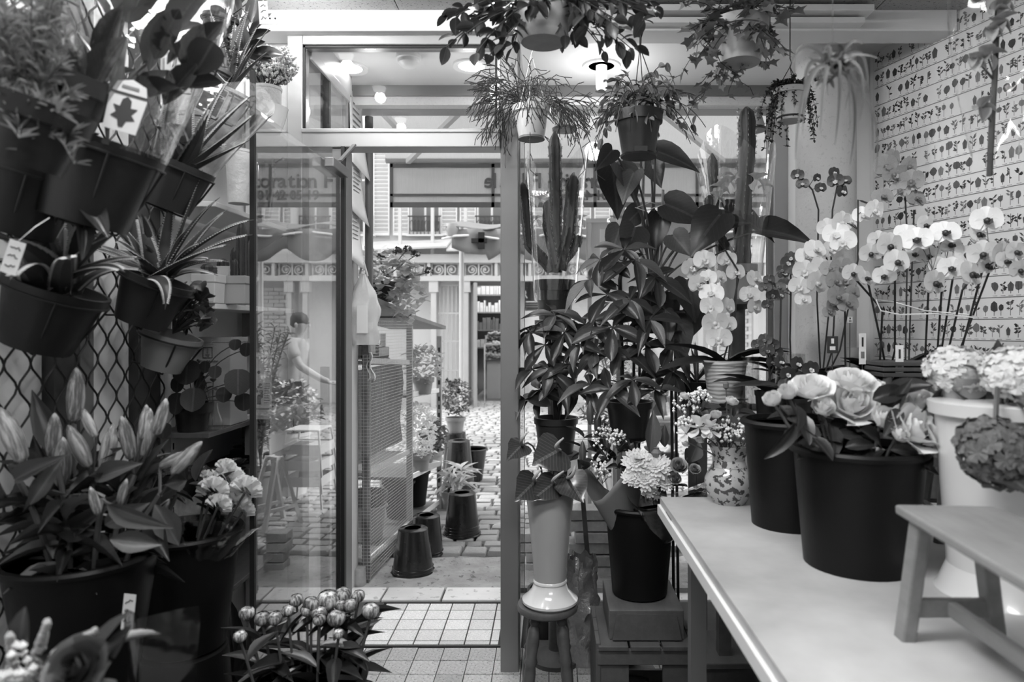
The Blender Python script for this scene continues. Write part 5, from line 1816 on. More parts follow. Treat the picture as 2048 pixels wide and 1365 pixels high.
# ------------------------------------------------------------ nearest corner: wrapped bouquet with veronica spikes
random.seed(111)
t = thing('mixed_bouquet', 'out-of-focus bouquet with pale flower spikes and a dark rose at the bottom left corner', 'bouquet', W(120, 1480, .9))
o = t.location
vs_m = mat('spike florets', .45, .6, .2, 40, transl=.2)
for tx, ty, bx, by in ((195, 1262, 60, 1345), (95, 1245, 60, 1360), (20, 1270, 30, 1380)):
    a, b_ = W(bx, by, .92) - o, W(tx, ty, .86) - o
    q = MB()
    for k in range(170):
        f = rnd(0, 1)
        p = a.lerp(b_, f)
        q.lathe([(.001, -.003), (.0035, 0), (.001, .004)], 5, p + rdir() * .0085 * (1 - f * .75))
    q.build('flower_spike', vs_m, t, smooth=False)
    MB().tube([a, b_], .002, 5).build('spike_stem', stem_m, t)
    MB().tube([V((0, 0, 0)), a], .003, 5).build('stem', stem_m, t)


def rose_mesh(seed, m, open_=1.0, name='bloom'):
    random.seed(seed)
    b = MB()
    layers = [(3, .2, .95, -.04), (4, .34, .98, -.02), (5, .5, .95, .06), (5, .68, .86, .2), (6, .86, .72, .36)]
    for li, (n, r, h, fl_) in enumerate(layers):
        for k in range(n):
            a0 = 2 * PI * (k + .37 * li) / n + rnd(-.15, .15)
            wd = 2 * PI / n * 1.35
            hh = h * rnd(.92, 1.05)
            rr = r * rnd(.93, 1.05) * (1 if open_ == 1 else .85)

            def f(u, v):
                a = a0 + (u - .5) * wd
                edge = 1 - abs(2 * u - 1) ** 2.4 * .3
                prof = math.sin(min(1, v * 1.25) * PI / 2) ** .7
                rad = rr * (.25 + .75 * prof) + open_ * fl_ * v ** 3 + .02 * math.sin(a * 5 + li) * v
                z = hh * v * edge - .12 * open_ * fl_ * v ** 4 * 2
                rad += .035 * (abs(2 * u - 1) ** 2) * v
                return (rad * math.cos(a), rad * math.sin(a), z)
            b.grid(f, 6, 6)
    b.lathe([(.001, -.06), (.2, -.02), (.3, .1), (.05, .12)], 10)
    return b.mesh(name, m)


rdk = rose_mesh(5, mat('dark rose petal', .05, .5, .3, 14), 1)
inst('rose_bloom', rdk, t, Matrix.Translation(W(165, 1345, .84) - o) @ Matrix.Rotation(.9, 4, 'X') @ Matrix.Scale(.032, 4))
for k in range(12):
    p = W(rnd(0, 240), rnd(1300, 1390), .9 + rnd(-.04, .06)) - o
    inst('leaf', bigd, t, frame(p, rdir(.0, 1), 0, rnd(.05, .08), .03))
for k in range(22):
    p = W(rnd(-20, 70), rnd(1290, 1380), .84 + rnd(0, .05)) - o
    MB().lathe([(.001, -.006), (.006, 0), (.001, .006)], 6, p).build('floret', petal_w, t, smooth=False)
t = thing('film_sleeve', 'grey translucent film sleeve standing in front of the buckets at bottom left', 'wrapping', W(290, 1420, 1.15))
fm_ = glass('smoky film', .45, 1.6, .12, .004, 8, .12)
s_ = 1.15 / F
for a, b_ in (((-75, 0, .05), (0, 0, -.02)), ((0, 0, -.02), (70, 0, .06))):
    MB().grid(lambda u, v: (s_ * (a[0] + (b_[0] - a[0]) * u), a[2] + (b_[2] - a[2]) * u + .006 * math.sin(v * 6 + u * 3), v * .15 + .012 * (u if a[0] else 1 - u)), 6, 8).build('film_side', fm_, t)
fs = thing('flower_stand', 'low dark stand holding the corner bouquet at the bottom left', 'stand', (-.66, .98, 0))
MB().bb(-.24, .2, -.13, .2, .66, .7).build('top', wood_d, fs, smooth=False)
for sx in (-.2, .16):
    for sy in (-.1, .17):
        MB().bb(sx - .02, sx + .02, sy - .02, sy + .02, 0, .66).build('leg', wood_d, fs, smooth=False)

# ------------------------------------------------------------ peonies on the floor by the open door
random.seed(121)
Yp = 1.7
pc = V((Xp(620, Yp), Yp, 0))
zr = Zp(1352, Yp)
bucket('flower_bucket', 'dark bucket of peony buds on the floor by the door', tuple(pc), .13, .1, zr)


def peony_mesh(seed):
    random.seed(seed)
    b = MB()
    for k in range(9):
        a0 = k * 2.4
        tilt = rnd(0, .25)

        def f(u, v):
            th = v * 2.35
            a = a0 + (u - .5) * 1.9 * (1 - .25 * v)
            r = .44 + .03 * (k % 5) + .05 * v * abs(2 * u - 1) + .02 * math.sin(u * PI)
            return (r * math.sin(th) * math.cos(a) * 1.0, r * math.sin(th) * math.sin(a), -.5 * math.cos(th) * 1.05 + .0)
        b.grid(f, 5, 7)
    b.lathe([(.001, -.46), (.33, -.33), (.47, 0), (.36, .32), (.001, .45)], 14)
    return b.mesh('bud', peony_m)


PM = [peony_mesh(k) for k in range(3)]
sep = leafmesh('oval', leaf_d, .4, -.2)
heads = [(493, 1227, 27), (524, 1238, 28), (550, 1237, 27), (480, 1273, 24), (576, 1222, 22), (593, 1201, 25), (622, 1208, 28), (614, 1222, 23), (655, 1201, 40), (685, 1190, 30), (717, 1193, 24), (638, 1227, 28), (639, 1240, 23), (672, 1237, 32), (681, 1211, 22), (700, 1211, 27), (741, 1222, 32), (677, 1268, 19)]
plab = ['peony bud second from left in the left cluster', 'peony bud third from left in the left cluster', 'peony bud at the right of the left cluster', 'peony bud lowest and leftmost of all', 'small dark peony bud between the left and main clusters', 'peony bud at the upper left of the main cluster', 'streaked peony bud left of the largest pale one', 'peony bud tucked under the streaked one', 'largest pale peony bud in the middle of the bunch', 'broad peony bud at the top of the bunch', 'small dark peony bud at the top right', 'pale peony bud in the front row under the largest', 'small round peony bud lowest in the front row', 'smooth pale peony bud in the front right', 'small dark peony bud right of the largest', 'dark peony bud in the right half of the bunch', 'rightmost peony bud leaning out over the tiles', 'small half-hidden peony bud below the front row']
pl_ = leafmesh('lance', leaf_d, .25, .2)
for i, ((px, py, d), lab) in enumerate(zip(heads, plab)):
    Y = Yp + (1245 - py) * .0024 + rnd(-.03, .03) - .02
    p = W(px, py, Y)
    base = V((pc.x + (p.x - pc.x) * .35, pc.y + (p.y - pc.y) * .4, .06))
    t = thing('peony', lab, 'flower', base, 0, 'peonies in the floor bucket')
    q = p - base
    r = d * Y / F
    dr_ = V((q.x * .5, q.y * .5 - .1, 1)).normalized()
    inst('bud', PM[i % 3], t, Matrix.Translation(q) @ dr_.to_track_quat('Z', 'Y').to_matrix().to_4x4() @ Matrix.Rotation(rnd(0, 6), 4, 'Z') @ Matrix.Scale(r, 4))
    st_ = bez((0, 0, 0), (q.x * .4, q.y * .4, q.z * .6), q - dr_ * r * .45, 8)
    MB().tube(st_, .0035, 6).build('stem', stem_m, t)
    for k in range(3):
        a = k * 2.1 + i
        inst('sepal', sep, t, frame(q - dr_ * r * .45, dr_ + V((math.cos(a), math.sin(a), 0)) * .8, 0, r * .75, r * .35))
    for k in range(5):
        s0 = st_[3 + k % 5]
        a = rnd(0, 6.28)
        inst('leaf', pl_, t, frame(s0, (math.cos(a), math.sin(a) * .7, rnd(-.1, .9)), rnd(-.4, .4), rnd(.09, .15), rnd(.03, .045)))
t = thing('leafy_greens', 'dark upright foliage around the foot of the peony bunch', 'foliage', tuple(pc + V((0, -.02, .06))), 0)
for k in range(60):
    a = rnd(0, 6.28)
    s0 = V((.07 * math.cos(a), .05 * math.sin(a), rnd(.1, .16)))
    inst('leaf', pl_, t, frame(s0, (math.cos(a) * .8, math.sin(a) * .8, rnd(.0, 1.2)), rnd(-.4, .4), rnd(.1, .18), rnd(.03, .05)))
MB().tube([(0, 0, 0), (0, 0, .15)], .02, 8).build('stems', stem_m, t)
t = thing('leaning_plank', 'narrow worn plank standing against the door hinge post', 'plank', (-.855, 2.6, 0))
MB().bb(-.018, .014, -.008, .008, 0, 1.18).build('board', wood_m, t, smooth=False, bevel=.002)
# broad leaves standing behind the second bucket
t = thing('broad_leaf_plant', 'dark broad-leaved plant standing on the floor behind the black bucket', 'plant', (Xp(462, 2.15), 2.15, 0))
pot(t, .07, .055, .12, blackplastic)
for bx, by, tx, ty, w in ((470, 1365, 462, 1210, 46), (480, 1365, 500, 1260, 40), (465, 1365, 440, 1250, 36), (475, 1380, 520, 1300, 36)):
    leaf_bt(t, bigd, W(bx, by, 2.12) - t.location, W(tx, ty, 2.12) - t.location, w * 2.1 / F, V((rnd(-.3, .6), -1, .2)))
    MB().tube([(0, 0, .1), W(bx, by, 2.12) - t.location], .003, 5).build('petiole', stem_d, t)


# ------------------------------------------------------------ table with buckets and bench
random.seed(201)
TZ = .80
tb = thing('work_table', 'white topped work table running into the room at lower right', 'table', (1.0, 1.2, 0))
topm = mat('worn white laminate', .42, .42, .55, 3.6, .0004, 40)


def tx(Y, px=None):
    return .329 + (2.04 - Y) * .012


MB().add([(.329 - 1, 2.04 - 1.2, TZ), (.345 - 1, .5 - 1.2, TZ), (2.1 - 1, .5 - 1.2, TZ), (1.58 - 1, 2.04 - 1.2, TZ)], [(0, 3, 2, 1)]).build('top', topm, tb, smooth=False, solid=.022)
MB().bar((.325 - 1, 2.04 - 1.2, TZ - .013), (.341 - 1, .5 - 1.2, TZ - .013), .008, .028).build('edge_band', whiteplastic, tb, smooth=False)
for x, y in ((.42, 1.95), (1.45, 1.95), (.44, .62), (1.7, .62)):
    MB().bb(x - 1.022, x - .978, y - 1.222, y - 1.178, 0, TZ - .022).build('leg', alu_d, tb, smooth=False)
MB().bb(-.6, .5, .74, .76, TZ - .09, TZ - .023).build('apron', alu_d, tb, smooth=False)
t = tag(MB().bb(-.135, .135, -.085, .085, 0, .006).build('slate_board', mat('grey board', .14, .6, .15, 6), None, (.335 + .13, 1.945, TZ + .0008), smooth=False), 'dark grey board lying on the far corner of the white table', 'board')
t = tag(MB().bb(-.14, .14, -.012, .012, 0, .014).build('wood_batten', wood_d, None, (.66, 2.02, TZ + .001), smooth=False, bevel=.002), 'short dark wooden batten lying at the far table edge', 'batten')

Yr = 1.47
rb_c = V((Xp(1716, Yr), Yr, TZ + .001))
bucket('flower_bucket', 'large black bucket full of pale roses on the white table', tuple(rb_c), .132, .11, .275)
Yb = 1.765
bucket('flower_bucket', 'black bucket standing empty behind the rose bucket', (Xp(1578, Yb), Yb, TZ + .001), .112, .092, .292)
Yg = 2.43
bkt = V((Xp(1279, Yg), Yg, .385))
bucket('flower_bucket', 'black bucket of small bouquets on the wooden crate by the table', tuple(bkt), .122, .097, .32)
# tall white bucket on the right
wv = bucket('white_vase_bucket', 'tall white flared-foot bucket of hydrangeas on the table at far right', (Xp(2000, 1.31), 1.31, TZ + .001), .112, .085, .385, mat('white enamel', .62, .25, .06, 5, coat=.3), cat='bucket')
MB().lathe([(.12, 0), (.122, .008), (.105, .03), (.088, .075), (.086, .085), (.088, .09)], 40).build('flared_foot', mat('white enamel', .6), wv)
MB().lathe([(.113, .36), (.122, .362), (.124, .385), (.116, .388)], 40).build('collar', mat('white enamel', .6), wv)

# roses
rose_m = mat('cream rose petal', .78, .55, .04, 9, rand=.08, transl=.22)
RMo = [rose_mesh(k, rose_m, 1.0) for k in (1, 2, 3)]
RMc = [rose_mesh(k, rose_m, .35) for k in (4, 6)]
rl_ = leafmesh('oval', leaf_d, .25, .25)
roses = [(1545, 800, 24, 1, -.5, 'small closed rose at the far left of the bunch'), (1576, 786, 24, 1, -.3, 'half closed rose second from the left'), (1622, 775, 40, 0, -.15, 'open rose in the back row left of centre'), (1646, 815, 28, 1, -.1, 'upright rose bud in the front row left of centre'), (1706, 765, 42, 0, .0, 'large open rose highest in the middle of the bunch'), (1706, 808, 46, 0, -.05, 'large open rose facing the room in the middle of the bunch'), (1756, 778, 24, 1, .25, 'rose bud tucked beside a leaf right of the top rose'), (1768, 838, 32, 1, .2, 'rose in the front row right of centre'), (1846, 815, 44, 0, .5, 'open rose in the back row at the right'), (1832, 858, 52, 0, .45, 'open rose low at the right over the rim'), (1882, 866, 42, 0, .8, 'pointed rose at the far right of the bunch'), (1800, 870, 22, 1, .5, 'small rose half hidden by the right-hand ones')]
for i, (px, py, r, cl, lean, lab) in enumerate(roses):
    Y = Yr + (820 - py) * .0016 - .04 + rnd(-.02, .02)
    p = W(px, py, Y)
    base = V((rb_c.x + (p.x - rb_c.x) * .25, rb_c.y + rnd(-.03, .03), TZ + .03))
    t = thing('rose', 'pale ' + lab, 'flower', base, 0, 'roses in the black bucket')
    q = p - base
    d = V((lean, -1.1 if py > 800 else -.45, 1)).normalized()
    me = (RMc if cl else RMo)[i % (2 if cl else 3)]
    s_ = r * Y / F * .95
    inst('bloom', me, t, Matrix.Translation(q - d * s_ * .55) @ d.to_track_quat('Z', 'Y').to_matrix().to_4x4() @ Matrix.Rotation(i * 1.3, 4, 'Z') @ Matrix.Diagonal((s_, s_, s_ * (1.15 if not cl else 1.35), 1)))
    st_ = bez((0, 0, 0), (q.x * .4, 0, q.z * .65), q - d * s_ * .55, 8)
    MB().tube(st_, .0035, 6).build('stem', stem_m, t)
    for k in range(3):
        a = k * 2.1 + i
        inst('sepal', sep, t, frame(q - d * s_ * .6, d * .2 + V((math.cos(a), math.sin(a), -.1)), 0, s_ * .8, s_ * .25))
    for k in range(3):
        a = rnd(0, 6.28)
        inst('leaf', rl_, t, frame(st_[6] + V((0, 0, rnd(-.02, .03))), (math.cos(a), math.sin(a) - .3, rnd(-.5, .5)), rnd(-.5, .5), rnd(.06, .085), rnd(.035, .05)))
t = thing('rose_foliage', 'large dark rose leaves filling the top of the rose bucket', 'foliage', tuple(rb_c + V((0, 0, .06))))
MB().tube([(0, 0, 0), (0, 0, .2)], .015, 8).build('stems', stem_d, t)
for bx, by, tx_, ty, w in ((1590, 850, 1548, 915, 26), (1600, 830, 1625, 880, 34), (1625, 875, 1670, 910, 30), (1690, 895, 1750, 885, 26), (1755, 860, 1810, 770, 34), (1745, 800, 1815, 775, 38), (1660, 850, 1680, 905, 30), (1720, 860, 1780, 890, 34), (1800, 820, 1775, 860, 28), (1600, 870, 1640, 895, 30), (1840, 890, 1900, 900, 20), (1780, 900, 1850, 905, 24), (1590, 810, 1610, 850, 28), (1770, 790, 1850, 760, 40)):
    leaf_bt(t, rl_, W(bx, by, Yr - .06 + rnd(-.05, .06)) - t.location, W(tx_, ty, Yr - .1 + rnd(-.04, .04)) - t.location, w * Yr / F, V((rnd(-.6, .6), -1, rnd(.0, .8))))
# hydrangeas
def hydra_mesh(m, seed, n=120):
    random.seed(seed)
    b = MB()
    for k in range(n):
        z = 1 - 1.55 * (k + .5) / n
        a = k * 2.39996
        r = math.sqrt(1 - z * z)
        d = V((r * math.cos(a), r * math.sin(a), z))
        p = d * rnd(.82, 1.06)
        M = frame(p, d.orthogonal(), rnd(0, 0), 1, up=d)
        s_ = rnd(.2, .3)
        rot = rnd(0, 6.28)
        for q in range(4):
            c, s0 = math.cos(rot + q * PI / 2), math.sin(rot + q * PI / 2)
            l = [(0, 0, 0), (.4, .35, .1), (.55, .9, .05), (0, 1.1, .22), (-.55, .9, .05), (-.4, .35, .1)]
            b.add([((x * c - y * s0) * s_, (x * s0 + y * c) * s_, zz * s_) for x, y, zz in l], [(0, 1, 2, 3), (0, 3, 4, 5)], M)
    b.lathe([(.001, -.6), (.6, -.45), (.8, 0), (.6, .55), (.001, .8)], 12)
    return b.mesh('flower_head', m, False)


hyw = hydra_mesh(mat('pale hydrangea floret', .72, .6, .12, 14, rand=.05, transl=.2), 1)
hyd = hydra_mesh(mat('dusky hydrangea floret', .12, .6, .5, 9, transl=.2), 2)
bld = leafmesh('heart', leaf_d, .2, .2, .01)
vb = V((Xp(2000, 1.31), 1.31, TZ + .12))
for i, (px, py, r, Y, me, lab, nlv) in enumerate(((1914, 742, 58, 1.38, hyw, 'pale hydrangea head left in the white bucket', 3), (2035, 752, 66, 1.24, hyw, 'pale hydrangea head at the right edge in the white bucket', 3), (1990, 905, 72, 1.16, hyd, 'dusky dark hydrangea head drooping in front of the white bucket', 2), (2075, 905, 50, 1.18, hyd, 'dusky dark hydrangea head cut by the right frame edge', 1))):
    p = W(px, py, Y)
    t = thing('hydrangea', lab, 'flower', vb if i < 2 else vb + V((0, -.02, .1)), 0, 'hydrangeas in the white bucket')
    q = p - t.location
    s_ = r * Y / F
    inst('flower_head', me, t, Matrix.Translation(q) @ Matrix.Rotation(.35 if i < 2 else 1.0, 4, 'X') @ Matrix.Rotation(i, 4, 'Z') @ Matrix.Diagonal((s_, s_, s_ * .8, 1)))
    MB().tube(bez((0, 0, 0), (q.x * .4, q.y * .3, max(q.z, .3 if i > 1 else q.z * .6) + (.06 if i > 1 else 0)), q, 10), .005, 6).build('stem', stem_m, t)
    for k in range(nlv):
        a = -1.6 + k * 1.7
        inst('leaf', bld, t, frame(q + V((0, 0, -s_ * .5)), (math.cos(a), math.sin(a) * .4 - .3, rnd(-.5, .4)), rnd(-.4, .4), .1, .075))
t = thing('hydrangea_leaf', 'big serrated dark leaf standing behind the right hydrangea', 'leaf', vb)
q0, q1 = W(1985, 790, 1.42) - vb, W(2010, 680, 1.42) - vb
leaf_bt(t, bld, q0, q1, .1, V((0, -1, .1)), name='blade')
MB().tube([(0, 0, 0), q0], .004, 6).build('petiole', stem_d, t)
t = thing('paper_sleeve', 'pale paper sleeve below the left hydrangea in the white bucket', 'wrapping', tuple(W(1925, 805, 1.37)))
MB().lathe([(.02, -.1), (.034, .0), (.05, .05)], 20).build('sleeve', mat('sleeve paper', .4, .5, .1, 9, transl=.3), t, solid=.001)

# wooden bench on the table
bn = thing('step_bench', 'small worn wooden bench with splayed legs standing on the table', 'bench', (.645, .93, TZ))
bz = .232
Rb = Matrix.Rotation(.12, 4, 'Z')
ywd = mat('paint-stained bench wood', .2, .5, .25, 9, .001, 30, grain=10)
MB().bb(-.078, .085, -.28, .215, bz - .016, bz).build('seat', ywd, bn, smooth=False, bevel=.004).rotation_euler = (0, 0, -.06)
lg = [((-.048, .17, bz - .018), (-.068, .185, .0)), ((.05, .17, bz - .018), (.085, .185, .0)), ((-.048, -.2, bz - .018), (-.07, -.24, .0)), ((.05, -.2, bz - .018), (.08, -.24, .0))]
for a, b_ in lg:
    MB().bar(a, b_, .03, .024).build('leg', ywd, bn, smooth=False, bevel=.004)
MB().bar((-.056, .177, .075), (.068, .177, .075), .014, .03).build('rail', ywd, bn, smooth=False, bevel=.003)
MB().bar((-.06, -.225, .075), (.066, -.225, .075), .014, .03).build('rail', ywd, bn, smooth=False, bevel=.003)
MB().bar((.004, .177, .075), (.004, -.225, .075), .016, .024).build('rail', ywd, bn, smooth=False, bevel=.003)
# dark tall stool behind
ds = thing('dark_stool', 'dark wooden stool standing on the table behind the rose bucket', 'stool', (1.0, 1.66, TZ))
MB().lathe([(.001, .2), (.1, .2), (.1, .222), (.001, .222)], 28).build('seat', wood_d, ds)
for a in (.6, 2.2, 3.7, 5.3):
    MB().tube([(.07 * math.cos(a), .07 * math.sin(a), .2), (.1 * math.cos(a), .1 * math.sin(a), 0)], [.011, .014], 8).build('leg', wood_d, ds)
    MB().tube([(.09 * math.cos(a), .09 * math.sin(a), .09), (.09 * math.cos(a + 1.5), .09 * math.sin(a + 1.5), .09)], .006, 6).build('stretcher', wood_d, ds)

# ------------------------------------------------------------ stool with the tall white vase
st = thing('milking_stool', 'small round dark stool with turned legs under the tall white vase', 'stool', (Xp(1095, 2.45), 2.45, 0))
sz = Zp(1206, 2.45)
MB().lathe([(.001, sz - .026), (.1, sz - .026), (.108, sz - .02), (.11, sz - .008), (.106, sz), (.001, sz)], 36).build('seat', mat('stool wood', .09, .5, .25, 6, .001, 30, grain=10), st)
for a in (2.45, .7, -.7, -2.35):
    tp, bt_ = V((.06 * math.cos(a), .06 * math.sin(a), sz - .026)), V((.105 * math.cos(a), .105 * math.sin(a), 0))
    ts = [0, .08, .12, .16, .3, .45, .5, .55, .62, .8, .9, 1]
    rs = [.014, .019, .013, .02, .023, .018, .024, .018, .021, .02, .015, .018]
    MB().tube([tp.lerp(bt_, k) for k in ts], rs, 10).build('leg', mat('stool wood', .09, .5, .25, 6, .001, 30, grain=10), st)
vz = thing('tall_vase', 'tall white flared vase with a bell foot on the small stool', 'vase', (Xp(1100, 2.45), 2.45, sz + .001))
vh = Zp(978, 2.45) - sz
MB().lathe([(.001, 0), (.092, 0), (.1, .008), (.1, .016), (.085, .028), (.066, .05), (.057, .075)], 44).build('bell_foot', ceramic_w, vz)
MB().lathe([(.057, .073), (.061, .076), (.061, .082), (.058, .086)], 44).build('collar', ceramic_w, vz)
MB().lathe([(.057, .08), (.062, .15), (.072, .26), (.083, .36), (.088, vh), (.084, vh), (.078, .36), (.068, .26), (.056, .15), (.05, .09), (.001, .09)], 44).build('body', mat('matt white vase', .4, .45, .06, 6), vz)
ant = leafmesh('heart', mat('dark glossy spathe', .035, .18, .2, 9, rand=.2, rib=1.2, vein=.6), .12, .22, .03)
at = thing('anthurium', 'dark glossy anthuriums drooping over the rim of the tall white vase', 'flower', tuple(vz.location + V((0, 0, .15))))
for bx, by, tx_, ty, w, rz_ in ((1120, 900, 1070, 925, 90, 0), (1072, 962, 1042, 990, 70, 1), (1135, 955, 1160, 990, 72, 2), (1045, 890, 1028, 905, 50, 0), (1110, 965, 1070, 995, 60, 1)):
    Y = 2.36 + rnd(-.02, .02)
    b0, b1 = W(bx, by, Y + .02) - at.location, W(tx_, ty, Y - .05) - at.location
    L = (b1 - b0).length
    dn = V((.1, -1, .45))
    leaf_bt(at, ant, b0, b0 + (b1 - b0).normalized() * max(L, .11), w * 2.36 / F, dn, name='spathe')
    MB().tube(bez(b0 + V((0, -.008, .0)), b0.lerp(b1, .4) + V((.0, -.05, .03)), b0 + V((rnd(.0, .03), -.055, .05))), [.006] * 6 + [.005, .004, .003], 8).build('spadix', mat('grey spadix', .35, .5, .1, 20), at)
    MB().tube(bez((0, 0, 0), (b0.x * .2, b0.y * .3, b0.z + .05), b0, 8), .0035, 6).build('stem', stem_m, at)

# ------------------------------------------------------------ crate pedestal and things under the table
crate_w = mat('dark crate wood', .075, .6, .25, 5, .001, 30, grain=12, rand=.2)
cr = thing('wooden_crate', 'dark slatted wooden crate carrying the box and black bucket by the table', 'crate', (Xp(1283, 2.36), 2.4, 0))
for z0, z1 in ((0, .05), (.22, .27)):
    MB().bb(-.16, .16, -.16, -.145, z0, z1).build('slat', crate_w, cr, smooth=False, bevel=.002)
    MB().bb(-.16, .16, .145, .16, z0, z1).build('slat', crate_w, cr, smooth=False, bevel=.002)
for x in (-.16, -.058, .052):
    MB().bb(x + .004, x + .104, -.15, -.13, .05, .22 if x != -.058 else .05 + .001).build('slat', crate_w, cr, smooth=False, bevel=.002)
for y in (-.16, -.056, .05):
    for x in (-.165, .15):
        MB().bb(x, x + .015, y + .004, y + .1, 0, .29).build('slat', crate_w, cr, smooth=False, bevel=.002)
for x in (-.16, -.055, .05):
    MB().bb(x + .003, x + .1, -.17, .16, .27, .285).build('slat', crate_w, cr, smooth=False, bevel=.002)
bx_ = thing('wood_box', 'dark wooden drawer box on the crate under the black bucket', 'box', (Xp(1285, 2.38), 2.42, .286))
MB().bb(-.125, .125, -.14, .14, 0, .098).build('body', crate_w, bx_, smooth=False, bevel=.003)
MB().add([(-.1, -.142, .085), (.1, -.142, .085), (.115, -.155, .004), (-.115, -.155, .004), (-.1, -.138, .085), (.1, -.138, .085), (.115, -.14, .004), (-.115, -.14, .004)], [(3, 2, 1, 0), (0, 1, 5, 4), (1, 2, 6, 5), (2, 3, 7, 6), (3, 0, 4, 7)]).build('front_panel', wood_d, bx_, smooth=False)
ub = thing('under_box', 'dark lidded box on the floor under the table', 'box', (.6, 2.3, 0))
MB().bb(-.1, .14, -.12, .1, 0, .24).build('body', wood_d, ub, smooth=False, bevel=.003)
MB().bb(-.11, .15, -.13, .11, .24, .26).build('lid', wood_d, ub, smooth=False, bevel=.003)
bs = thing('wicker_basket', 'round wicker basket on the floor under the table edge', 'basket', (Xp(1478, 1.98), 1.98, 0))
wk = mat('wicker', .16, .7, .3, 40, .004, 60)
for k in range(20):
    MB().lathe([(.085 + k * .0015, k * .011 + .003), (.092 + k * .0015, k * .011 + .008), (.085 + k * .0015, k * .011 + .013)], 40, (0, 0, 0), None, lambda a, i, k=k: 1 + .03 * math.sin(20 * a + PI * k)).build('weave_band', wk, bs)
MB().lathe([(.001, .004), (.084, .004)], 24).build('base', wk, bs)
MB().tube([(.118 * math.cos(a), .118 * math.sin(a), .228) for a in [k * PI / 18 for k in range(37)]], .008, 6, False).build('rim', wk, bs)
fo = thing('foil_bag', 'crumpled silvery film bag on the floor behind the small stool', 'bag', (.125, 2.72, 0))
MB().grid(lambda u, v: ((.09 - .04 * v) * math.cos(u * 2 * PI) + .02 * noise.noise((u * 14, v * 8, 1)), (.07 - .02 * v) * math.sin(u * 2 * PI) + .02 * noise.noise((v * 9, u * 14, 4)), v * .42 + .01 * math.sin(u * 40)), 30, 14).build('film', mat('silvery film', .4, .2, .4, 20, .01, 20, metal=.6), fo)
pb = thing('black_tub', 'black tub on the floor behind the small stool', 'tub', (.02, 2.9, 0))
pot(pb, .11, .09, .22, blackplastic)
eb = thing('easel', 'dark folded easel legs standing behind the tall white vase', 'easel', (.1, 2.95, 0))
for sx in (-1, 1):
    MB().bar((sx * .09, 0, 0), (sx * .03, .05, .75), .025, .02).build('leg', wood_d, eb, smooth=False)
MB().bar((-.07, .015, .25), (.07, .015, .25), .02, .03).build('rail', wood_d, eb, smooth=False)

# ------------------------------------------------------------ bouquets in the low black bucket
random.seed(231)
gyp = mat('gypsophila', .75, .6, .05, 20)


def gypso(t, c, r, n, size=.005):
    b = MB()
    s_ = MB()
    for k in range(n):
        d = rdir(-.2, 1)
        p = V(c) + d * r * rnd(.5, 1)
        b.lathe([(.001, -size), (size, 0), (.001, size)], 5, p)
        if k % 4 == 0:
            s_.tube([V(c) - V((0, 0, r)), p], .0007, 3)
    stuff(b.build('tiny_blossoms', gyp, t, smooth=False))
    stuff(s_.build('fine_stems', stem_m, t))


def cone(t, c, r, h, m, name, lean=(0, 0), cut=0.15, n=28):
    def f(u, v):
        a = u * 2 * PI
        rr = r * (.3 + .7 * v)
        return (c[0] + lean[0] * v + rr * math.cos(a), c[1] + lean[1] * v + rr * math.sin(a) * .8, c[2] + h * v + cut * r * v * math.sin(2.5 * a + 1))
    return MB().grid(f, n, 8).build(name, m, t, solid=.0006)


kraft = mat('printed wrapping paper', .22, .5, .2, 9, transl=.15)
t = thing('bouquet', 'bouquet of baby\'s breath and dark leaves in paper at the left of the low bucket', 'bouquet', tuple(bkt + V((-.05, -.02, .2))))
o = t.location
cone(t, (-.01, 0, .0), .1, .2, kraft, 'paper_wrap', (-.04, -.02), .5)
for px, py, r in ((1210, 885, 32), (1195, 940, 22), (1205, 950, 18), (1235, 880, 20)):
    gypso(t, W(px, py, 2.36) - o, r * 2.36 / F, 45)
for k in range(22):
    p = W(rnd(1165, 1250), rnd(870, 960), 2.4 + rnd(-.05, .08)) - o
    inst('leaf', bigd, t, frame(p, rdir(-.1, 1), rnd(-.5, .5), .075, .04))
for sx, px, py in ((0, 1165, 930), (1, 1195, 870), (2, 1180, 850)):
    MB().lathe([(.004, 0), (.012, .02), (.013, .05), (.006, .075), (.001, .085)], 12, tuple(W(px, py, 2.38) - o)).build('bud', leaf_m, t)
t = thing('bouquet', 'bouquet of white chrysanthemums and small roses in clear film in the low bucket', 'bouquet', tuple(bkt + V((.06, -.05, .22))))
o = t.location


def mum_mesh(seed):
    random.seed(seed)
    b = MB()
    for ring, (n, e0, L) in enumerate(((16, -.05, 1), (16, .25, .92), (14, .6, .8), (10, 1.0, .62), (7, 1.6, .42))):
        for k in range(n):
            a = 2 * PI * (k + .5 * ring) / n + rnd(-.1, .1)
            d = V((math.cos(a), math.sin(a), e0 + rnd(-.08, .08))).normalized()
            b.add([(0, 0, 0), (-.1, .4, .03), (.1, .4, .03), (-.13, .8, .05), (.13, .8, .05), (0, 1, .14)], [(0, 2, 1), (1, 2, 4, 3), (3, 4, 5)], frame((0, 0, 0), d, 0, L))
    return b.mesh('chrysanthemum', petal_w, False)


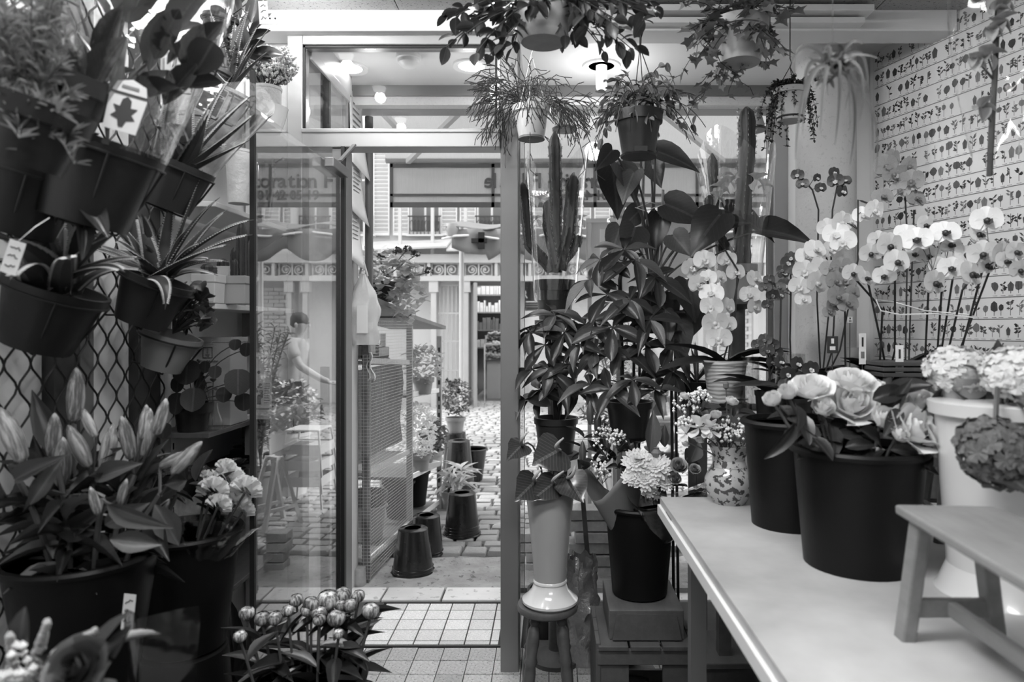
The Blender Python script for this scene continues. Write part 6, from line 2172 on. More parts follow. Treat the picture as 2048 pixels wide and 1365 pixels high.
mum = mum_mesh(1)
for px, py, r in ((1272, 925, 32), (1312, 935, 34), (1290, 960, 30), (1330, 965, 22), (1262, 955, 22), (1298, 980, 20)):
    inst('chrysanthemum', mum, t, frame(W(px, py, 2.28 + rnd(-.02, .02)) - o, (rnd(-.3, .3), .55, .6), 0, r * 2.28 / F, up=V((rnd(-.2, .2), -1, .6)).normalized()))
for px, py, r in ((1357, 937, 17), (1388, 942, 11), (1345, 955, 12)):
    inst('small_rose', RMo[0], t, Matrix.Translation(W(px, py, 2.28) - o) @ Matrix.Rotation(.7, 4, 'X') @ Matrix.Scale(r * 2.28 / F, 4)).active_material if False else None
sr = rose_mesh(8, mat('dusky small rose', .3, .5, .3, 30, rand=.2), .8)
for px, py, r in ((1357, 937, 18), (1389, 942, 12), (1348, 962, 14)):
    inst('small_rose', sr, t, Matrix.Translation(W(px, py, 2.27) - o) @ Matrix.Rotation(.8, 4, 'X') @ Matrix.Scale(r * 2.27 / F, 4))
MB().lathe([(.001, -.018), (.016, -.01), (.019, .004), (.008, .016), (.01, .02), (.001, .021)], 14, tuple(W(1313, 908, 2.3) - o)).build('seed_pod', leaf_l, t)
for k in range(14):
    p = W(rnd(1250, 1400), rnd(890, 985), 2.34 + rnd(-.03, .08)) - o
    inst('leaf', bigd, t, frame(p, rdir(-.1, 1), rnd(-.5, .5), .07, .045))
for bx, by, tx_, ty, w in ((1300, 905, 1310, 822, 34), (1330, 895, 1328, 850, 22), (1380, 925, 1400, 880, 34), (1370, 920, 1395, 905, 40)):
    leaf_bt(t, lil2, W(bx, by, 2.34) - o, W(tx_, ty, 2.34) - o, w * 2.34 / F, V((rnd(-.5, .5), -1, .2)))
cone(t, (.0, 0, -.02), .15, .17, cello2, 'film_wrap', (.03, -.02), .2)
pdz = MB()
for k in range(9):
    a = k * 2 * PI / 9
    pdz.add([(0, 0, 0), (-.18, .5, 0), (0, 1, 0), (.18, .5, 0)], [(0, 1, 2, 3)], frame((0, 0, 0), (math.cos(a), 0, math.sin(a)), 0, .02, up=V((0, -1, 0))))
pdz.build('printed_daisy', greyink, t, tuple(W(1313, 992, 2.26) - o), smooth=False)

# ------------------------------------------------------------ floral jar with a posy
fj = thing('floral_jar', 'pot-bellied porcelain jar with dark flower painting on the table corner', 'vase', (Xp(1455, 2.0), 1.98, TZ + .008))
pjm = NT('painted porcelain')
n1 = pjm.noise(55, 2)
n2 = pjm.noise(90, 2)
msk = pjm.math('GREATER_THAN', pjm.math('ADD', n1, pjm.math('MULTIPLY', n2, .35)), .73)
val = pjm.math('MULTIPLY_ADD', msk, -.36, .42)
pjm.l(val, pjm.b.inputs['Base Color'])
pjm.b.inputs['Roughness'].default_value = .12
MB().lathe([(.001, 0), (.038, 0), (.042, .008), (.055, .03), (.071, .06), (.07, .085), (.058, .11), (.044, .124), (.042, .138), (.054, .17), (.06, .182), (.056, .182), (.041, .14), (.05, .12), (.001, .1)], 44).build('body', pjm.m, fj)
po = thing('posy', 'posy of baby\'s breath, ranunculus and freesia in the porcelain jar', 'bouquet', tuple(fj.location + V((0, 0, .11))))
o = po.location
for px, py, r in ((1375, 820, 34), (1400, 800, 26), (1460, 865, 34), (1485, 875, 26), (1370, 850, 20), (1440, 880, 24)):
    gypso(po, W(px, py, 1.98 + rnd(-.03, .03)) - o, r * 1.98 / F, 46, .0048)
rnu = rose_mesh(9, mat('ranunculus petal', .74, .5, .05, 9, transl=.2), .15)
for px, py, r in ((1370, 790, 13), (1464, 802, 17), (1432, 828, 15), (1400, 878, 12), (1372, 885, 11)):
    d = V((rnd(-.3, .3), -.4, 1)).normalized()
    q = W(px, py, 1.95) - o
    inst('ranunculus', rnu, po, Matrix.Translation(q - d * .012) @ d.to_track_quat('Z', 'Y').to_matrix().to_4x4() @ Matrix.Scale(r * 1.95 / F, 4))
    MB().tube(bez((0, 0, 0), (q.x * .3, q.y * .3, q.z * .6), q), .0022, 5).build('stem', stem_m, po)
for px, py, r in ((1398, 856, 32), (1372, 868, 22), (1420, 860, 26), (1412, 850, 24)):
    q = W(px, py, 1.92) - o
    for k in range(6):
        a = k * 1.05 + px
        d = V((math.cos(a), -.5, math.sin(a) * .8))
        inst('freesia_petal', leafmesh('obov', petal_w, .3, -.2), po, frame(q, d, 0, r * 1.92 / F, r * .75 * 1.92 / F))
    MB().tube(bez((0, 0, 0), (q.x * .3, 0, q.z), q), .002, 5).build('stem', stem_m, po)
MB().lathe([(.001, -.012), (.008, -.006), (.009, .006), (.004, .012), (.001, .013)], 10, tuple(W(1452, 772, 1.98) - o)).build('bud', leaf_l, po)
MB().tube([W(1452, 775, 1.98) - o, (0, 0, 0)], .0016, 5).build('stem', stem_m, po)
for k in range(20):
    p = W(rnd(1360, 1500), rnd(800, 890), 2.0 + rnd(-.03, .06)) - o
    inst('leaf', bigd, po, frame(p, rdir(-.2, 1), rnd(-.5, .5), .05, .025))

# ------------------------------------------------------------ plant bench along the window and wall
pb = thing('plant_bench', 'dark stained bench carrying the orchid pots before the right wall', 'bench', (.9, 2.42, 0))
BZ = 1.04
for k in range(4):
    MB().bb(-.36, .42, -.2 + k * .095, -.11 + k * .095, BZ - .025, BZ).build('board', wood_d, pb, smooth=False, bevel=.002)
for x in (-.33, .39):
    for y in (-.18, .16):
        MB().bb(x - .02, x + .02, y - .02, y + .02, 0, BZ - .025).build('leg', wood_d, pb, smooth=False)
MB().bb(-.36, .42, -.2, -.18, BZ - .085, BZ - .025).build('apron', wood_d, pb, smooth=False)
mid_ = MB().bb(-.36, .42, -.19, .18, .5, .52).build('board', wood_d, pb, smooth=False)

PT = {}


def orchid_flower(m, lipm_name):
    key = (m.name, lipm_name)
    if key in PT:
        return PT[key]
    b = MB()

    def petal(a, L, wd, z, tw=0.0):
        d = V((math.cos(a), math.sin(a), 0))
        n = 9
        x = V((-d.y, d.x, 0))
        vs = [(0, 0, .0)]
        for k in range(n + 1):
            t_ = -1 + 2 * k / n
            w_ = wd * math.sin(t_ * PI * .5)
            l_ = L * (.32 + .68 * math.cos(t_ * PI * .5) ** .55)
            p = d * l_ + x * w_
            vs.append((p.x, p.y, z + .09 * abs(t_) * L - .12 * l_ * l_))
        b.add(vs, [(0, k, k + 1) for k in range(1, n + 1)])
    petal(PI / 2, .46, .2, -.02)
    petal(PI / 2 + 2.2, .45, .2, -.02)
    petal(PI / 2 - 2.2, .45, .2, -.02)
    petal(.18, .5, .34, .02)
    petal(PI - .18, .5, .34, .02)
    fm = b.mesh('flower', m, True, 60)
    lb = MB()
    lm = {'dark': mat('dark lip', .03, .4, .2, 20), 'pale': mat('pale lip', .5, .4, .2, 20), 'grey': mat('grey lip', .14, .4, .2, 20)}[lipm_name]
    lb.lathe([(.001, -.02), (.1, .02), (.11, .1), (.06, .17), (.001, .18)], 8, (0, -.04, 0))
    for a in (-PI / 2, -PI / 2 + .9, -PI / 2 - .9):
        d = V((math.cos(a), math.sin(a), .6))
        lb.add([(0, 0, .04), (-.1, .1, .06), (0, .2, .09), (.1, .1, .06)], [(0, 1, 2, 3)], frame((0, -.04, .02), d, 0, 1.3))
    lmsh = lb.mesh('lip', lm, True, 60)
    PT[key] = (fm, lmsh)
    return PT[key]


def orchid(label, base, potspec, flowers, fm, lip, spikes, leaves=4, wrapd=False, seed=0, facing=None, lm_=None, stake=True):
    """flowers: (px,py,diam,Y); spikes: lists of (px,py,Y) from the pot upwards"""
    random.seed(seed)
    t = thing('orchid', label, 'plant', base)
    o = V(base)
    if potspec:
        rt, rb, h, m = potspec
        pot(t, rt, rb, h, m, .004, .015)
    else:
        h = .02
    flm, lmm = orchid_flower(fm, lip)
    pts = []
    for sp_ in spikes:
        q = [V((rnd(-.015, .015), rnd(-.015, .015), h * .8))] + [W(*p) - o for p in sp_]
        sm = []
        for i in range(len(q) - 1):
            sm += [q[i].lerp(q[i + 1], k / 4) for k in range(4)]
        sm.append(q[-1])
        MB().tube(sm, .0032, 6).build('flower_stem', stem_d, t)
        pts += sm
    for (px, py, dm, Y) in flowers:
        p = W(px, py, Y) - o
        n_ = V((rnd(-.6, .6), -1, rnd(-.35, .35))) if facing is None else V(facing) + rdir() * .25
        n_.normalize()
        y_ = (V((rnd(-.15, .15), 0, 1)) - n_ * n_.z).normalized()
        x_ = y_.cross(n_)
        s_ = dm * 1.1 * Y / F
        M = Matrix(((x_.x * s_, y_.x * s_, n_.x * s_, p.x), (x_.y * s_, y_.y * s_, n_.y * s_, p.y), (x_.z * s_, y_.z * s_, n_.z * s_, p.z), (0, 0, 0, 1)))
        f = inst('flower', flm, t, M)
        inst('lip', lmm, f)
        if pts:
            c = min(pts, key=lambda a: (a - p).length)
            MB().tube([c, c.lerp(p, .5) + V((0, 0, .008)), p - n_ * .004], .0014, 4).build('pedicel', stem_m, t)
    lf = leafmesh('strap', lm_ or leaf_d, .12, .45)
    for k in range(leaves):
        a = k * PI + rnd(-.5, .5) + (0 if k % 2 else .2)
        inst('leaf', lf, t, frame((0, 0, h * .85), (math.cos(a), math.sin(a) * .5 - .3, rnd(.35, 1.3)), rnd(-.3, .3), rnd(.16, .25), rnd(.055, .08)))
    return t


# wavy white pot with cascading white orchid
wvy = NT('wavy ribbed ceramic')
wt = wvy.n('ShaderNodeTexWave')
wt.bands_direction = 'Z'
wt.inputs['Scale'].default_value = 24
wt.inputs['Distortion'].default_value = 5
wt.inputs['Detail'].default_value = 1
wt.inputs['Detail Scale'].default_value = .6
wvy.l(wvy.coord(), wt.inputs[0])
wvy.b.inputs['Base Color'].default_value = g(.42)
wvy.b.inputs['Roughness'].default_value = .35
wvy.l(wvy.bump(wt.outputs[1], .0016), wvy.b.inputs['Normal'])
Yo = 2.35
orchid('white cascading orchid in a pale pot ribbed with wavy lines', (Xp(1450, Yo), Yo, Zp(805, Yo)), (.074, .056, .145, wvy.m),
       [(1409, 521, 42, 2.32), (1381, 535, 38, 2.33), (1395, 569, 40, 2.3), (1416, 556, 34, 2.31), (1423, 588, 46, 2.28), (1423, 613, 44, 2.27), (1454, 614, 38, 2.3), (1430, 645, 48, 2.26), (1454, 649, 36, 2.28), (1438, 677, 48, 2.25), (1454, 519, 36, 2.36), (1471, 545, 36, 2.36), (1509, 559, 40, 2.38), (1499, 590, 38, 2.37), (1509, 614, 36, 2.37), (1388, 548, 30, 2.34), (1440, 555, 30, 2.34)],
       petal_w, 'pale', [[(1470, 640, 2.36), (1475, 540, 2.36), (1450, 500, 2.35), (1412, 520, 2.33), (1418, 590, 2.3), (1438, 670, 2.28)], [(1465, 620, 2.37), (1480, 540, 2.38), (1505, 555, 2.39), (1505, 610, 2.38)]], 5, seed=1)
st_ = thing('pot_riser', 'dark block raising the wavy white orchid pot on the bench', 'block', (Xp(1450, Yo), Yo, BZ))
bpy.data.objects.remove(st_)
tag(MB().bb(-.075, .07, -.05, .05, 0, Zp(805, Yo) - BZ - .002).build('pot_riser', wood_d, None, (Xp(1455, Yo), Yo, BZ + .001), smooth=False), 'dark low block raising the wavy white orchid pot', 'block')
t = thing('pot_plant', 'small dark round pot of thin leaves left of the wavy white pot', 'plant', (Xp(1392, 2.6), 2.6, Zp(805, 2.6)))
pot(t, .058, .045, .08, blackplastic, .014, .015)
for k in range(9):
    inst('leaf', leafmesh('strap', leaf_m, .1, .5), t, frame((0, 0, .07), (rnd(-1, 1), rnd(-.6, .3), rnd(.6, 1.4)), 0, rnd(.12, .2), .014))
t2 = tag(MB().lathe([(.05, 0), (.055, .01), (.03, .03), (.03, Zp(805, 2.6) - .03), (.06, Zp(805, 2.6) - .002), (.001, Zp(805, 2.6) - .002)], 20).build('pot_pedestal', wood_d, None, (Xp(1392, 2.6), 2.6, 0)), 'dark turned pedestal under the small round pot', 'pedestal')

# main bank of pale orchids with dark lips: three pots
big = [(1834, 480, 54, 1.95), (1890, 466, 54, 1.95), (1955, 469, 48, 1.92), (1973, 440, 56, 1.9), (1966, 507, 54, 1.86), (1779, 492, 54, 1.95), (1793, 524, 52, 1.92), (1706, 547, 40, 2.0), (1731, 557, 38, 1.98), (1869, 566, 54, 1.88), (1941, 549, 58, 1.84), (1903, 537, 48, 1.9), (2004, 507, 50, 1.82), (2011, 523, 42, 1.8), (1973, 530, 46, 1.88), (1879, 533, 42, 1.96), (1831, 509, 42, 2.0), (1741, 507, 42, 2.0), (2031, 504, 44, 1.78), (1858, 511, 40, 1.98), (1769, 552, 42, 1.96), (1900, 490, 44, 1.98), (1812, 468, 44, 2.0), (1930, 510, 46, 1.96), (1850, 450, 40, 2.0), (2040, 540, 42, 1.78), (1800, 500, 40, 2.02), (1756, 480, 38, 2.03)]
A = [f for f in big if f[0] < 1830]
B = [f for f in big if 1830 <= f[0] < 1935]
C_ = [f for f in big if f[0] >= 1935]
Z_ = lambda px, Y, z=BZ + .001: (Xp(px, Y), Y, z)
orchid('pale orchid with dark lips on tall dark stakes, left of the main bank', Z_(1775, 2.28), (.06, .048, .1, darkplastic), A, petal_o, 'dark', [[(1765, 700, 2.15), (1735, 560, 2.02)], [(1790, 700, 2.12), (1790, 520, 1.98)], [(1760, 720, 2.15), (1765, 620, 2.1), (1712, 560, 2.02)]], 6, seed=2)
orchid('pale orchid with dark lips in the middle of the main bank', Z_(1850, 2.3), (.06, .048, .1, greyplastic), B, petal_o, 'dark', [[(1850, 720, 2.15), (1858, 560, 2.0), (1865, 540, 1.95)], [(1875, 700, 2.12), (1885, 560, 1.98)], [(1880, 720, 2.15), (1905, 560, 1.96)]], 6, seed=3)
orchid('pale orchid with dark lips at the right end of the main bank', Z_(1930, 2.25), (.06, .048, .1, darkplastic), C_, petal_o, 'dark', [[(1890, 730, 2.1), (1925, 580, 1.92), (1945, 555, 1.9)], [(1915, 730, 2.08), (1965, 540, 1.9)], [(1920, 700, 2.1), (1980, 540, 1.9)]], 6, seed=4)
# tie around the stakes
tw = thing('raffia_tie', 'pale plastic tie strung around the orchid stakes', 'tie', W(1840, 628, 1.99))
MB().tube([W(*p) - tw.location for p in ((1752, 600, 2.05), (1762, 622, 2.03), (1800, 630, 1.98), (1870, 628, 1.96), (1955, 636, 1.93), (1940, 630, 2.0), (1850, 622, 2.05), (1790, 605, 2.1), (1752, 600, 2.05))], .0022, 5).build('tie', wire_l, tw)
# white spray and grey orchid
orchid('tall pure white orchid spray in front of the pillar', Z_(1640, 2.33), (.055, .045, .1, glass('orchid cup', .8, 1.2, .05)),
       [(1630, 500, 46, 2.25), (1613, 514, 42, 2.26), (1682, 445, 46, 2.28), (1672, 469, 48, 2.27), (1686, 483, 48, 2.25), (1700, 445, 40, 2.3), (1748, 421, 44, 2.28), (1610, 542, 44, 2.22), (1599, 573, 40, 2.2), (1634, 566, 50, 2.2), (1606, 599, 32, 2.2), (1640, 535, 46, 2.24), (1660, 500, 40, 2.28), (1655, 455, 38, 2.3), (1725, 430, 36, 2.3)], petal_w, 'pale', [[(1665, 700, 2.3), (1670, 600, 2.3), (1650, 500, 2.3), (1612, 540, 2.26)], [(1680, 700, 2.32), (1716, 520, 2.3), (1716, 400, 2.3), (1745, 410, 2.3)]], 4, seed=5)
orchid('dusky grey orchid in the middle of the window bench', Z_(1690, 2.2), (.052, .04, .09, greyplastic),
       [(1682, 535, 42, 2.12), (1672, 562, 42, 2.11), (1661, 538, 38, 2.13), (1675, 594, 47, 2.08), (1695, 607, 42, 2.08), (1658, 625, 26, 2.1), (1706, 585, 32, 2.1), (1690, 560, 40, 2.12), (1668, 610, 34, 2.1)], petal_g, 'grey', [[(1690, 700, 2.18), (1690, 620, 2.14), (1678, 540, 2.14)]], 4, seed=6)
orchid('speckled orchid in clear film high against the poster wall', Z_(1810, 2.45), (.055, .045, .1, darkplastic),
       [(1771, 332, 48, 2.38), (1787, 348, 42, 2.37), (1822, 362, 46, 2.36), (1817, 333, 40, 2.38), (1832, 398, 40, 2.37), (1765, 394, 40, 2.38), (1784, 318, 40, 2.4), (1800, 380, 36, 2.38)], petal_g, 'grey', [[(1812, 650, 2.45), (1815, 480, 2.42), (1810, 390, 2.4), (1790, 335, 2.4)], [(1820, 650, 2.45), (1828, 420, 2.4)]], 4, seed=7)
orchid('small near-black orchid on thin stems before the pillar', Z_(1650, 2.5), (.045, .036, .08, blackplastic),
       [(1595, 350, 24, 2.45), (1605, 368, 24, 2.45), (1641, 376, 22, 2.45), (1634, 356, 18, 2.45), (1671, 362, 30, 2.44), (1684, 383, 28, 2.44), (1690, 362, 24, 2.45), (1668, 345, 22, 2.45)], petal_d, 'pale', [[(1634, 600, 2.5), (1637, 420, 2.47), (1625, 380, 2.46), (1598, 350, 2.46)], [(1660, 600, 2.5), (1665, 420, 2.46), (1675, 370, 2.46)]], 3, seed=8)
orchid('dark small-flowered orchid in a clear cylinder beside the wavy pot', Z_(1535, 2.25), (.04, .034, .08, blackplastic),
       [(1530, 680, 26, 2.2), (1515, 690, 24, 2.2), (1545, 690, 26, 2.2), (1534, 702, 28, 2.19), (1552, 705, 26, 2.2), (1543, 725, 26, 2.2), (1538, 560, 22, 2.25), (1530, 575, 24, 2.25), (1545, 590, 24, 2.25), (1535, 610, 22, 2.25), (1560, 575, 22, 2.25), (1565, 540, 22, 2.25)], petal_d, 'grey', [[(1540, 760, 2.23), (1535, 690, 2.22)], [(1560, 700, 2.25), (1562, 600, 2.25), (1545, 560, 2.26)]], 4, seed=9)
orchid('dark orchid with pale throats low before the window bench', Z_(1600, 2.12), (.04, .034, .07, blackplastic),
       [(1575, 748, 30, 2.06), (1594, 728, 30, 2.07), (1621, 738, 32, 2.06), (1560, 725, 28, 2.07), (1600, 755, 26, 2.06), (1570, 770, 26, 2.06)], petal_d, 'pale', [[(1596, 780, 2.1), (1595, 740, 2.08)]], 4, seed=10, lm_=leaf_d)
orchid('mottled dark orchid between the wavy pot and the pillar', Z_(1585, 2.42), (.045, .036, .09, darkplastic),
       [(1566, 545, 30, 2.36), (1575, 525, 28, 2.37), (1588, 540, 28, 2.37), (1570, 570, 28, 2.36), (1585, 575, 26, 2.36), (1560, 590, 24, 2.36), (1582, 515, 24, 2.37)], mat('mottled petal', .1, .45, .5, 30, rand=.3), 'pale', [[(1580, 680, 2.4), (1582, 560, 2.38), (1578, 520, 2.38)]], 4, seed=11)
# clear cylinders, tags, vase and little rack
for i, (px, Y, r, h, lab) in enumerate(((1580, 2.3, .048, .2, 'tall clear glass cylinder behind the dark orchids'), (1500, 2.3, .03, .19, 'narrow clear sleeve beside the wavy white pot'))):
    t = thing('glass_cylinder', lab, 'vase', Z_(px, Y))
    MB().lathe([(.001, 0), (r, 0), (r, h), (r - .003, h), (r - .003, .005), (.001, .005)], 32).build('body', glass('cylinder glass', .93, 1.6, .03), t)
t = thing('grey_cylinder_vase', 'plain matt grey cylinder vase among the orchid pots', 'vase', Z_(1708, 2.3))
MB().lathe([(.001, 0), (.026, 0), (.026, .22), (.022, .22), (.022, .01), (.001, .01)], 28).build('body', mat('grey vase', .22, .5), t)
for i, (px, py, w, h, Y, lab) in enumerate(((1725, 698, 14, 62, 2.1, 'narrow white plant tag standing left of the little rack'), (1799, 722, 16, 62, 2.0, 'narrow white plant tag standing in front of the little rack'), (1665, 690, 22, 34, 2.1, 'dark and white plant tag behind the grey orchid'), (1700, 640, 10, 12, 2.2, 'tiny square tag clipped to an orchid stake'))):
    t = thing('plant_tag', lab, 'tag', W(px, py, Y))
    s_ = Y / F
    MB().box((0, 0, 0), (w * s_, .0012, h * s_), None).build('card', paper if i != 2 else ink, t, smooth=False)
    MB().box((0, -.001, -h * s_ * .2), (w * s_ * .5, .0008, h * s_ * .22), None).build('printed_mark', greyink if i != 2 else paper, t, smooth=False)
    MB().box((0, -.001, h * s_ * .22), (w * s_ * .25, .0008, h * s_ * .3), None).build('printed_bars', ink if i != 2 else paper, t, smooth=False)
    MB().tube([(0, .001, -h * s_ * .5), (0, .003, -(W(px, py, Y).z - BZ) + .002)], .0015, 4).build('stake', stem_d, t)
lr = thing('little_stool', 'little dark stool with ribbed top and legs among the orchids', 'stool', Z_(1800, 2.05, TZ + .001))
hh = Zp(722, 2.05) - TZ
for k in range(3):
    MB().bb(-.08, .1, -.06, .06, hh - .014 - k * .016, hh - .002 - k * .016).build('rib', wood_d, lr, smooth=False, bevel=.002)
for x in (-.06, .075):
    for y in (-.045, .045):
        MB().tube([(x, y, 0), (x, y, hh - .045)], .013, 10).build('leg', wood_d, lr)
# bare dark dried spray hung top right, close to the lens
t = thing('hanging_orchid_spray', 'dark bare stem with blurred grey buds hanging in film at the top right', 'flower', W(1990, 20, 1.4))
o = t.location
MB().tube([W(*p) - o for p in ((2000, -420, 1.4), (1997, 0, 1.4), (1990, 147, 1.4), (1983, 261, 1.4), (1979, 352, 1.4))], [.002, .004, .0055, .006, .006], 8).build('stem', stem_d, t)
bdm = mat('grey bud petal', .33, .5, .2, 25, rand=.15, transl=.2)
for px, py, r in ((1999, 46, 30), (1985, 60, 24), (1975, 112, 30), (1955, 122, 24), (1992, 20, 22), (2010, 10, 24), (1965, 215, 26), (1950, 118, 20)):
    p = W(px, py, 1.39) - o
    for k in range(4):
        a = k * 1.57 + px
        inst('petal', leafmesh('round', bdm, .6, .5), t, frame(p, (math.cos(a), -.6, math.sin(a)), 0, r * 1.39 / F, r * 1.39 / F))
    MB().tube([p, W(1988, py + 40, 1.4) - o], .0018, 5).build('pedicel', stem_d, t)
def sprayf(u, v):
    a = u * 2 * PI
    r = .05 + .05 * v + .008 * math.sin(a * 4 + v * 6)
    return (r * math.cos(a), r * math.sin(a) * .6, -.3 + .36 * v)
MB().grid(sprayf, 20, 10).build('film_sleeve', glass('thin film', .985, .7, .01, .003, 5, .04), t)

# ------------------------------------------------------------ cacti, foliage plants in the window
random.seed(251)


def cactus_col(t, pts, r, ribs=5):
    """ribbed column through pixel-depth points"""
    q = [V(p) for p in pts]
    b = MB()
    sm = []
    for i in range(len(q) - 1):
        sm += [q[i].lerp(q[i + 1], k / 8) for k in range(8)]
    sm.append(q[-1])
    n = ribs * 4
    vs, fs = [], []
    m = len(sm)
    for i, p in enumerate(sm):
        d = (sm[min(i + 1, m - 1)] - sm[max(0, i - 1)]).normalized()
        x = V((1, 0, 0)) - d * d.x
        x.normalize()
        y = d.cross(x)
        e = i / (m - 1)
        rr = r * (math.sqrt(max(.03, 1 - max(0, (e - .9) / .1) ** 2))) * (1 + .07 * math.sin(i * 1.9))
        for k in range(n):
            a = 2 * PI * k / n + .4
            ra = rr * (.72 + .38 * abs(math.cos(ribs * (a - .4) / 2)) ** 1.5)
            vs.append(p + x * ra * math.cos(a) + y * ra * math.sin(a))
    for i in range(m - 1):
        for k in range(n):
            e = (k + 1) % n
            fs.append((i * n + k, i * n + e, (i + 1) * n + e, (i + 1) * n + k))
    fs.append(tuple((m - 1) * n + k for k in range(n)))
    b.add(vs, fs)
    o_ = b.build('column', cactus_m, t, ang=80)
    b = MB()
    for i in range(1, m - 1):
        p = sm[i]
        for k in range(ribs):
            a = 2 * PI * k / ribs + .4
            d = V((math.cos(a), math.sin(a), .2))
            c = p + d * r * 1.08
            b.add([c + V((0, 0, -.003)), c + V((0, 0, .003)), c + d * r * .28 + V((0, 0, .005))], [(0, 1, 2)])
            b.add([c + V((0, .002, -.003)), c + V((0, -.002, .003)), c + d * r * .24 - V((0, 0, .006))], [(0, 1, 2)])
    b.build('thorns', spk, o_, smooth=False)


Yc = 2.85
cb = V((Xp(1110, Yc), Yc, Zp(640, Yc)))
t = thing('candelabra_cactus', 'candelabra cactus of five ribbed columns in a dark square-shouldered pot in the window', 'plant', cb)
pot(t, .082, .066, .165, darkplastic, .006, .045)
pc_ = lambda l: [W(px, py, Yc + dy) - cb for px, py, dy in l]
cactus_col(t, pc_([(1112, 545, 0), (1112, 400, 0), (1110, 262, 0)]), .026)
cactus_col(t, pc_([(1120, 540, -.02), (1138, 470, -.03), (1148, 345, -.03)]), .027)
cactus_col(t, pc_([(1105, 540, .0), (1060, 490, .0), (1052, 420, 0), (1045, 365, 0)]), .024)
cactus_col(t, pc_([(1110, 530, -.03), (1094, 450, -.03), (1096, 400, -.03)]), .018)
cactus_col(t, pc_([(1125, 530, -.02), (1155, 490, -.02), (1158, 470, -.02)]), .016)
for px, py, r in ((1135, 400, 22), (1125, 385, 18), (1160, 440, 18), (1080, 400, 16), (1150, 455, 14), (1072, 440, 16)):
    for k in range(4):
        a = k * 1.6 + px
        inst('paper_flower', leafmesh('round', petal_w, .5, .4, .05), t, frame(W(px, py, Yc + .03) - cb, (math.cos(a), -.4, math.sin(a)), 0, r * Yc / F, r * Yc / F))
wrap('tall clear film around the candelabra cactus', cb + V((0, 0, .08)), (0, 0, 1), .085, .125, .55, .9, cello)
ps = tag(MB().lathe([(.09, 0), (.09, .02), (.03, .05), (.03, cb.z - .04), (.085, cb.z - .02), (.085, cb.z - .002), (.001, cb.z - .002)], 24).build('plant_stand', wood_d, None, (cb.x, cb.y, 0)), 'dark turned column stand under the candelabra cactus', 'stand')
Yk = 2.75
kb = V((Xp(1475, Yk), Yk, Zp(600, Yk)))
t = thing('ribbed_cactus', 'tall knobbly column cactus with a shorter column in clear film beside the pillar', 'plant', kb)
pot(t, .075, .06, .14, greyplastic, .006, .03)
pc_ = lambda l: [W(px, py, Yk + dy) - kb for px, py, dy in l]
cactus_col(t, pc_([(1484, 530, 0), (1486, 400, 0), (1494, 300, 0), (1493, 214, 0)]), .033, 6)
cactus_col(t, pc_([(1450, 530, 0), (1428, 440, 0), (1424, 307, 0)]), .024)
cactus_col(t, pc_([(1470, 520, -.04), (1420, 440, -.03), (1418, 390, -.03)]), .017)
for px, py, r in ((1440, 375, 24), (1460, 365, 20), (1515, 360, 24), (1435, 395, 22), (1530, 372, 16), (1450, 350, 18)):
    for k in range(4):
        a = k * 1.6 + px
        inst('paper_flower', leafmesh('round', petal_w, .5, .4, .05), t, frame(W(px, py, Yk - .03) - kb, (math.cos(a), -.4, math.sin(a)), 0, r * Yk / F, r * Yk / F))
wrap('tall clear film around the column cactus', kb + V((0, 0, .1)), (0, 0, 1), .09, .15, .5, 2.9, cello)
tag(MB().lathe([(.09, 0), (.09, .02), (.03, .05), (.03, kb.z - .04), (.085, kb.z - .02), (.085, kb.z - .002), (.001, kb.z - .002)], 24).build('plant_stand', wood_d, None, (kb.x, kb.y, 0)), 'dark turned column stand under the tall column cactus', 'stand')

# monstera
Ym = 2.7
mb_ = V((Xp(1310, Ym), Ym, Zp(662, Ym)))
t = thing('monstera', 'large monstera with heart and split leaves tied to stakes in the window', 'plant', mb_)
pot(t, .105, .085, .15, blackplastic, .008, .03)
mon = leafmesh('heart', leaf_m, .18, .2)
mond = leafmesh('heart', leaf_d, .22, .25)
ML = [(1331, 409, 1416, 440, 74, 0, 1), (1310, 302, 1402, 330, 52, 1, .9), (1240, 330, 1280, 395, 66, 0, .7), (1225, 335, 1240, 430, 74, 1, 1.2), (1268, 345, 1240, 400, 60, 0, .5), (1300, 320, 1322, 370, 50, 0, .8), (1225, 300, 1195, 335, 40, 1, .4), (1345, 470, 1380, 508, 52, 0, .9), (1240, 455, 1220, 515, 52, 0, .9), (1270, 455, 1255, 510, 66, 1, 1), (1400, 455, 1500, 430, 66, 1, .5), (1450, 420, 1560, 465, 60, 1, .3), (1520, 460, 1640, 470, 74, 1, .2), (1440, 430, 1380, 500, 80, 1, .9), (1280, 420, 1240, 460, 46, 0, .9), (1320, 430, 1310, 500, 50, 1, .8), (1374, 560, 1395, 640, 70, 1, 1), (1395, 620, 1360, 690, 52, 0, 1), (1350, 640, 1375, 720, 60, 0, .8)]
for bx, by, tx_, ty, w, dk, f in ML:
    dy = rnd(-.1, .06)
    b0, b1 = W(bx, by, Ym + dy) - mb_, W(tx_, ty, Ym + dy - .05) - mb_
    leaf_bt(t, mond if dk else mon, b0, b1, w * Ym / F, V((rnd(-.5, .5), -1 * f - .2, .5)))
    MB().tube(bez((rnd(-.03, .03), rnd(-.03, .03), .13), (b0.x * .15, b0.y * .3, b0.z * .75), b0, 10), .004, 6).build('petiole', stem_m, t)
for px, q in ((1282, 300), (1320, 380), (1300, 330)):
    MB().tube([W(px, 600, Ym + .02) - mb_, W(px + 6, q, Ym + .03) - mb_], .0055, 6).build('stake', mat('bamboo', .4, .5, .2, 20), t)
MB().tube([W(px, py, Ym - .03) - mb_ for px, py in ((1270, 415), (1290, 422), (1325, 410), (1300, 405), (1272, 416))], .002, 5).build('tie', wire_l, t)
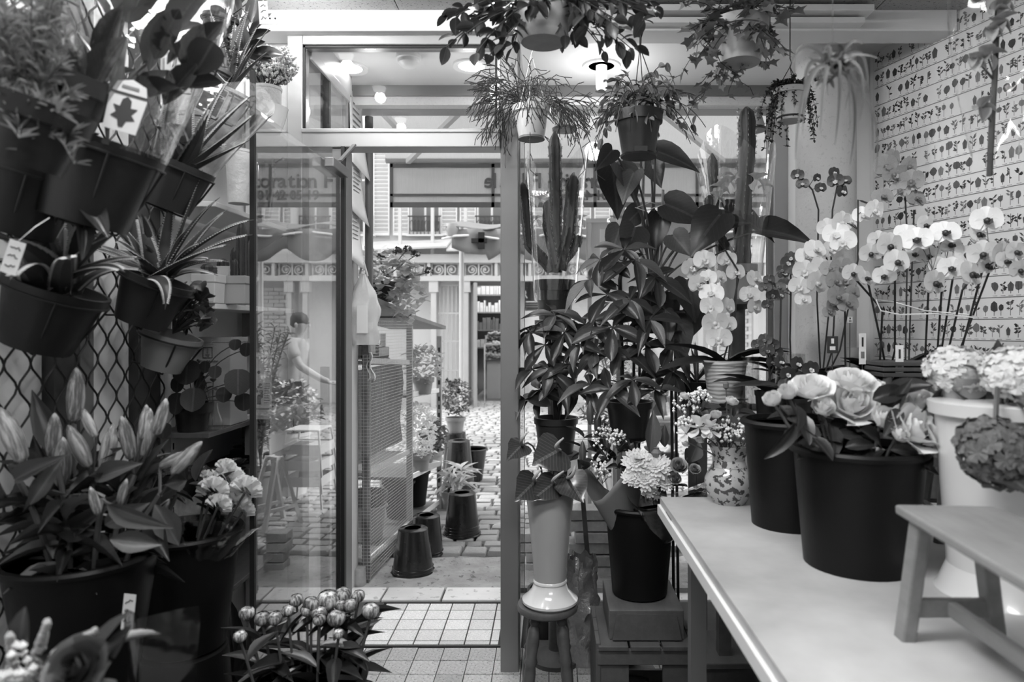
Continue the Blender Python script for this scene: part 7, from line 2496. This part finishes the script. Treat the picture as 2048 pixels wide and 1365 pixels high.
wstand = thing('wire_stand', 'round black wire stand holding the monstera pot', 'stand', (mb_.x, mb_.y, 0))
for z, r in ((mb_.z - .004, .1), (mb_.z + .07, .112), (.02, .12)):
    MB().tube([(r * math.cos(a), r * math.sin(a), z) for a in [k * PI / 14 for k in range(29)]], .006, 6, False).build('ring', wire_b, wstand)
MB().lathe([(.1, mb_.z - .01), (.1, mb_.z - .003), (.001, mb_.z - .003)], 24).build('plate', wire_b, wstand)
for k in range(4):
    a = k * PI / 2 + .5
    MB().tube([(.112 * math.cos(a), .112 * math.sin(a), mb_.z + .07), (.1 * math.cos(a), .1 * math.sin(a), mb_.z - .004), (.12 * math.cos(a), .12 * math.sin(a), 0)], .006, 6).build('leg', wire_b, wstand)


# pachira: palmate leaves
def pachira(label, base, ph, trunks, hubs, seed, Lpx=88, ped=True):
    random.seed(seed)
    t = thing('pachira', label, 'plant', base)
    o = V(base)
    pot(t, .085, .068, ph, darkplastic, .006, .025)
    tops = []
    for tr_ in trunks:
        q = [V((0, 0, ph * .8))] + [W(*p) - o for p in tr_]
        MB().tube(q, [.012] + [.008] * (len(q) - 2) + [.004], 8).build('trunk', stem_d, t)
        for i in range(len(q) - 1):
            tops += [q[i].lerp(q[i + 1], k / 6) for k in range(7)]
    for (px, py, Y) in hubs:
        h = W(px, py, Y) - o
        c = min(tops, key=lambda a: (a - h).length + max(0, a.z - h.z) * 2)
        MB().tube(bez(c, c.lerp(h, .6) + V((0, 0, .035)), h, 7), .0025, 5).build('petiole', stem_m, t)
        out = (h - c)
        out.z = 0
        out = out.normalized() if out.length > .01 else V((0, -1, 0))
        ax = (V((0, 0, 1)) + out * rnd(.2, .9) + V((0, -.35, 0))).normalized()
        x_ = ax.orthogonal().normalized()
        y_ = ax.cross(x_)
        n = random.choice((5, 5, 6, 6))
        a0 = rnd(0, 6)
        for k in range(n):
            a = a0 + 2 * PI * k / n
            d = (x_ * math.cos(a) + y_ * math.sin(a)) + V((0, 0, rnd(-.5, .1))) + ax * .1
            L = Lpx * Y / F * rnd(.75, 1.1) * (1.1 if d.y < 0 else .9)
            inst('leaflet', random.choice(PL), t, frame(h, d, rnd(-.25, .25), L, L * rnd(.32, .4), up=ax))
    return t


PL = [leafmesh('lance', leaf_d, .2, .3), leafmesh('lance', leaf_m, .25, .2), leafmesh('obov', leaf_d, .2, .25), leafmesh('lance', leaf_d, .12, .45)]
pachira('young pachira with drooping palmate leaves left in the window', (Xp(1112, 2.72), 2.72, Zp(905, 2.72)), .14,
        [[(1108, 780, 2.7), (1100, 690, 2.7), (1095, 620, 2.7)], [(1130, 760, 2.72), (1140, 690, 2.72)]],
        [(1110, 632, 2.66), (1075, 650, 2.7), (1060, 665, 2.66), (1090, 690, 2.62), (1130, 665, 2.6), (1100, 740, 2.58), (1065, 740, 2.64), (1140, 730, 2.6), (1120, 765, 2.58), (1080, 780, 2.66), (1150, 780, 2.66), (1170, 650, 2.66), (1050, 800, 2.68)], 3, 64)
tag(MB().lathe([(.1, 0), (.1, .02), (.03, .05), (.03, Zp(905, 2.72) - .04), (.09, Zp(905, 2.72) - .02), (.09, Zp(905, 2.72) - .002), (.001, Zp(905, 2.72) - .002)], 24).build('plant_stand', wood_d, None, (Xp(1112, 2.72), 2.72, 0)), 'dark column stand under the left pachira pot', 'stand')
pachira('big pachira with a thick dark trunk in the middle of the window', (Xp(1258, 2.55), 2.55, Zp(872, 2.55)), .13,
        [[(1245, 760, 2.55), (1242, 650, 2.56), (1240, 560, 2.56), (1250, 510, 2.56)], [(1290, 740, 2.55), (1300, 620, 2.55)]],
        [(1250, 500, 2.5), (1200, 520, 2.48), (1180, 560, 2.5), (1270, 520, 2.46), (1310, 555, 2.5), (1215, 590, 2.45), (1260, 600, 2.42), (1330, 620, 2.5), (1190, 640, 2.48), (1290, 690, 2.42), (1240, 700, 2.42), (1345, 690, 2.48), (1190, 705, 2.46), (1265, 760, 2.38), (1220, 780, 2.4), (1310, 780, 2.4), (1345, 745, 2.46), (1180, 770, 2.48), (1300, 640, 2.42), (1160, 690, 2.5), (1225, 655, 2.42)], 4, 72)
tag(MB().lathe([(.1, 0), (.1, .02), (.03, .05), (.03, Zp(872, 2.55) - .04), (.08, Zp(872, 2.55) - .02), (.08, Zp(872, 2.55) - .002), (.001, Zp(872, 2.55) - .002)], 24).build('plant_stand', wood_d, None, (Xp(1258, 2.62), 2.62, 0)), 'dark column stand under the big pachira pot', 'stand')

# ------------------------------------------------------------ poster wall: printed plant charts
pst = thing('botanical_poster', 'large white poster printed with rows of tiny plant silhouettes on the right wall', 'poster', (0, 0, 0))
wdir = V((.352, -1, 0)).normalized()
wn_ = V((-1, -.352, 0)).normalized()
org = V((1.407, 3.0, 0)) + wn_ * .004
pst.location = org + V((0, 0, 1.0))


def pw(s_, z, d=0.0):
    return wdir * s_ + wn_ * d + V((0, 0, z - 1.0))


pm_ = mat('poster sheet', .66, .3, .05, 3, .0012, 5)
MB().add([pw(.02, .95), pw(2.2, .95), pw(2.2, 2.5), pw(.02, 2.5)], [(0, 1, 2, 3)]).build('sheet', pm_, pst, smooth=False)
random.seed(301)
pr = [MB(), MB(), MB()]
ln = MB()
rowh = .0775
for r in range(20):
    z0 = .97 + r * rowh
    if z0 > 2.46:
        break
    ln.add([pw(.03, z0, .0008), pw(1.6, z0, .0008), pw(1.6, z0 + .0032, .0008), pw(.03, z0 + .0032, .0008)], [(0, 1, 2, 3)])
    s_ = .045
    while s_ < 1.5:
        wd = rnd(.025, .036)
        if rnd(0, 1) < .93:
            b = random.choice(pr)
            hgt = rnd(.036, .055)
            zb = z0 + .014

            def q(x, z):
                return pw(s_ + x, zb + z, .0008)
            b.add([q(-.001, 0), q(.001, 0), q(.0008, hgt), q(-.0008, hgt)], [(0, 1, 2, 3)])
            kind = rnd(0, 1)
            if kind < .25:
                rr = rnd(.011, .018)
                b.add([q(rr * math.cos(k * .785) * rnd(.7, 1.1), hgt * .68 + rr * 1.1 * math.sin(k * .785) * rnd(.7, 1.1)) for k in range(8)], [tuple(range(8))])
            elif kind < .4:
                ww = rnd(.008, .013)
                b.add([q(-ww * .7, hgt * .2), q(ww * .7, hgt * .2), q(ww, hgt * .7), q(0, hgt), q(-ww, hgt * .7)], [(0, 1, 2, 3, 4)])
            else:
                for k in range(int(rnd(6, 11))):
                    zz = hgt * rnd(.25, 1)
                    sx = random.choice((-1, 1))
                    L = rnd(.008, .018)
                    e = rnd(-.2, 1)
                    b.add([q(0, zz), q(sx * L * .5, zz + e * L * .5 - .0045), q(sx * L, zz + e * L), q(sx * L * .5, zz + e * L * .5 + .0045)], [(0, 1, 2, 3)])
            # captions
            ln.add([pw(s_ - .008, z0 + .0065, .0008), pw(s_ + .009, z0 + .006, .0008), pw(s_ + .009, z0 + .008, .0008), pw(s_ - .009, z0 + .008, .0008)], [(0, 1, 2, 3)])
        s_ += wd
for b, v in zip(pr, (.04, .08, .16)):
    stuff(b.build('printed_plants', mat('print tone %d' % int(v * 100), v, .35, .3, 60), pst, smooth=False))
stuff(ln.build('printed_lines', mat('print line', .16, .4), pst, smooth=False))


# ------------------------------------------------------------ hanging baskets
random.seed(401)


def hanger(label, top, pts_to, m=wire_b, hook=True):
    """hook in the ceiling plus wires down to the pot rim (world points)"""
    t = thing('hanger', label, 'hanger', top)
    for p in pts_to:
        MB().tube([V((0, 0, 0)) + (V(p) - V(top)) * .0, V(p) - V(top)], .0016, 5).build('wire', m, t)
    zc_ = 2.53 - top[2]
    MB().tube([(0, 0, zc_), (0, 0, .03), (.006, 0, .015), (0, 0, 0)], .0022, 6).build('hook', m, t)
    return t


def rim_pts(c, r, z):
    return [(c[0] + r * math.cos(a), c[1] + r * math.sin(a), c[2] + z) for a in (.4, 2.5, 4.6)]


def trailing(t, c, n, spread, drop, leaf, m, L, nl, seed, up=.05, stem=.0014, wd=.6, fwd=0):
    random.seed(seed)
    me = leafmesh(leaf, m, .2, .2)
    for k in range(n):
        a = rnd(0, 2 * PI)
        r = spread * rnd(.45, 1)
        e = V((c[0] + r * math.cos(a), c[1] + r * math.sin(a) * .7 - fwd, c[2] - drop * rnd(-.3, 1)))
        st_ = bez(c, V(c) + V((r * .6 * math.cos(a), r * .4 * math.sin(a), up * rnd(.6, 2))), e, 12)
        MB().tube(st_, stem, 4).build('stem', stem_d, t)
        for j in range(nl):
            p = st_[min(12, 2 + int(j * 10 / nl + rnd(0, 1.5)))]
            d = (e - V(c)).normalized() * .5 + rdir(-1, .6)
            l_ = L * rnd(.7, 1.2)
            inst('leaf', me, t, frame(p, d, rnd(-.8, .8), l_, l_ * wd))


def sprays(t, c, Y, n, xr, yr, dz, me, L, nl, wd, seed, clear_=None):
    """leafy stems arching from the pot mouth to ends spread round the pot"""
    random.seed(seed)
    k = 0
    while k < n:
        px, py = rnd(*xr), rnd(*yr)
        mid = (xr[0] + xr[1]) / 2
        if rnd(0, 1) < (py - yr[0]) / (yr[1] - yr[0]) * abs(px - mid) / (xr[1] - mid):
            continue
        front = rnd(-dz, dz)
        if clear_ and clear_[0] < px < clear_[1] and py > clear_[2] and front < .05:
            continue
        k += 1
        e = W(px, py, Y + front) - t.location
        c0 = V(c) + V((rnd(-.03, .03), rnd(-.03, .03), 0))
        st_ = bez(c0, c0.lerp(e, .5) + V((0, 0, .05)), e, 10)
        MB().tube(st_, .0015, 4).build('stem', stem_d, t)
        for j in range(nl):
            p = st_[10 - int(j * 7 / nl)]
            l_ = L * rnd(.75, 1.2)
            inst('leaf', me, t, frame(p, (e - c0).normalized() * .6 + rdir(-1, .5), rnd(-.8, .8), l_, l_ * wd))


# 1 big shrub in a grey pot, near, top centre
Y = 1.75
c = W(1086, 86, Y)
t = thing('hanging_shrub', 'bushy dark-leaved plant in a speckled grey pot hung at the top centre', 'plant', tuple(c))
MB().lathe([(.001, .012), (.058, .012), (.066, .03), (.073, .07), (.076, .1), (.071, .1), (.001, .08)], 32).build('pot', mat('worn grey pot', .3, .4, .3, 25), t)
MB().lathe([(.001, .0), (.056, .0), (.064, .01), (.066, .018), (.05, .016)], 32).build('saucer', mat('worn grey pot', .3), t)
sprays(t, (0, 0, .1), Y, 60, (885, 1325), (8, 112), .16, leafmesh('oval', leaf_d, .2, .2), .04, 5, .62, 5, (1020, 1130, 22))
hanger('thin wire hanger of the big shrub at the top centre', (c.x, c.y, c.z + .3), rim_pts((c.x, c.y, c.z), .072, .1))
# 2 ivy, top right
Y = 2.15
c = W(1480, 95, Y)
t = thing('hanging_ivy', 'pale-leaved ivy spilling from a tapered pot hung at the top right', 'plant', tuple(c - V((0, 0, .05))))
pot(t, .085, .062, .13, mat('tapered pale pot', .36, .4, .2, 9), .006, .03)
ivs = MB()
iv = [(0, 0), (-.3, -.12), (-.28, .15), (-.55, .3), (-.22, .45), (-.12, .62), (0, 1), (.12, .62), (.22, .45), (.55, .3), (.28, .15), (.3, -.12)]
ivs.add([(x, y, .12 * abs(x) - .1 * y * y) for x, y in iv] + [(0, .35, -.03)], [(i, (i + 1) % 12, 12) for i in range(12)])
ivm = ivs.mesh('ivy_leaf', mat('ivy leaf', .17, .45, .3, 14, rand=.45, transl=.25), True, 70)
LM[('ivy', 'ivy leaf', .2, .2, 0.0, 0.0)] = ivm
ivy_mat = MATS['ivy leaf']
sprays(t, (0, 0, .12), Y, 48, (1350, 1590), (-5, 150), .14, ivm, .046, 5, 1.1, 6, (1425, 1520, 70))
random.seed(7)
for k in range(9):
    p0 = V((rnd(-.19, .1), rnd(-.08, .05), .1))
    e = W(1330 + k * 26 + rnd(-10, 10), 200 + rnd(-20, 70) - 8 * k, Y + .03) - t.location
    st_ = wander(p0, e, 10, 0, .008)
    MB().tube(st_, .0012, 4).build('stem', stem_d, t)
    for p in st_[1:]:
        inst('leaf', ivm, t, frame(p, rdir(-1, .3), rnd(-.8, .8), rnd(.024, .038)))
hanger('thin wire hanger of the pale ivy', (c.x, c.y, c.z + .18), rim_pts((c.x, c.y, c.z), .08, .08))
# 3 rhipsalis in a white pot
Y = 2.45
c = W(1063, 275, Y)
t = thing('rhipsalis', 'thin branching mistletoe cactus in a small white hanging pot', 'plant', tuple(c))
pot(t, .066, .046, .108, whiteplastic, .006, .022)
MB().lathe([(.001, 0), (.046, 0), (.048, -.008), (.03, -.012), (.001, -.012)], 24).build('drip_tray', mat('soiled tray', .2, .6, .5, 30), t)
rmat = mat('rhipsalis stem', .05, .5, .2, 20)
random.seed(12)
for k in range(34):
    b = MB()
    a = rnd(0, 2 * PI)
    p = V((.03 * math.cos(a), .03 * math.sin(a), .105))
    d = V((math.cos(a), math.sin(a) * .7, rnd(.4, 1.6))).normalized()

    def grow(p, d, depth):
        n_ = p + d * rnd(.025, .05)
        m_ = p.lerp(n_, .5) + rdir() * .003
        b.tube([p, m_, n_], .0014, 4)
        if depth > 0:
            for _ in range(2 if rnd(0, 1) < .62 else 1):
                nd = (d + rdir() * .55 + V((0, 0, -.34))).normalized()
                grow(n_, nd, depth - 1)
    grow(p, d, 5 if k % 3 else 6)
    b.build('branch', rmat, t)
for k, (px, py) in enumerate(((1150, 290), (1170, 340), (1195, 350), (1060, 340), (1010, 330))):
    p0 = V((rnd(-.03, .03), 0, .1))
    e = W(px, py, Y - .05) - t.location
    b = MB()
    pts = bez(p0, V((e.x * .8, e.y, .16)), e, 9)
    b.tube(pts, .0014, 4)
    for q in pts[4:]:
        b.tube([q, q + V((rnd(-.03, .03), rnd(-.02, .02), rnd(-.05, 0)))], .0012, 4)
    b.build('branch', rmat, t)
hanger('pale wire hanger of the white rhipsalis pot', (c.x - .0, c.y, c.z + .3), rim_pts((c.x, c.y, c.z), .062, .1), wire_l)
# 4 dark pot with trailing leaves, hook chain in view
Y = 2.3
c = W(1277, 308, Y)
t = thing('hanging_tradescantia', 'trailing plant in a dark ribbed hanging pot below the recessed light', 'plant', tuple(c))
pot(t, .078, .056, .138, mat('hanging dark pot', .022, .4, .25, 9), .006, .035)
MB().lathe([(.001, 0), (.056, 0), (.062, -.006), (.06, -.012), (.001, -.012)], 28).build('drip_tray', blackplastic, t)
MB().bb(-.022, .022, -.06, -.05, -.006, .012).build('tray_clip', blackplastic, t, smooth=False)
trailing(t, (0, 0, .15), 38, .23, .13, 'oval', mat('variegated leaf', .2, .4, .4, 18, rand=.5, transl=.25, rib=1.2), .036, 6, 8, .08, .0013, .5)
trailing(t, (0, 0, .15), 14, .17, -.12, 'oval', MATS['variegated leaf'], .036, 5, 9, .12, .0013, .5)
hg = thing('hanger', 'black hook and wires of the dark hanging pot', 'hanger', W(1281, 55, Y))
hz = hg.location
for px, py in ((1272, 165), (1303, 160), (1285, 170)):
    MB().tube([W(1280, 95, Y) - hz, W(px, py, Y + (.05 if px == 1285 else -.03)) - hz, V(rim_pts((c.x, c.y, c.z), .074, .135)[(px > 1275) + (px > 1290)]) - hz], .0018, 5).build('wire', wire_b, hg)
MB().tube([W(1280, 97, Y) - hz, W(1281, 75, Y) - hz, W(1285, 62, Y) - hz, W(1283, 55, Y) - hz, W(1278, 56, Y) - hz, W(1277, 74, Y) - hz], .004, 8).build('hook', wire_b, hg)
rg_ = W(1282, 46, Y) - hz
MB().tube([rg_ + V((.009 * math.cos(a), 0, .011 * math.sin(a))) for a in [k * PI / 10 for k in range(21)]], .0013, 5, False).build('ring', steel, hg)
MB().tube([rg_ + V((0, 0, .01)), V((0, 0, 2.53 - hz.z))], .0015, 5).build('wire', wire_b, hg)
# 5 small-leaved plant by the pillar
Y = 2.5
c = W(1580, 243, Y)
t = thing('hanging_string_plant', 'fine-leaved trailing plant in a plain pot hung before the pillar', 'plant', tuple(c))
pot(t, .062, .045, .115, mat('plain pale pot', .42, .5, .15, 9), .005, .02)
MB().lathe([(.046, .008), (.05, .01), (.05, .014), (.046, .016)], 24).build('band', black, t)
pts, drs = [], []
random.seed(15)
for k in range(46):
    a = rnd(0, 6.28)
    r = rnd(.05, .12)
    e = V((r * math.cos(a), r * math.sin(a) * .7, .1 - rnd(-.06, .17) * (r / .09)))
    st_ = bez((0, 0, .11), (r * .8 * math.cos(a), r * .6 * math.sin(a), .17), e, 14)
    MB().tube(st_, .001, 4).build('stem', stem_d, t)
    for p in st_[3:]:
        pts.append(p)
        drs.append((0, 0, -.2))
small_foliage('foliage', leaf_d, t, pts, .014, k=5, wid=.6, dirs=drs, spread=1.1)
hanger('thin wire hanger of the fine-leaved pot by the pillar', (c.x, c.y, c.z + .2), rim_pts((c.x, c.y, c.z), .058, .11))
# 6 spider plant, very near, blurred
Y = 1.15
c = W(1665, 120, Y)
t = thing('spider_plant', 'blurred spider plant with long arching pale leaves hung close at the top right', 'plant', tuple(c))
spm_ = mat('spider leaf', .2, .5, .25, 14, rand=.3, transl=.35)
random.seed(19)
for tx_, ty, cx, cy, w in ((1735, 200, 1740, 60, 10), (1752, 345, 1770, 180, 9), (1700, 260, 1700, 90, 9), (1610, 230, 1600, 90, 9), (1580, 130, 1610, 60, 9), (1760, 118, 1700, 95, 8), (1640, 260, 1650, 120, 9), (1670, 290, 1690, 120, 9), (1590, 320, 1600, 130, 8), (1720, 240, 1745, 90, 9), (1728, 90, 1700, 60, 8), (1700, 330, 1730, 150, 9), (1680, 180, 1680, 90, 9), (1625, 170, 1640, 80, 9), (1745, 300, 1750, 100, 9), (1655, 190, 1650, 90, 9), (1690, 220, 1720, 80, 8), (1605, 270, 1610, 110, 8), (1735, 150, 1730, 70, 9)):
    Yt = Y + rnd(-.08, .1)
    pts = bez((rnd(-.015, .015), 0, -.01), W(cx, cy, Yt) - c, W(tx_, ty, Yt) - c, 12)
    b = MB()
    vs, fs = [], []
    hw = w * .5 * Y / F
    for i, p in enumerate(pts):
        d = (pts[min(i + 1, 12)] - pts[max(0, i - 1)]).normalized()
        x_ = d.cross(V((.2, -1, .2))).normalized()
        r = hw * (1 - (i / 12) ** 2.2) + .0004
        n_ = x_.cross(d)
        vs += [p - x_ * r + n_ * r * .3, p, p + x_ * r + n_ * r * .3]
    for i in range(12):
        fs += [(i * 3, i * 3 + 1, i * 3 + 4, i * 3 + 3), (i * 3 + 1, i * 3 + 2, i * 3 + 5, i * 3 + 4)]
    b.add(vs, fs).build('leaf', spm_, t)
bush(t, (0, 0, -.01), .03, .03, .025, 40, .025, spm_, name='crown', wid=.3)
MB().lathe([(.001, -.02), (.02, -.01), (.016, .02), (.001, .03)], 12).build('root_ball', soil, t)
hk_ = thing('hanger', 'thin dark line holding the blurred spider plant', 'hanger', (c.x, c.y, c.z + .03))
MB().tube([(0, 0, 0), (0, 0, 2.53 - c.z - .03)], .0005, 4).build('line', wire_b, hk_)
MB().tube([(0, 0, 0), (.006, 0, -.012), (0, 0, -.02)], .0012, 4).build('hook', wire_l, hk_)
